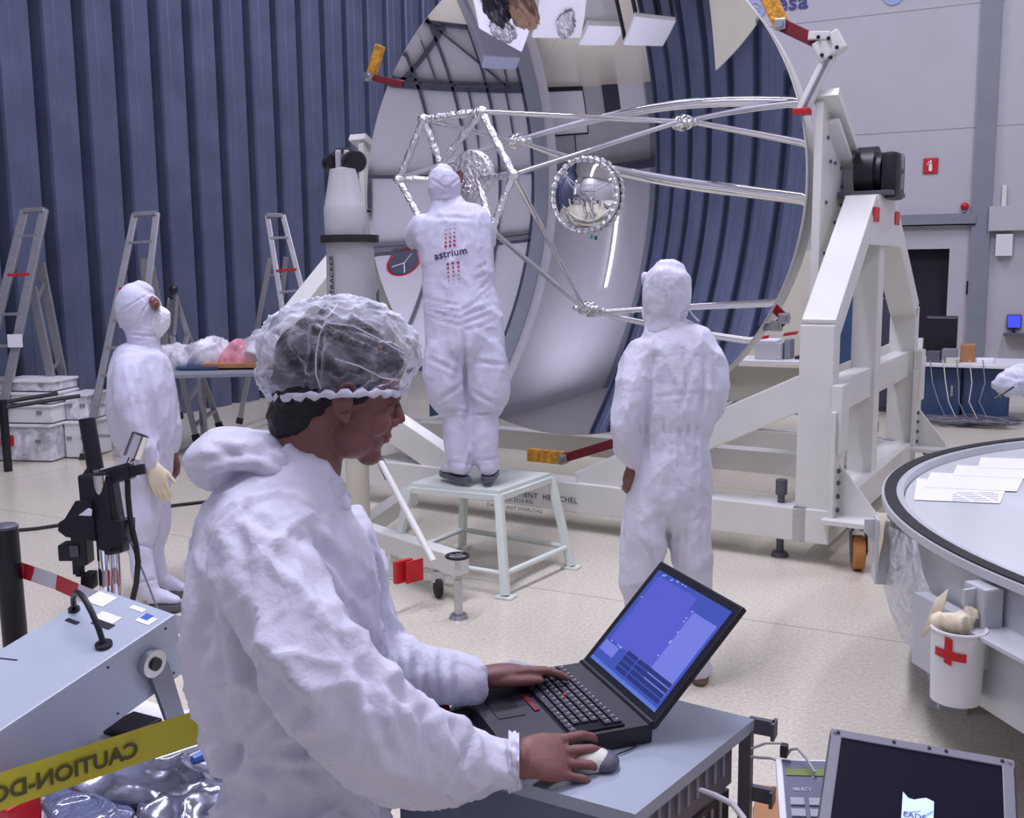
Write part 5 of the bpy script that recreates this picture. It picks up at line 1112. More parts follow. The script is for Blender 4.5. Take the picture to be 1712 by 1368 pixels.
me = ti.data; T4 = Rt.to_4x4(); T4.translation = tpos + side * .004; me.transform(T4); ti.parent = ct
# ================================================================== STOOL, TRACKER, BARRIER, CAMERA STAND
def simple(mb, name, m, lab, cat, smooth=False, group=None): o = mb.build(name, m, None, smooth); return tag(o, lab, cat, group)
sz_ = .54
cor = [Z(685, 808, sz_), Z(834, 821, sz_), Z(921, 791, sz_), Z(777, 779, sz_)]
feet = [Z(672, 948, 0), Z(845, 1000, 0), Z(955, 950, 0), Z(785, 925, 0)]
feet[0] = cor[0] + (cor[0] - cor[2]) * .14; feet[0].z = 0; feet[3] = cor[3] + (cor[3] - cor[1]) * .14; feet[3].z = 0
so = thing('step_stool', 'pale green white metal stool the person on it stands on', 'stool', V((sum(c.x for c in cor) / 4, sum(c.y for c in cor) / 4, 0)))
b = MB(); b.prism([c - V((0, 0, .02)) for c in cor], V((0, 0, .02))); inroot(b, 'platform', M['stool_paint'], so)
for i in range(4):
    a, c = cor[i], cor[(i + 1) % 4]; b = MB(); b.beam(a - V((0, 0, .038)), c - V((0, 0, .038)), .035, .035, V((0, 0, 1)), .003); inroot(b, 'apron', M['stool_paint'], so)
    b = MB(); b.beam(a - V((0, 0, .03)), feet[i] + V((0, 0, .012)), .042, .042, V((1, 0, 0)), .003); lgo = inroot(b, 'leg', M['stool_paint'], so)
    b = MB(); b.box(feet[i] + V((0, 0, .006)), (.10, .08, .012), None, .002); inroot(b, 'foot_plate', M['stool_paint'], so, False, lgo)
    f0 = a.lerp(feet[i], .78); f1 = c.lerp(feet[(i + 1) % 4], .78); b = MB(); b.cyl(f0, f1, .016, n=12); inroot(b, 'rung', M['stool_paint'], so, True)
# stand beam writing
def on_beam(x, y):
    o_ = S(0, -.705, 0); r = ray(x, y); t = (o_ - CAM).dot(AX) / r.dot(AX); return CAM + r * t
RB = axes(MR, V((0, 0, 1)))
for body, (x0, y0), s_ in (('EQUIPMENT  HERSCHEL', (835, 826), .052), ('SCALE 2216 KG', (832, 835), .038), ('DANGER NOT OVERLOAD', (815, 846), .034)):
    t = text('stencil_lettering', body, s_, on_beam(x0, y0) + AX * .004, RB, M['black_ink'], None, .0003, spacing=1.1); rootmesh(t, st)
# laser tracker
dt = 5.85
tk = thing('laser_tracker', 'grey laser tracker on a column with black ring and round black head', 'tracker', P(590, 960, 5.9)); tk.location.z = 0
def ax_(x, y): return P(x, y, dt)
tx = ax_(588, 500); TX = V((tx.x, tx.y, 0))
def zz(y): return ax_(588, y).z
pm = dt / F_PX
b = MB(); b.lathe([(.001, zz(406)), (39 * pm, zz(406)), (41 * pm, zz(520)), (42 * pm, zz(620)), (.001, zz(620))], TX, n=40); inroot(b, 'column', M['tracker_grey'], tk, True)
b = MB(); b.lathe([(.001, .16), (20 * pm, .16), (20 * pm, zz(618)), (.001, zz(618))], TX, n=32); inroot(b, 'lower_column', M['cream'], tk, True)
b = MB(); b.lathe([(.001, zz(406)), (48 * pm, zz(406)), (48 * pm, zz(394)), (.001, zz(394))], TX, n=48); inroot(b, 'black_ring', M['rubber'], tk, True)
b = MB(); b.lathe([(.001, zz(395)), (34 * pm, zz(395)), (34 * pm, zz(348)), (33 * pm, zz(346)), (22 * pm, zz(284)), (14 * pm, zz(278)), (.001, zz(278))], TX + rt0 * (-6 * pm), n=4) if False else b.lathe([(.001, zz(395)), (34 * pm, zz(395)), (34 * pm, zz(348)), (33 * pm, zz(346)), (22 * pm, zz(286)), (.001, zz(282))], TX + rt0 * (-7 * pm), n=36)
inroot(b, 'head_housing', M['tracker_grey'], tk, True)
for px_ in (567, 581):
    b = MB(); b.box(P(px_, 275, dt), (.035, .07, .16), Matrix.Rotation(YAW, 3, 'Z'), .012); inroot(b, 'fork', M['tracker_grey'], tk)
b = MB(); hc_ = P(594, 270, dt - .1); ax2_ = (rt0 * -.35 + V((fw.x, fw.y, 0)) * .9).normalized(); b.lathe([(.001, -.03), (.055, -.03), (.064, -.01), (.064, .08), (.001, .08)], hc_, ax2_, 32); inroot(b, 'optic_head', M['black'], tk, True)
b = MB(); b.lathe([(.001, -.03), (.045, -.03), (.055, 0), (.055, .05), (.001, .05)], P(557, 272, dt + .03), ax2_, 28); inroot(b, 'optic_motor', M['black'], tk, True)
b = MB(); b.tube([P(557, 262, dt), P(566, 253, dt), P(580, 251, dt), P(594, 256, dt - .03)], .018, 10); inroot(b, 'head_bridge', M['black'], tk, True)
b = MB(); b.cyl(P(614, 352, dt), P(622, 353, dt), .012, .005, 10); inroot(b, 'connector', M['black'], tk, True)
R_T = axes(V((0, 0, 1)), -rt0); vdir = V((CAM.x - TX.x, CAM.y - TX.y, 0)).normalized()
def wrap(me, cx, rad):      # lay a flat piece on the round column
    for v in me.vertices:
        q = v.co - TX; side_ = q.dot(rt0); a = side_ / rad; h = TX + rt0 * (rad * math.sin(a)) - V((fw.x, fw.y, 0)).normalized() * (rad * math.cos(a)); v.co = V((h.x, h.y, v.co.z))
t = text('column_lettering', 'LEICATRACKER', .046, ax_(564, 532), R_T, M['black_ink'], None, 0, spacing=1.12, bold=.001, shear=.2); me = t.data
bm_ = bmesh.new(); bm_.from_mesh(me); bm_.to_mesh(me); bm_.free(); wrap(me, 0, 42 * pm + .003); rootmesh(t, tk)
b = MB(); q = P(559, 393, dt); b.prism([P(556, 394, dt - .125), P(563, 394, dt - .125), P(559, 366, dt - .125)], V((fw.x, fw.y, 0)) * .006); inroot(b, 'red_pointer', M['red'], tk)
t = text('maker_mark', 'Leica', .03, P(557, 326, dt - .115), axes(rt0, V((0, 0, 1))), M['red_ink'], None, .001); rootmesh(t, tk)
# its foot frame
bz = .20; jb = Z(600, 958, bz); je = Z(772, 945, bz)
b = MB(); b.beam(V((TX.x, TX.y, bz)), je, .10, .11, V((0, 0, 1)), .006); inroot(b, 'base_arm', M['white_paint'], tk)
for an in (125, 245):
    dd_ = Matrix.Rotation(math.radians(an), 3, 'Z') @ (je - V((TX.x, TX.y, bz))); b = MB(); b.beam(V((TX.x, TX.y, bz)), V((TX.x, TX.y, bz)) + dd_, .10, .11, V((0, 0, 1)), .006); ba = inroot(b, 'base_arm', M['white_paint'], tk)
    e_ = V((TX.x, TX.y, bz)) + dd_ * .85; b = MB(); b.cyl((e_.x, e_.y, 0), (e_.x, e_.y, bz), .03, n=16); inroot(b, 'levelling_foot', M['steel'], tk, True, ba)
b = MB(); b.cyl(P(634, 768, 5.8), Z(725, 940, bz + .05), .019, n=12); inroot(b, 'brace_rod', M['white_paint'], tk, True)
b = MB(); b.cyl(P(633, 765, 5.79), P(650, 800, 5.77), .023, n=12); inroot(b, 'brace_sleeve', M['grey_dark'], tk, True)
hw_ = Z(765, 930, bz + .12)
b = MB(); b.tube([hw_ + V((.055 * math.cos(a), .055 * math.sin(a), 0)) for a in [2 * math.pi * k / 28 for k in range(28)]], .008, 8, closed=True); hwl = inroot(b, 'handwheel', M['black'], tk, True)
b = MB(); b.cyl(hw_ - V((0, 0, .07)), hw_ + V((0, 0, .01)), .012, n=10); b.beam(hw_ - V((.05, 0, 0)), hw_ + V((.05, 0, 0)), .012, .01); b.beam(hw_ - V((0, .05, 0)), hw_ + V((0, .05, 0)), .012, .01); inroot(b, 'handwheel_spoke', M['steel'], tk, False, hwl)
b = MB(); b.cyl((hw_.x, hw_.y, 0), (hw_.x, hw_.y, bz), .022, n=12); b.cyl((hw_.x, hw_.y, 0), (hw_.x, hw_.y, .02), .05, .04, 20); inroot(b, 'levelling_foot', M['steel'], tk, True)
cw = Z(733, 999, 0) + V((0, 0, .055)); cs_ = rt0 * .9 + fw * .3; cs_.z = 0; cs_.normalize()
b = MB(); b.lathe([(.001, -.018), (.045, -.018), (.055, -.010), (.055, .010), (.045, .018), (.001, .018)], cw, cs_, 28); cwo = inroot(b, 'caster_wheel', M['rubber'], tk, True)
b = MB(); b.box(cw + V((0, 0, .06)), (.07, .03, .06), Matrix.Rotation(YAW, 3, 'Z')); inroot(b, 'caster_fork', M['steel'], tk, False, cwo)
for px_, ww in ((674, .035), (693, .014)):
    b = MB(); c_ = Z(px_, 958, bz + .0); b.box((c_.x, c_.y, bz + (.035 if ww > .05 else .01)), (ww * .8, .106, .05 if ww > .05 else .115), Matrix.Rotation(math.atan2(je.y - TX.y, je.x - TX.x), 3, 'Z'), .002); inroot(b, 'red_band', M['red'], tk)
# barrier post with tape
bp2 = thing('barrier_post', 'black barrier post at the left edge holding the red and white tape', 'post', P(22, 1000, 3.2)); bp2.location.z = 0
q = V((bp2.location.x, bp2.location.y, 0)); zt2 = P(18, 880, 3.2).z
b = MB(); b.cyl(q + V((0, 0, .02)), q + V((-.01, 0, zt2)), .037, n=28); inroot(b, 'post', M['black'], bp2, True)
b = MB(); b.lathe([(.001, 0), (.17, 0), (.17, .012), (.10, .03), (.001, .035)], q, n=36); inroot(b, 'base', M['black'], bp2, True)
b = MB(); b.lathe([(.001, 0), (.038, 0), (.038, .008), (.030, .014), (.001, .016)], q + V((-.01, 0, zt2)), n=28); inroot(b, 'cap', M['grey_dark'], bp2, True)
def stripe_mat():
    m = mat('red and white tape', (.7, .7, .75), .4); nt = m.node_tree; tc = N(m, 'ShaderNodeTexCoord'); w_ = N(m, 'ShaderNodeTexWave'); w_.bands_direction = 'X'; w_.inputs['Scale'].default_value = 1.15; w_.inputs['Distortion'].default_value = 0
    r = N(m, 'ShaderNodeValToRGB'); r.color_ramp.interpolation = 'CONSTANT'; r.color_ramp.elements[0].color = (.62, .60, .68, 1); r.color_ramp.elements[1].position = .5; r.color_ramp.elements[1].color = (.48, .02, .03, 1)
    LK(m, tc.outputs['UV'], w_.inputs['Vector']); LK(m, w_.outputs['Fac'], r.inputs['Fac']); LK(m, r.outputs['Color'], nt.nodes['Principled BSDF'].inputs['Base Color']); return m
M['stripe'] = stripe_mat()
def tape(name, pts, w_, lab, m='stripe'):
    pts = [V(p) for p in pts]; b = MB(); uvl = b.bm.loops.layers.uv.new('uv'); rows = []; s_ = 0
    for i, p in enumerate(pts):
        if i: s_ += (p - pts[i - 1]).length
        t = (pts[min(i + 1, len(pts) - 1)] - pts[max(i - 1, 0)]).normalized(); u = (V((0, 0, 1)) - t * t.z).normalized()
        rows.append((b.bm.verts.new(p + u * w_ / 2), b.bm.verts.new(p - u * w_ / 2), s_))
    for i in range(len(rows) - 1):
        A, B = rows[i], rows[i + 1]; f = b.bm.faces.new((A[0], B[0], B[1], A[1]))
        for lp_, uv in zip(f.loops, ((A[2] - .02, 1), (B[2] - .02, 1), (B[2], 0), (A[2], 0))): lp_[uvl].uv = uv
    o = b.build(name, M[m], None); return tag(o, lab, 'tape')
bt = [P(-40, 925, 3.1), P(0, 943, 3.17), P(40, 955, 3.2), P(90, 972, 3.1), P(150, 998, 2.95), P(230, 1025, 2.9), P(310, 1048, 2.95), P(420, 1075, 3.0)]
tape('barrier_tape', bt, .052, 'red and white barrier tape running from the black post behind the instrument box')
b = MB(); b.tube([Z(-30, 892, .012), Z(60, 884, .012), Z(180, 866, .012), Z(285, 846, .012), Z(370, 836, .012), Z(480, 822, .012)], .012, 8); simple(b, 'floor_cable', M['rubber'], 'black cable lying on the floor across the room at the left', 'cable', True)
# camera stand
dcs = 3.05
cs = thing('camera_stand', 'black camera stand with chrome column standing behind the instrument box', 'stand', P(172, 1000, dcs)); cs.location.z = 0
cq = P(176, 900, dcs); CQ = V((cq.x, cq.y, 0))
b = MB(); b.cyl(CQ + V((0, 0, .06)), V((CQ.x, CQ.y, P(176, 790, dcs).z)), .026, n=24); inroot(b, 'column', M['chrome'], cs, True)
b = MB(); b.cyl(CQ + V((.030, .01, .06)), V((CQ.x + .030, CQ.y + .01, P(190, 870, dcs).z)), .012, n=16); inroot(b, 'column', M['chrome'], cs, True)
for an in (20, 140, 260):
    b = MB(); d_ = V((math.cos(math.radians(an)), math.sin(math.radians(an)), 0)); b.beam(CQ + V((0, 0, .07)), CQ + d_ * .34 + V((0, 0, .03)), .05, .04, V((0, 0, 1)), .006); b.cyl(CQ + d_ * .33, CQ + d_ * .33 + V((0, 0, .04)), .02, n=12); inroot(b, 'leg', M['black'], cs)
b = MB(); b.cyl(P(150, 806, dcs), P(161, 790, dcs), .03, n=16); b.beam(P(172, 880, dcs), P(163, 790, dcs), .09, .09, FWD, .012); b.beam(P(197, 925, dcs), P(176, 795, dcs), .055, .07, FWD, .010); cl_ = inroot(b, 'clamp_head', M['black'], cs)
b = MB(); b.cyl(P(145, 700, dcs), P(160, 785, dcs), .024, n=18); inroot(b, 'top_tube', M['black'], cs, True)
b = MB(); b.cyl(P(156, 778, dcs), P(163, 800, dcs), .017, n=18); inroot(b, 'neck_tube', M['alu'], cs, True)
b = MB(); b.beam(P(172, 800, dcs), P(222, 786, dcs), .05, .05, FWD, .01); b.cyl(P(226, 778, dcs), P(229, 795, dcs), .028, n=16); b.cyl(P(228, 788, dcs), P(238, 787, dcs), .010, n=10); inroot(b, 'side_arm', M['black'], cs)
b = MB(); b.cyl(P(216, 776, dcs), P(222, 762, dcs), .010, n=10); b.tube([P(218, 782, dcs), P(220, 762, dcs)], .009, 8); b.cyl(P(221, 764, dcs), P(235, 727, dcs), .026, n=28); inroot(b, 'chrome_probe', M['chrome'], cs, True)
b = MB(); RC = Matrix.Rotation(YAW, 3, 'Z')
b.prism([P(x, y, dcs - .06) for x, y in ((126, 838), (152, 838), (160, 905), (110, 898), (97, 888), (98, 874), (108, 868))], FWD * .12); cb = inroot(b, 'camera_body', M['black'], cs)
b = MB(); b.prism([P(x, y, dcs - .075) for x, y in ((131, 862), (147, 850), (153, 853), (152, 863))], FWD * .006); inroot(b, 'label', M['paper'], cs, parent=cb)
b = MB(); b.prism([P(x, y, dcs - .05) for x, y in ((160, 870), (203, 872), (203, 912), (186, 916), (180, 924), (164, 918))], FWD * .11); inroot(b, 'rear_block', M['black'], cs)
b = MB(); b.box(P(119, 921, dcs), (.055, .06, .05), RC, .006); b.box(P(138, 915, dcs), (.045, .06, .10), RC, .006); b.beam(P(128, 930, dcs), P(130, 960, dcs), .02, .02, FWD); b.beam(P(128, 960, dcs), P(160, 962, dcs), .012, .012); lb = inroot(b, 'lens_block', M['black'], cs)
b = MB(); b.box(P(124, 922, dcs - .034), (.026, .004, .034), RC); inroot(b, 'lens_glass', M['grey_dark'], cs, parent=lb)
b = MB(); b.beam(P(139, 940, dcs), P(138, 978, dcs), .008, .008, FWD); b.box(P(151, 970, dcs), (.030, .05, .05), RC, .006); inroot(b, 'cable_hook', M['black'], cs)
b = MB(); b.tube([P(213, 796, dcs), P(214, 830, dcs), P(218, 870, dcs), P(228, 915, dcs), P(231, 940, dcs), P(228, 975, dcs - .02), P(221, 1006, dcs - .04), P(214, 1050, dcs - .06)], .0085, 10); inroot(b, 'cable', M['rubber'], cs, True)
b = MB(); b.tube([P(172, 788, dcs), P(184, 815, dcs), P(215, 900, dcs), P(240, 958, dcs), P(266, 1025, dcs), P(285, 1080, dcs)], .0028, 6); inroot(b, 'thin_wire', M['grey_trim'], cs, True)
# ================================================================== ROUND TANK
TD = .95; TCc = L(3.713 * TD, 3.643 * TD, 0); TR_, TZt, TZb = 2.2 * TD, .80, .34
ta_ = thing('round_tank', 'very large round grey tank with black rim gasket at the right', 'tank', TCc)
def TPt(a, r_, z): return TCc + V((math.cos(a) * r_, math.sin(a) * r_, z))
b = MB(); b.lathe([(.01, TZb), (TR_ - .03, TZb), (TR_ - .02, TZb + .02), (TR_ - .02, TZt - .03), (TR_ + .015, TZt - .028), (TR_ + .015, TZt), (TR_ - .07, TZt), (TR_ - .075, TZt - .045)], TCc, n=160); inroot(b, 'tank_wall', M['tank'], ta_, True)
b = MB(); b.lathe([(.01, TZt - .035), (TR_ - .076, TZt - .035)], TCc, n=160); inroot(b, 'lid', M['lid'], ta_, True)
b = MB(); b.lathe([(TR_ + .004, TZt - .002), (TR_ + .004, TZt + .006), (TR_ - .042, TZt + .006), (TR_ - .042, TZt - .002)], TCc, n=160); inroot(b, 'gasket', M['rubber'], ta_, True)
for k in range(8):
    a = math.radians(150 + k * 45); q = TPt(a, TR_ - .25, 0); b = MB(); b.box((q.x, q.y, TZb / 2), (.14, .14, TZb)); inroot(b, 'foot', M['tank'], ta_)
# flange fins with brackets on the wall
def fin(px_, py_):
    q = Z(px_, py_, TZt - .05) - TCc; return math.atan2(q.y, q.x)
a1 = fin(1612, 985); a2 = fin(1500, 870)
for a in (a1, a2):
    n_ = V((math.cos(a), math.sin(a), 0)); t_ = V((-n_.y, n_.x, 0)); b = MB(); c_ = TPt(a, TR_ - .01, 0)
    b.box(c_ + n_ * .035 + V((0, 0, TZt - .17)), (.07, .10, .26), axes(n_, t_), .008)
    b.prism([c_ + n_ * x + V((0, 0, z)) for x, z in ((0, TZt - .04), (.11, TZt - .05), (.11, TZt - .10), (.07, TZt - .14), (.06, TZt - .30), (0, TZt - .30))], t_ * .012)
    inroot(b, 'wall_bracket', M['tank'], ta_)
aS = math.atan2(*(lambda q: (q.y, q.x))(Z(1640, 1052, .62) - TCc))
n_ = V((math.cos(aS), math.sin(aS), 0)); t_ = V((-n_.y, n_.x, 0)); c_ = TPt(aS, TR_ - .02, 0)
b = MB(); b.box(c_ + n_ * .06 - t_ * -.25 + V((0, 0, .63)), (.14, .7, .012), axes(n_, t_)); b.box(c_ + n_ * .03 + t_ * .0 + V((0, 0, .50)), (.05, .7, .25), axes(n_, t_)); b.prism([c_ + V((0, 0, .63)), c_ + n_ * .12 + V((0, 0, .63)), c_ + V((0, 0, .72))], t_ * .012)
inroot(b, 'wall_shelf', M['tank'], ta_)
# plastic film and gloves taped on the tank
def film(name, lst, m, par_label, cat, depth_off=0.03, seed=0, amp=.02):
    b = MB(); rows = []
    for (xa, ya, xb, yb) in lst:
        row = []
        for k in range(13):
            t = k / 12; x, y = xa + (xb - xa) * t, ya + (yb - ya) * t
            r = ray(x, y); rx, ry = r.x, r.y; A_ = rx * rx + ry * ry; B_ = -2 * (rx * TCc.x + ry * TCc.y); C_ = TCc.x ** 2 + TCc.y ** 2 - (TR_ + depth_off) ** 2; D_ = B_ * B_ - 4 * A_ * C_
            s_ = (-B_ - math.sqrt(D_)) / (2 * A_) if D_ > 0 else -B_ / (2 * A_)
            q = CAM + r * s_; row.append(q + V((noise.noise(q * 9 + V((seed, 0, 0))), noise.noise(q * 9 + V((0, seed, 3))), 0)) * amp)
        rows.append([b.bm.verts.new(q) for q in row])
    for i in range(len(rows) - 1):
        for k in range(12): b.bm.faces.new((rows[i][k], rows[i][k + 1], rows[i + 1][k + 1], rows[i + 1][k]))
    o = b.build(name, m, None, True, 180)
    s_ = o.modifiers.new('thick', 'SOLIDIFY'); s_.thickness = .002
    return tag(o, par_label, cat)
film('plastic_sheet', [(1488, 880, 1530, 905), (1484, 930, 1545, 960), (1482, 985, 1560, 1010), (1490, 1030, 1565, 1060), (1505, 1062, 1568, 1110), (1530, 1092, 1570, 1160), (1545, 1110, 1572, 1190)], M['film'], 'crumpled clear plastic sheet hanging on the left side of the round tank', 'plastic sheet', .02, 3, .03)
film('latex_glove', [(1468, 860, 1482, 858), (1464, 890, 1478, 885), (1460, 915, 1476, 905), (1460, 940, 1470, 930), (1462, 960, 1468, 955)], M['glove_cream'], 'limp latex glove hanging beside the left side of the tank', 'glove', .05, 5, .01)
film('latex_glove', [(1566, 1000, 1584, 985), (1560, 1020, 1580, 1010), (1552, 1040, 1572, 1035), (1546, 1052, 1558, 1050), (1538, 1066, 1546, 1064)], M['glove_cream'], 'limp latex glove stuck between the tank wall and the cup', 'glove', .10, 6, .01)
# cup with the red cross
dcp = 3.12; cpq = P(1603, 1050, dcp); cp = thing('glove_bin', 'white round bin with a red cross hooked on the tank', 'bin', V((cpq.x, cpq.y, P(1603, 1180, dcp).z)))
z0, z1 = P(1603, 1176, dcp).z, P(1603, 1050, dcp).z; CP = V((cpq.x, cpq.y, 0)); cr = 43 * dcp / F_PX
b = MB(); b.lathe([(.001, z0), (cr * .92, z0), (cr, z1), (cr + .004, z1 + .004), (cr - .006, z1), (cr * .9 - .005, z0 + .01), (.001, z0 + .01)], CP, n=40); inroot(b, 'cup', M['white_plastic'], cp, True)
b = MB(); b.tube([CP + V((math.cos(a) * cr, math.sin(a) * cr, z1)) for a in [2 * math.pi * k / 40 for k in range(40)]], .005, 8, closed=True); inroot(b, 'rim', M['white_plastic'], cp, True)
cdir = V((CAM.x - CP.x, CAM.y - CP.y, 0)).normalized(); csd = V((-cdir.y, cdir.x, 0))
def cross_bar(x0, x1, y0, y1):
    b = MB(); n1 = 10; top, bot = [], []
    for k in range(n1 + 1):
        x = x0 + (x1 - x0) * k / n1; s_ = (x - 1603) * dcp / F_PX; a = math.asin(max(-.98, min(.98, s_ / (cr + .002))))
        bd = CP + cdir * ((cr + .0025) * math.cos(a)) + csd * ((cr + .0025) * math.sin(a))
        zt1 = P(1603, y0 + 4 * (x - x0) / max(1, x1 - x0), dcp - .07).z; zb1 = P(1603, y1 + 4 * (x - x0) / max(1, x1 - x0), dcp - .07).z
        top.append(b.bm.verts.new((bd.x, bd.y, zt1))); bot.append(b.bm.verts.new((bd.x, bd.y, zb1)))
    for k in range(n1): b.bm.faces.new((top[k], top[k + 1], bot[k + 1], bot[k]))
    return inroot(b, 'red_cross', M['red'], cp)
if (csd.dot(rt0)) < 0: csd = -csd
cross_bar(1583, 1595, 1068, 1114); cross_bar(1569, 1617, 1091, 1106)
crumple('latex_glove', (CP.x - .02, CP.y, z1 + .012), .055, .04, .028, M['glove_cream'], 'crumpled latex glove on top of the bin with the red cross', 'glove', 8, .3, .005, .016, 26)
crumple('latex_glove', (CP.x + .03, CP.y + .03, z1 + .035), .020, .014, .030, M['glove_cream'], 'glove finger sticking up at the back of the bin', 'glove', 9, .3, .004, .008, 40)
# papers on the lid
zp = TZt - .033
for i, (qs, lab) in enumerate(((((1533, 800), (1684, 812), (1672, 842), (1528, 836)), 'printed paper nearest the camera on the round tank'), (((1556, 790), (1712, 798), (1700, 822), (1545, 815)), 'white paper behind the printed one on the round tank'), (((1600, 778), (1760, 784), (1750, 802), (1592, 795)), 'white paper third from the camera on the round tank'), (((1640, 765), (1800, 770), (1790, 788), (1634, 782)), 'white paper farthest back on the round tank'))):
    b = MB(); b.prism([Z(x, y, zp + .001 + .0015 * i) for x, y in qs], V((0, 0, .001))); o = simple(b, 'paper_sheet', M['paper'], lab, 'paper')
    if i == 0:
        b = MB()
        for j in range(11):
            for r_ in range(5):
                if (j * 7 + r_ * 3) % 5: b.box(Z(1596 + j * 7, 824 + r_ * 3.2, zp + .0028), (.015, .006, .0004))
        b.build('printed_text', M['grey_trim'], o)
# ================================================================== LADDERS
def ladder(lab, front, rear, rungs_f, rungs_r, w_=.055, m='alu', tag_red=None, feet=True):
    """front / rear: pairs of stiles, each (top px, top py, bottom px, bottom py, depth top, depth bottom)"""
    def pt(s_, t): return P(s_[0], s_[1], s_[4]).lerp(P(s_[2], s_[3], s_[5]), t)
    base = pt(front[0], 1).lerp(pt(rear[-1] if rear else front[1], 1), .5)
    ld = thing('step_ladder', lab, 'ladder', (base.x, base.y, 0)); 
    for s_ in front + rear:
        b = MB(); a_, c_ = pt(s_, 0), pt(s_, 1); b.beam(a_, c_, w_, w_ * .5, FWD, .004); so_ = inroot(b, 'stile', M[m], ld)
        if feet: b = MB(); b.beam(c_, c_ - (a_ - c_).normalized() * -.0 - (c_ - a_).normalized() * .07, w_ * 1.25, w_ * .8, FWD, .004); inroot(b, 'rubber_foot', M['rubber'], ld, False, so_)
    for k, pair in ((0, front), (1, rear)):
        if len(pair) < 2: continue
        for t in (rungs_f if k == 0 else rungs_r):
            t, mm = (t if isinstance(t, tuple) else (t, m)); b = MB(); b.beam(pt(pair[0], t), pt(pair[1], t), .05 if k == 0 else .025, .025, V((0, 0, 1)), .003); inroot(b, 'rung' if mm != 'red' else 'red_rung', M[mm], ld)
    b = MB(); b.beam(pt(front[0], 0), pt(front[1], 0), .09, .04, V((0, 0, 1)), .004); inroot(b, 'top_cap', M[m], ld)
    return ld
l1 = ladder('tall aluminium step ladder at the left edge, white label on its stile', [(42, 352, -70, 795, 9.6, 9.3), (74, 350, -18, 795, 9.6, 9.3)], [(54, 480, 114, 768, 9.7, 9.75), (68, 440, 130, 758, 9.9, 10.3)], [.10, (.25, 'red'), .40, .52, .64, .76, .88], [.10, .5, .9], .08)
b = MB(); b.box(P(25, 570, 9.38), (.13, .02, .12), Matrix.Rotation(YAW, 3, 'Z')); inroot(b, 'label', M['paper'], l1)
l2 = ladder('tall aluminium step ladder leaning open behind the masked person at the left', [(226, 358, 140, 772, 9.9, 9.5), (262, 356, 214, 772, 9.9, 9.5)], [(250, 430, 300, 700, 10.0, 10.6), (240, 432, 262, 740, 10.2, 10.8)], [.12, (.31, 'red'), .44, .55, .66, .78, .9], [.3, .7], .065)
l3 = ladder('low aluminium ladder with a black ball on top between the table and the masked person', [(287, 560, 329, 738, 10.0, 10.0), (292, 495, 368, 716, 10.0, 10.6)], [(285, 500, 255, 720, 10.2, 10.9)], [.28, .62, .86], [], .055)
b = MB(); b.ball(P(290, 484, 10.0), .045, 14); b.ball(P(288, 497, 10.0), .028, 12); inroot(b, 'black_knob', M['black'], l3, True)
l4 = ladder('aluminium step ladder standing beside the laser tracker, behind the foreground head', [(447, 360, 500, 690, 10.6, 10.2), (473, 360, 556, 680, 10.6, 10.2)], [(452, 432, 400, 708, 10.7, 11.3), (478, 430, 450, 700, 10.9, 11.5)], [.12, (.29, 'red'), .40, .54, .68, .82], [.1, .5], .055)
# ================================================================== LEFT TABLE AND CRATES
def table(nm, lab, c4, z, tm, leg_in=.08, thick=.03, cat='table', apron=None):
    c_ = sum(c4, V((0, 0, 0))) / 4; t = thing(nm, lab, cat, (c_.x, c_.y, 0))
    b = MB(); b.prism([V((q.x, q.y, z - thick)) for q in c4], V((0, 0, thick))); inroot(b, 'table_top', M[tm], t)
    for q in c4:
        p = q.lerp(c_, leg_in); b = MB(); b.box((p.x, p.y, (z - thick) / 2), (.05, .05, z - thick)); inroot(b, 'leg', M['steel'], t)
    return t
def rectZ(px0, py0, z, wx, wy, rot=0):      # near left corner at a pixel, room aligned
    a = Z(px0, py0, z); R_ = Matrix.Rotation(rot, 3, 'Z'); return [a, a + R_ @ V((wx, 0, 0)), a + R_ @ V((wx, wy, 0)), a + R_ @ V((0, wy, 0))]
tz = .80; LT = [Z(262, 628, tz), Z(520, 622, tz), Z(520, 596, tz), Z(262, 600, tz)]
LT[3] = LT[0] + (LT[1] - LT[0]).cross(V((0, 0, -1))).normalized() * -.0 + V((-.25, .75, 0)); LT[2] = LT[1] + V((-.25, .75, 0))
t1 = table('trestle_table', 'long table heaped with clear plastic bags behind the ladders', LT, tz, 'grey_trim')
def lump(name, px_, py_, d, sx, sy, sz, m, lab, seed, cat='bag', zb=None):
    q = P(px_, py_, d); c_ = (q.x, q.y, (zb if zb is not None else tz) + sz * .8)
    return crumple(name, c_, sx, sy, sz, M[m], lab, cat, seed, .46, .02, .05, 6)
lump('plastic_bag', 300, 600, 9.9, .22, .2, .11, 'film_white', 'clear plastic bag at the left end of the long table', 21)
lump('plastic_bag', 350, 590, 9.9, .20, .2, .15, 'film_white', 'clear plastic bag in the middle of the long table', 22)
lump('plastic_bag', 400, 600, 9.9, .22, .2, .13, 'film_pink', 'pink plastic bag on the long table', 23)
lump('plastic_bag', 442, 590, 9.9, .19, .2, .19, 'film_white', 'tall clear plastic bag at the right end of the long table', 24)
b = MB(); q = P(405, 603, 9.8); b.box((q.x, q.y, tz + .04), (.7, .3, .05), Matrix.Rotation(YAW, 3, 'Z'), .01); simple(b, 'orange_tray', M['orange'], 'flat orange tray under the pink plastic bag', 'tray')
b = MB(); q = P(335, 612, 9.75); b.box((q.x, q.y, tz + .02), (.4, .25, .035), Matrix.Rotation(YAW, 3, 'Z'), .01); simple(b, 'blue_folder', M['blue_cab'], 'dark blue folder at the front of the long table', 'folder')
RY = Matrix.Rotation(YAW - .15, 3, 'Z')
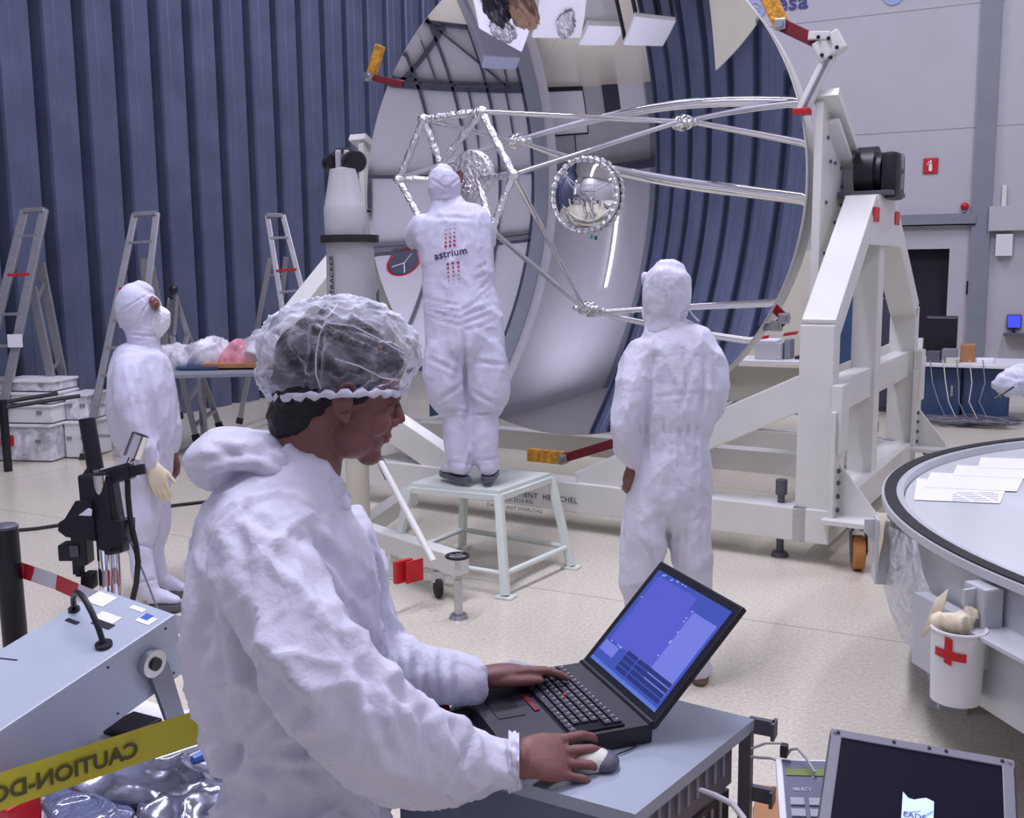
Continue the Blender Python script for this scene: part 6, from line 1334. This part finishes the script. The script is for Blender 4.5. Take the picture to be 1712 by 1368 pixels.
def crate(px_, d, y0, y1, w_, dep_, m, name, lab, lid_=True, extra=None):
    q = P(px_, y1, d); z1 = q.z; z0 = max(0.0, P(px_, y0, d).z); t = thing(name, lab, 'box', (q.x, q.y, z0))
    b = MB(); b.box((q.x, q.y, (z0 + z1) / 2), (w_, dep_, z1 - z0 - .02), RY, .012); inroot(b, 'shell', M[m], t)
    if lid_: b = MB(); b.box((q.x, q.y, z1 - .012), (w_ + .03, dep_ + .03, .024), RY, .008); inroot(b, 'lid', M['white_plastic'], t)
    for s_ in (-1, 1):
        b = MB(); b.box(V((q.x, q.y, (z0 + z1) / 2 + .02)) + RY @ V((s_ * w_ * .3, -dep_ / 2 - .006, 0)), (.05, .012, .03), RY); inroot(b, 'latch', M['grey_trim'], t)
    return t, q, z0, z1
c1 = crate(56, 9.6, 773, 704, .62, .45, 'film_white', 'clear_crate', 'clear plastic crate with red label at the bottom of the left stack')
b = MB(); b.box(V((c1[1].x, c1[1].y, .20)) + RY @ V((-.10, -.235, 0)), (.09, .004, .10), RY); inroot(b, 'red_label', M['red'], c1[0])
b = MB(); b.box(V((c1[1].x, c1[1].y, .13)) + RY @ V((.12, -.02, 0)), (.22, .3, .16), RY, .02); inroot(b, 'contents', M['grey_trim'], c1[0])
c2 = crate(58, 9.6, 704, 672, .60, .42, 'white_plastic', 'white_crate', 'plain white plastic box above the clear crate at the left')
c3 = crate(60, 9.6, 672, 652, .58, .42, 'white_plastic', 'white_crate', 'flat white box between the plain one and the wavy topped one')
c4_ = crate(62, 9.6, 652, 632, .56, .40, 'film_white', 'white_crate', 'topmost box of the left stack with crumpled white wrapping')
c5 = crate(146, 9.7, 768, 700, .24, .40, 'white_plastic', 'white_crate', 'white box on the floor between the two tall ladders')
c6 = crate(144, 9.7, 700, 655, .22, .36, 'film_white', 'clear_crate', 'small clear box stacked between the two tall ladders')
for i, (x0, y0, x1, y1) in enumerate(((5, 673, 96, 658), (5, 682, 134, 662))):
    b = MB(); b.cyl(P(x0, y0, 8.9), P(x1, y1, 9.2), .018, n=8); simple(b, 'black_rod', M['black'], ['upper thin black rod in front of the left box stack', 'lower thin black rod in front of the left box stack'][i], 'rod')
for x_, d_ in ((5, 8.9),):
    q = P(x_, 678, d_); b = MB(); b.box((q.x, q.y, q.z / 2), (.05, .05, q.z + .10)); simple(b, 'rod_stand', M['black'], 'thin black upright holding the two black rods at the left edge', 'stand')
# ================================================================== FAR RIGHT: DESKS, CABINETS
def blockY(name, x0, x1, ytop, Yf, dep_, m, lab, cat, bottom=0.0, handle=True, doors=1):
    a, c_ = YP(x0, ytop, Yf), YP(x1, ytop, Yf); z1 = (a.z + c_.z) / 2; t = thing(name, lab, cat, ((a.x + c_.x) / 2, Yf + dep_ / 2, bottom))
    b = MB(); b.box(((a.x + c_.x) / 2, Yf + dep_ / 2, (bottom + z1) / 2), (abs(c_.x - a.x), dep_, z1 - bottom), None, .008); inroot(b, 'body', M[m], t)
    wd = abs(c_.x - a.x) / doors
    for k in range(doors):
        xc = min(a.x, c_.x) + wd * (k + .5); b = MB(); b.box((xc, Yf - .008, (bottom + z1) / 2 + .01), (wd - .03, .018, z1 - bottom - .08), None, .003); dr = inroot(b, 'door', M[m], t)
        b = MB(); b.box((xc + wd * .3, Yf - .022, (bottom + z1) / 2 + .03), (.025, .015, .12)); inroot(b, 'handle', M['steel'], t, False, dr)
    return t, a, c_, z1
blockY('blue_cupboard', 1397, 1452, 480, 12.4, .5, 'blue_cab', 'tall blue cupboard behind the posts of the stand', 'cupboard')
o = MB().box((YP(1415, 470, 12.6).x, 12.65, YP(1415, 468, 12.6).z - .07), (.34, .4, .16), None, .01).build('grey_case', M['tracker_grey']); tag(o, 'grey case on top of the tall blue cupboard', 'case')
blockY('blue_cupboard', 1455, 1504, 500, 12.6, .5, 'dark_beam', 'dark blue cupboard to the right of the tall one, between stand posts', 'cupboard')
ds = blockY('blue_cabinet', 1536, 1608, 612, 12.2, .6, 'blue_cab', 'left blue cabinet under the long white worktop', 'cabinet')
ds2 = blockY('blue_cabinet', 1612, 1690, 612, 12.2, .6, 'blue_cab', 'right blue cabinet under the long white worktop', 'cabinet')
wz = ds[3]; wa, wb = YP(1500, 603, 12.1).x, YP(1790, 603, 12.1).x
b = MB(); b.box(((wa + wb) / 2, 12.5, wz + .022), (wb - wa, .95, .035), None, .004); wko = simple(b, 'worktop', M['white_plastic'], 'long white worktop over the blue cabinets at the far right', 'worktop')
b = MB(); b.box((wb - .05, 12.5, wz / 2), (.06, .8, wz)); b.build('leg', M['grey_trim'], wko)
zw = wz + .04
def onwork(name, x0, x1, h_, m, lab, cat, Yc=12.45, dep_=.25):
    a, c_ = YP(x0, 600, Yc).x, YP(x1, 600, Yc).x; b = MB(); b.box(((a + c_) / 2, Yc, zw + h_ / 2), (c_ - a, dep_, h_), None, .006); return simple(b, name, M[m], lab, cat)
mn = thing('black_monitor', 'large black monitor standing on the white worktop', 'monitor', (YP(1575, 590, 12.6).x, 12.6, zw))
a_, c_ = YP(1549, 528, 12.6), YP(1602, 528, 12.6)
b = MB(); b.box(((a_.x + c_.x) / 2, 12.6, (a_.z + zw + .08) / 2), (c_.x - a_.x, .05, a_.z - zw - .08), None, .008); inroot(b, 'screen', M['black'], mn)
b = MB(); b.box(((a_.x + c_.x) / 2, 12.62, zw + .05), (.06, .04, .1)); b.box(((a_.x + c_.x) / 2, 12.6, zw + .008), (.2, .18, .016)); inroot(b, 'monitor_stand', M['black'], mn)
b = MB(); b.box(((a_.x + c_.x) / 2, 12.572, a_.z - .02), (c_.x - a_.x - .02, .004, .012)); inroot(b, 'top_edge', M['grey_trim'], mn)
onwork('orange_box', 1606, 1630, .19, 'orange', 'orange box on the white worktop right of the black monitor', 'box')
onwork('test_device', 1550, 1572, .12, 'grey_dark', 'dark test device in front of the black monitor', 'device', 12.25, .18)
onwork('test_device', 1575, 1600, .15, 'grey_trim', 'grey test device in front of the right half of the monitor', 'device', 12.25, .18)
onwork('small_box', 1582, 1602, .06, 'cream', 'low cream box at the front edge of the worktop', 'box', 12.12, .08)
onwork('paper_stack', 1634, 1662, .05, 'paper', 'crumpled papers on the worktop right of the orange box', 'paper', 12.3, .25)
onwork('white_canister', 1529, 1542, .26, 'white_plastic', 'white canister at the left end of the worktop', 'canister', 12.25, .12)
random.seed(11)
for i in range(5):
    x = 1555 + i * 22; pts = [YP(x, 602, 12.02), YP(x + 4, 640, 11.95), YP(x + 14 - i * 5, 672, 11.9), YP(x + 30 - i * 4, 695, 11.85)]; pts[-1].z = .02
    b = MB(); b.tube([pts[0]] + pts[1:], .006, 6); simple(b, 'hanging_cable', M['cream' if i % 2 else 'grey_trim'], ['thin cable hanging from the worktop under the monitor', 'cream cable hanging from the worktop below the dark device', 'grey cable hanging in front of the gap between the blue cabinets', 'cream cable hanging from the worktop below the orange box', 'grey cable hanging from the worktop below the papers'][i], 'cable', True)
b = MB()
for i in range(26):
    c_ = Z(1560 + random.random() * 125, 702 + random.random() * 10, .03); pts = []; a0 = random.random() * 6; rr = .06 + random.random() * .12
    for k in range(9): a = a0 + k * .7; pts.append(c_ + V((rr * math.cos(a) * 1.6, rr * math.sin(a) * .6, .02 + .03 * random.random())))
    b.tube(pts, .012, 5)
o = simple(b, 'cable_heap', M['grey_dark'], 'tangled dark cables on the floor before the blue cabinets', 'cables', True); o['kind'] = 'stuff'
q = YP(1300, 600, 12.9); b = MB(); b.box((q.x, 12.9, .95), (1.5, .05, 1.9), None, .004); o = b.build('cream_screen', M['cream']); tag(o, 'cream screen panel standing behind the white bench', 'screen')
for s_ in (-.6, .6): b = MB(); b.box((q.x + s_, 12.9, .02), (.06, .4, .04)); b.build('foot', M['grey_trim'], o)
# white bench behind the mirror
bz_ = .78; BT = [Z(1200, 602, bz_), Z(1352, 606, bz_), Z(1352, 606, bz_) + V((0, .6, 0)), Z(1200, 602, bz_) + V((0, .6, 0))]
bt_ = table('white_bench', 'white bench with an instrument on it, seen right of the mirror below its edge', BT, bz_, 'white_plastic')
b = MB(); pa_, pb_ = Z(1205, 604, bz_), Z(1348, 607, bz_); b.box(((pa_.x + pb_.x) / 2, (pa_.y + pb_.y) / 2 + .3, .52), (pb_.x - pa_.x, .03, .36)); inroot(b, 'back_board', M['cream'], bt_)
b = MB(); b.box(((pa_.x + pb_.x) / 2, (pa_.y + pb_.y) / 2 + .3, .28), (pb_.x - pa_.x, .5, .04)); inroot(b, 'shelf', M['grey_trim'], bt_)
def onbench(name, x0, x1, h_, m, lab, cat, dy=.2, dep_=.22, zb=bz_):
    a, c_ = Z(x0, 602, bz_), Z(x1, 602, bz_); b = MB(); b.box(((a.x + c_.x) / 2, a.y + dy, zb + h_ / 2), (c_.x - a.x, dep_, h_), None, .008); return simple(b, name, M[m], lab, cat)
onbench('bench_instrument', 1258, 1305, .17, 'tracker_grey', 'grey instrument on the white bench', 'instrument')
onbench('bench_instrument', 1307, 1318, .20, 'grey_trim', 'narrow dark grey instrument beside the wide one on the bench', 'instrument')
onbench('paper_stack', 1262, 1298, .03, 'paper', 'papers lying on the grey instrument on the bench', 'paper', zb=bz_ + .172)
onbench('black_pad', 1325, 1343, .03, 'black', 'flat black pad at the right end of the white bench', 'pad')
ft = Z(1258, 600, bz_); b = [P(1200, 573, 9.6), P(1258, 567, 9.6), P(1330, 557, 9.6), P(1372, 551, 9.6), P(1400, 548, 9.6)]
tape('barrier_tape', b, .03, 'red and white tape hung above the white bench, right of the mirror')
for x_ in (1200, 1402):
    q = P(x_, 560, 9.6); b = MB(); b.cyl((q.x, q.y, 0), (q.x, q.y, q.z + .04), .02, n=12); b.cyl((q.x, q.y, 0), (q.x, q.y, .02), .15, n=24); simple(b, 'barrier_post', M['rubber'], ['slim post holding the far barrier tape behind the mirror', 'slim post holding the far barrier tape behind the stand'][x_ > 1300], 'post', True)
# dark blue cupboard seen under the mirror behind the legs of the person on the stool
blockY('blue_cupboard', 716, 792, 612, 9.35, .5, 'blue_cab', 'dark blue cupboard seen between the mirror and the legs on the stool', 'cupboard')
# ================================================================== THINGS ON THE FAR WALL
WY = Y1 - .01
def wall_box(name, x0, y0, x1, y1, dep_, m, lab, cat):
    a, c_ = YP(x0, y0, WY), YP(x1, y1, WY); t = MB(); t.box(((a.x + c_.x) / 2, WY - dep_ / 2, (a.z + c_.z) / 2), (abs(c_.x - a.x), dep_, abs(a.z - c_.z)), None, .006); return simple(t, name, M[m], lab, cat), a, c_
fs, a_, c_ = wall_box('fire_sign', 1544, 265, 1568, 290, .01, 'red', 'square red fire extinguisher sign high on the far wall', 'sign')
b = MB(); xc, zc = (a_.x + c_.x) / 2, (a_.z + c_.z) / 2; b.box((xc, WY - .014, zc - .015), (.045, .006, .12), None, .02); b.box((xc, WY - .014, zc + .06), (.022, .006, .03)); b.beam((xc - .02, WY - .014, zc + .07), (xc - .05, WY - .014, zc + .01), .008, .006, V((0, 1, 0))); b.build('extinguisher_symbol', M['paper'], fs)
q = YP(1613, 345, WY); al_ = thing('alarm_bell', 'small red alarm light above the grey duct on the far wall', 'alarm', q)
b = MB(); b.lathe([(.001, 0), (.055, 0), (.05, .05), (.02, .075), (.001, .08)], (q.x, WY, q.z), (0, -1, 0), 20); inroot(b, 'lens', M['red'], al_, True)
b = MB(); b.cyl((q.x, WY, q.z - .06), (q.x, WY - .05, q.z - .10), .03, n=12); inroot(b, 'mount', M['grey_trim'], al_, True)
wall_box('junction_box', 1655, 346, 1740, 385, .14, 'tracker_grey', 'wide grey junction box on the far wall at the right edge', 'box')
wall_box('junction_box', 1666, 392, 1692, 428, .12, 'white_plastic', 'small white junction box hanging below the wide grey one', 'box')
wall_box('wall_conduit', 1676, 310, 1682, 346, .04, 'white_paint', 'thin white conduit rising from the wide grey junction box', 'conduit')
wall_box('wall_conduit', 1484, 308, 1490, 352, .04, 'white_paint', 'thin white conduit on the far wall just right of the bearing', 'conduit')
wall_box('wall_shelf', 1678, 556, 1760, 561, .3, 'grey_dark', 'dark shelf on the far wall under the blue screen', 'shelf')
bl, a_, c_ = wall_box('blue_monitor', 1684, 526, 1707, 549, .05, 'black', 'small monitor with a bright blue picture on the far wall shelf', 'monitor')
b = MB(); b.box(((a_.x + c_.x) / 2, WY - .053, (a_.z + c_.z) / 2), (abs(c_.x - a_.x) - .02, .004, abs(a_.z - c_.z) - .02)); b.build('blue_display', mat('blue picture', (.04, .06, .80), .4, emit=1.0), bl)
b = MB(); b.box(((a_.x + c_.x) / 2, WY - .03, c_.z - .035), (.04, .03, .07)); b.build('monitor_foot', M['black'], bl)
wall_box('door_notice', 1616, 470, 1626, 492, .03, 'black', 'small black box on the grey column of the far wall', 'box')
# blue emblem and letters high on the far wall
q = YP(1263, 13, WY); lgm = thing('wall_logo', 'blue letters and round pale blue emblem painted high on the far wall', 'logo', q)
b = MB(); b.cyl((q.x, WY, q.z), (q.x, WY - .006, q.z), .165, n=48); inroot(b, 'emblem_disc', M['pale_blue'], lgm)
b = MB(); b.tube([V((q.x + .07 * math.cos(a), WY - .008, q.z + .07 * math.sin(a))) for a in [math.radians(10 + 320 * k / 20) for k in range(21)]], .016, 6); b.box((q.x, WY - .008, q.z), (.14, .01, .02)); b.cyl((q.x - .02, WY - .006, q.z + .02), (q.x - .02, WY - .014, q.z + .02), .02, n=12); inroot(b, 'emblem_sign', M['white_wall'], lgm)
a_ = YP(1298, 19, WY); t = text('logo_letters', 'esa', .34, (a_.x, WY - .004, a_.z), Matrix(((1, 0, 0), (0, 0, -1), (0, 1, 0))), M['blue_paint'], None, .003, bold=.006, spacing=1.05); rootmesh(t, lgm)
q = YP(1494, -10, WY); b = MB(); b.cyl((q.x, WY, q.z), (q.x, WY - .006, q.z), .15, n=40); simple(b, 'round_emblem', M['pale_blue'], 'second pale blue round emblem at the top edge on the far wall', 'logo')
# ================================================================== TABLES BEHIND THE CAMERA, SEEN ONLY IN THE MIRROR
t2_ = table('cloth_table', 'table under a lavender cloth at the top of the mirror image', [V((-5.18, 1.75, 0)), V((-5.25, .95, 0)), V((-5.95, .45, 0)), V((-6.0, 1.75, 0))], .85, 'paper')
crumple('foil_bundle', (-5.55, 1.05, .90), .18, .12, .05, M['foil'], 'silver foil bundle at the front of the lavender cloth table', 'bundle', 31, .3, .012, .03, 14)
crumple('dark_bundle', (-5.75, 1.55, .93), .18, .16, .09, M['brown'], 'dark brown cable bundle on the lavender cloth table', 'bundle', 32, .3, .014, .05, 12)
crumple('dark_bundle', (-5.42, 1.50, .92), .12, .16, .08, M['black'], 'black cable bundle on the lavender cloth table', 'bundle', 33, .3, .014, .05, 14)
o = MB().box((-5.62, .16, .45), (.62, .42, .9), None, .02).build('grey_cabinet', M['cab_grey']); tag(o, 'grey cabinet beside the lavender cloth table at the top of the mirror image', 'cabinet')
t3_ = table('cream_table', 'pale table with a silver bag on it, at the top centre of the mirror image', [V((-6.05, .86, 0)), V((-7.0, .92, 0)), V((-6.75, 1.85, 0)), V((-6.03, 1.8, 0))], .85, 'white_plastic')
crumple('silver_bag', (-6.53, 1.3, .90), .14, .22, .05, M['foil'], 'silver bag on the pale table at the top centre of the mirror image', 'bag', 34, .1, .012, .03, 14)
t4_ = table('white_desk', 'white desk on black legs in front of the folded wall in the mirror image', [V((-7.43, 1.62, 0)), V((-8.55, 1.57, 0)), V((-8.40, 2.11, 0)), V((-7.31, 2.17, 0))], 1.2, 'white_plastic')
for ch in [q for q in COL.objects if q.parent == t4_ and q.name.startswith('leg')]: ch.data.materials[0] = M['black']
o = MB().box((-7.5, .95, .82), (.9, .5, .05)).box((-7.5, .95, .4), (.85, .45, .8)).build('low_shelf', M['white_plastic']); tag(o, 'white low shelf between the pale table and the white desk in the mirror image', 'shelf')
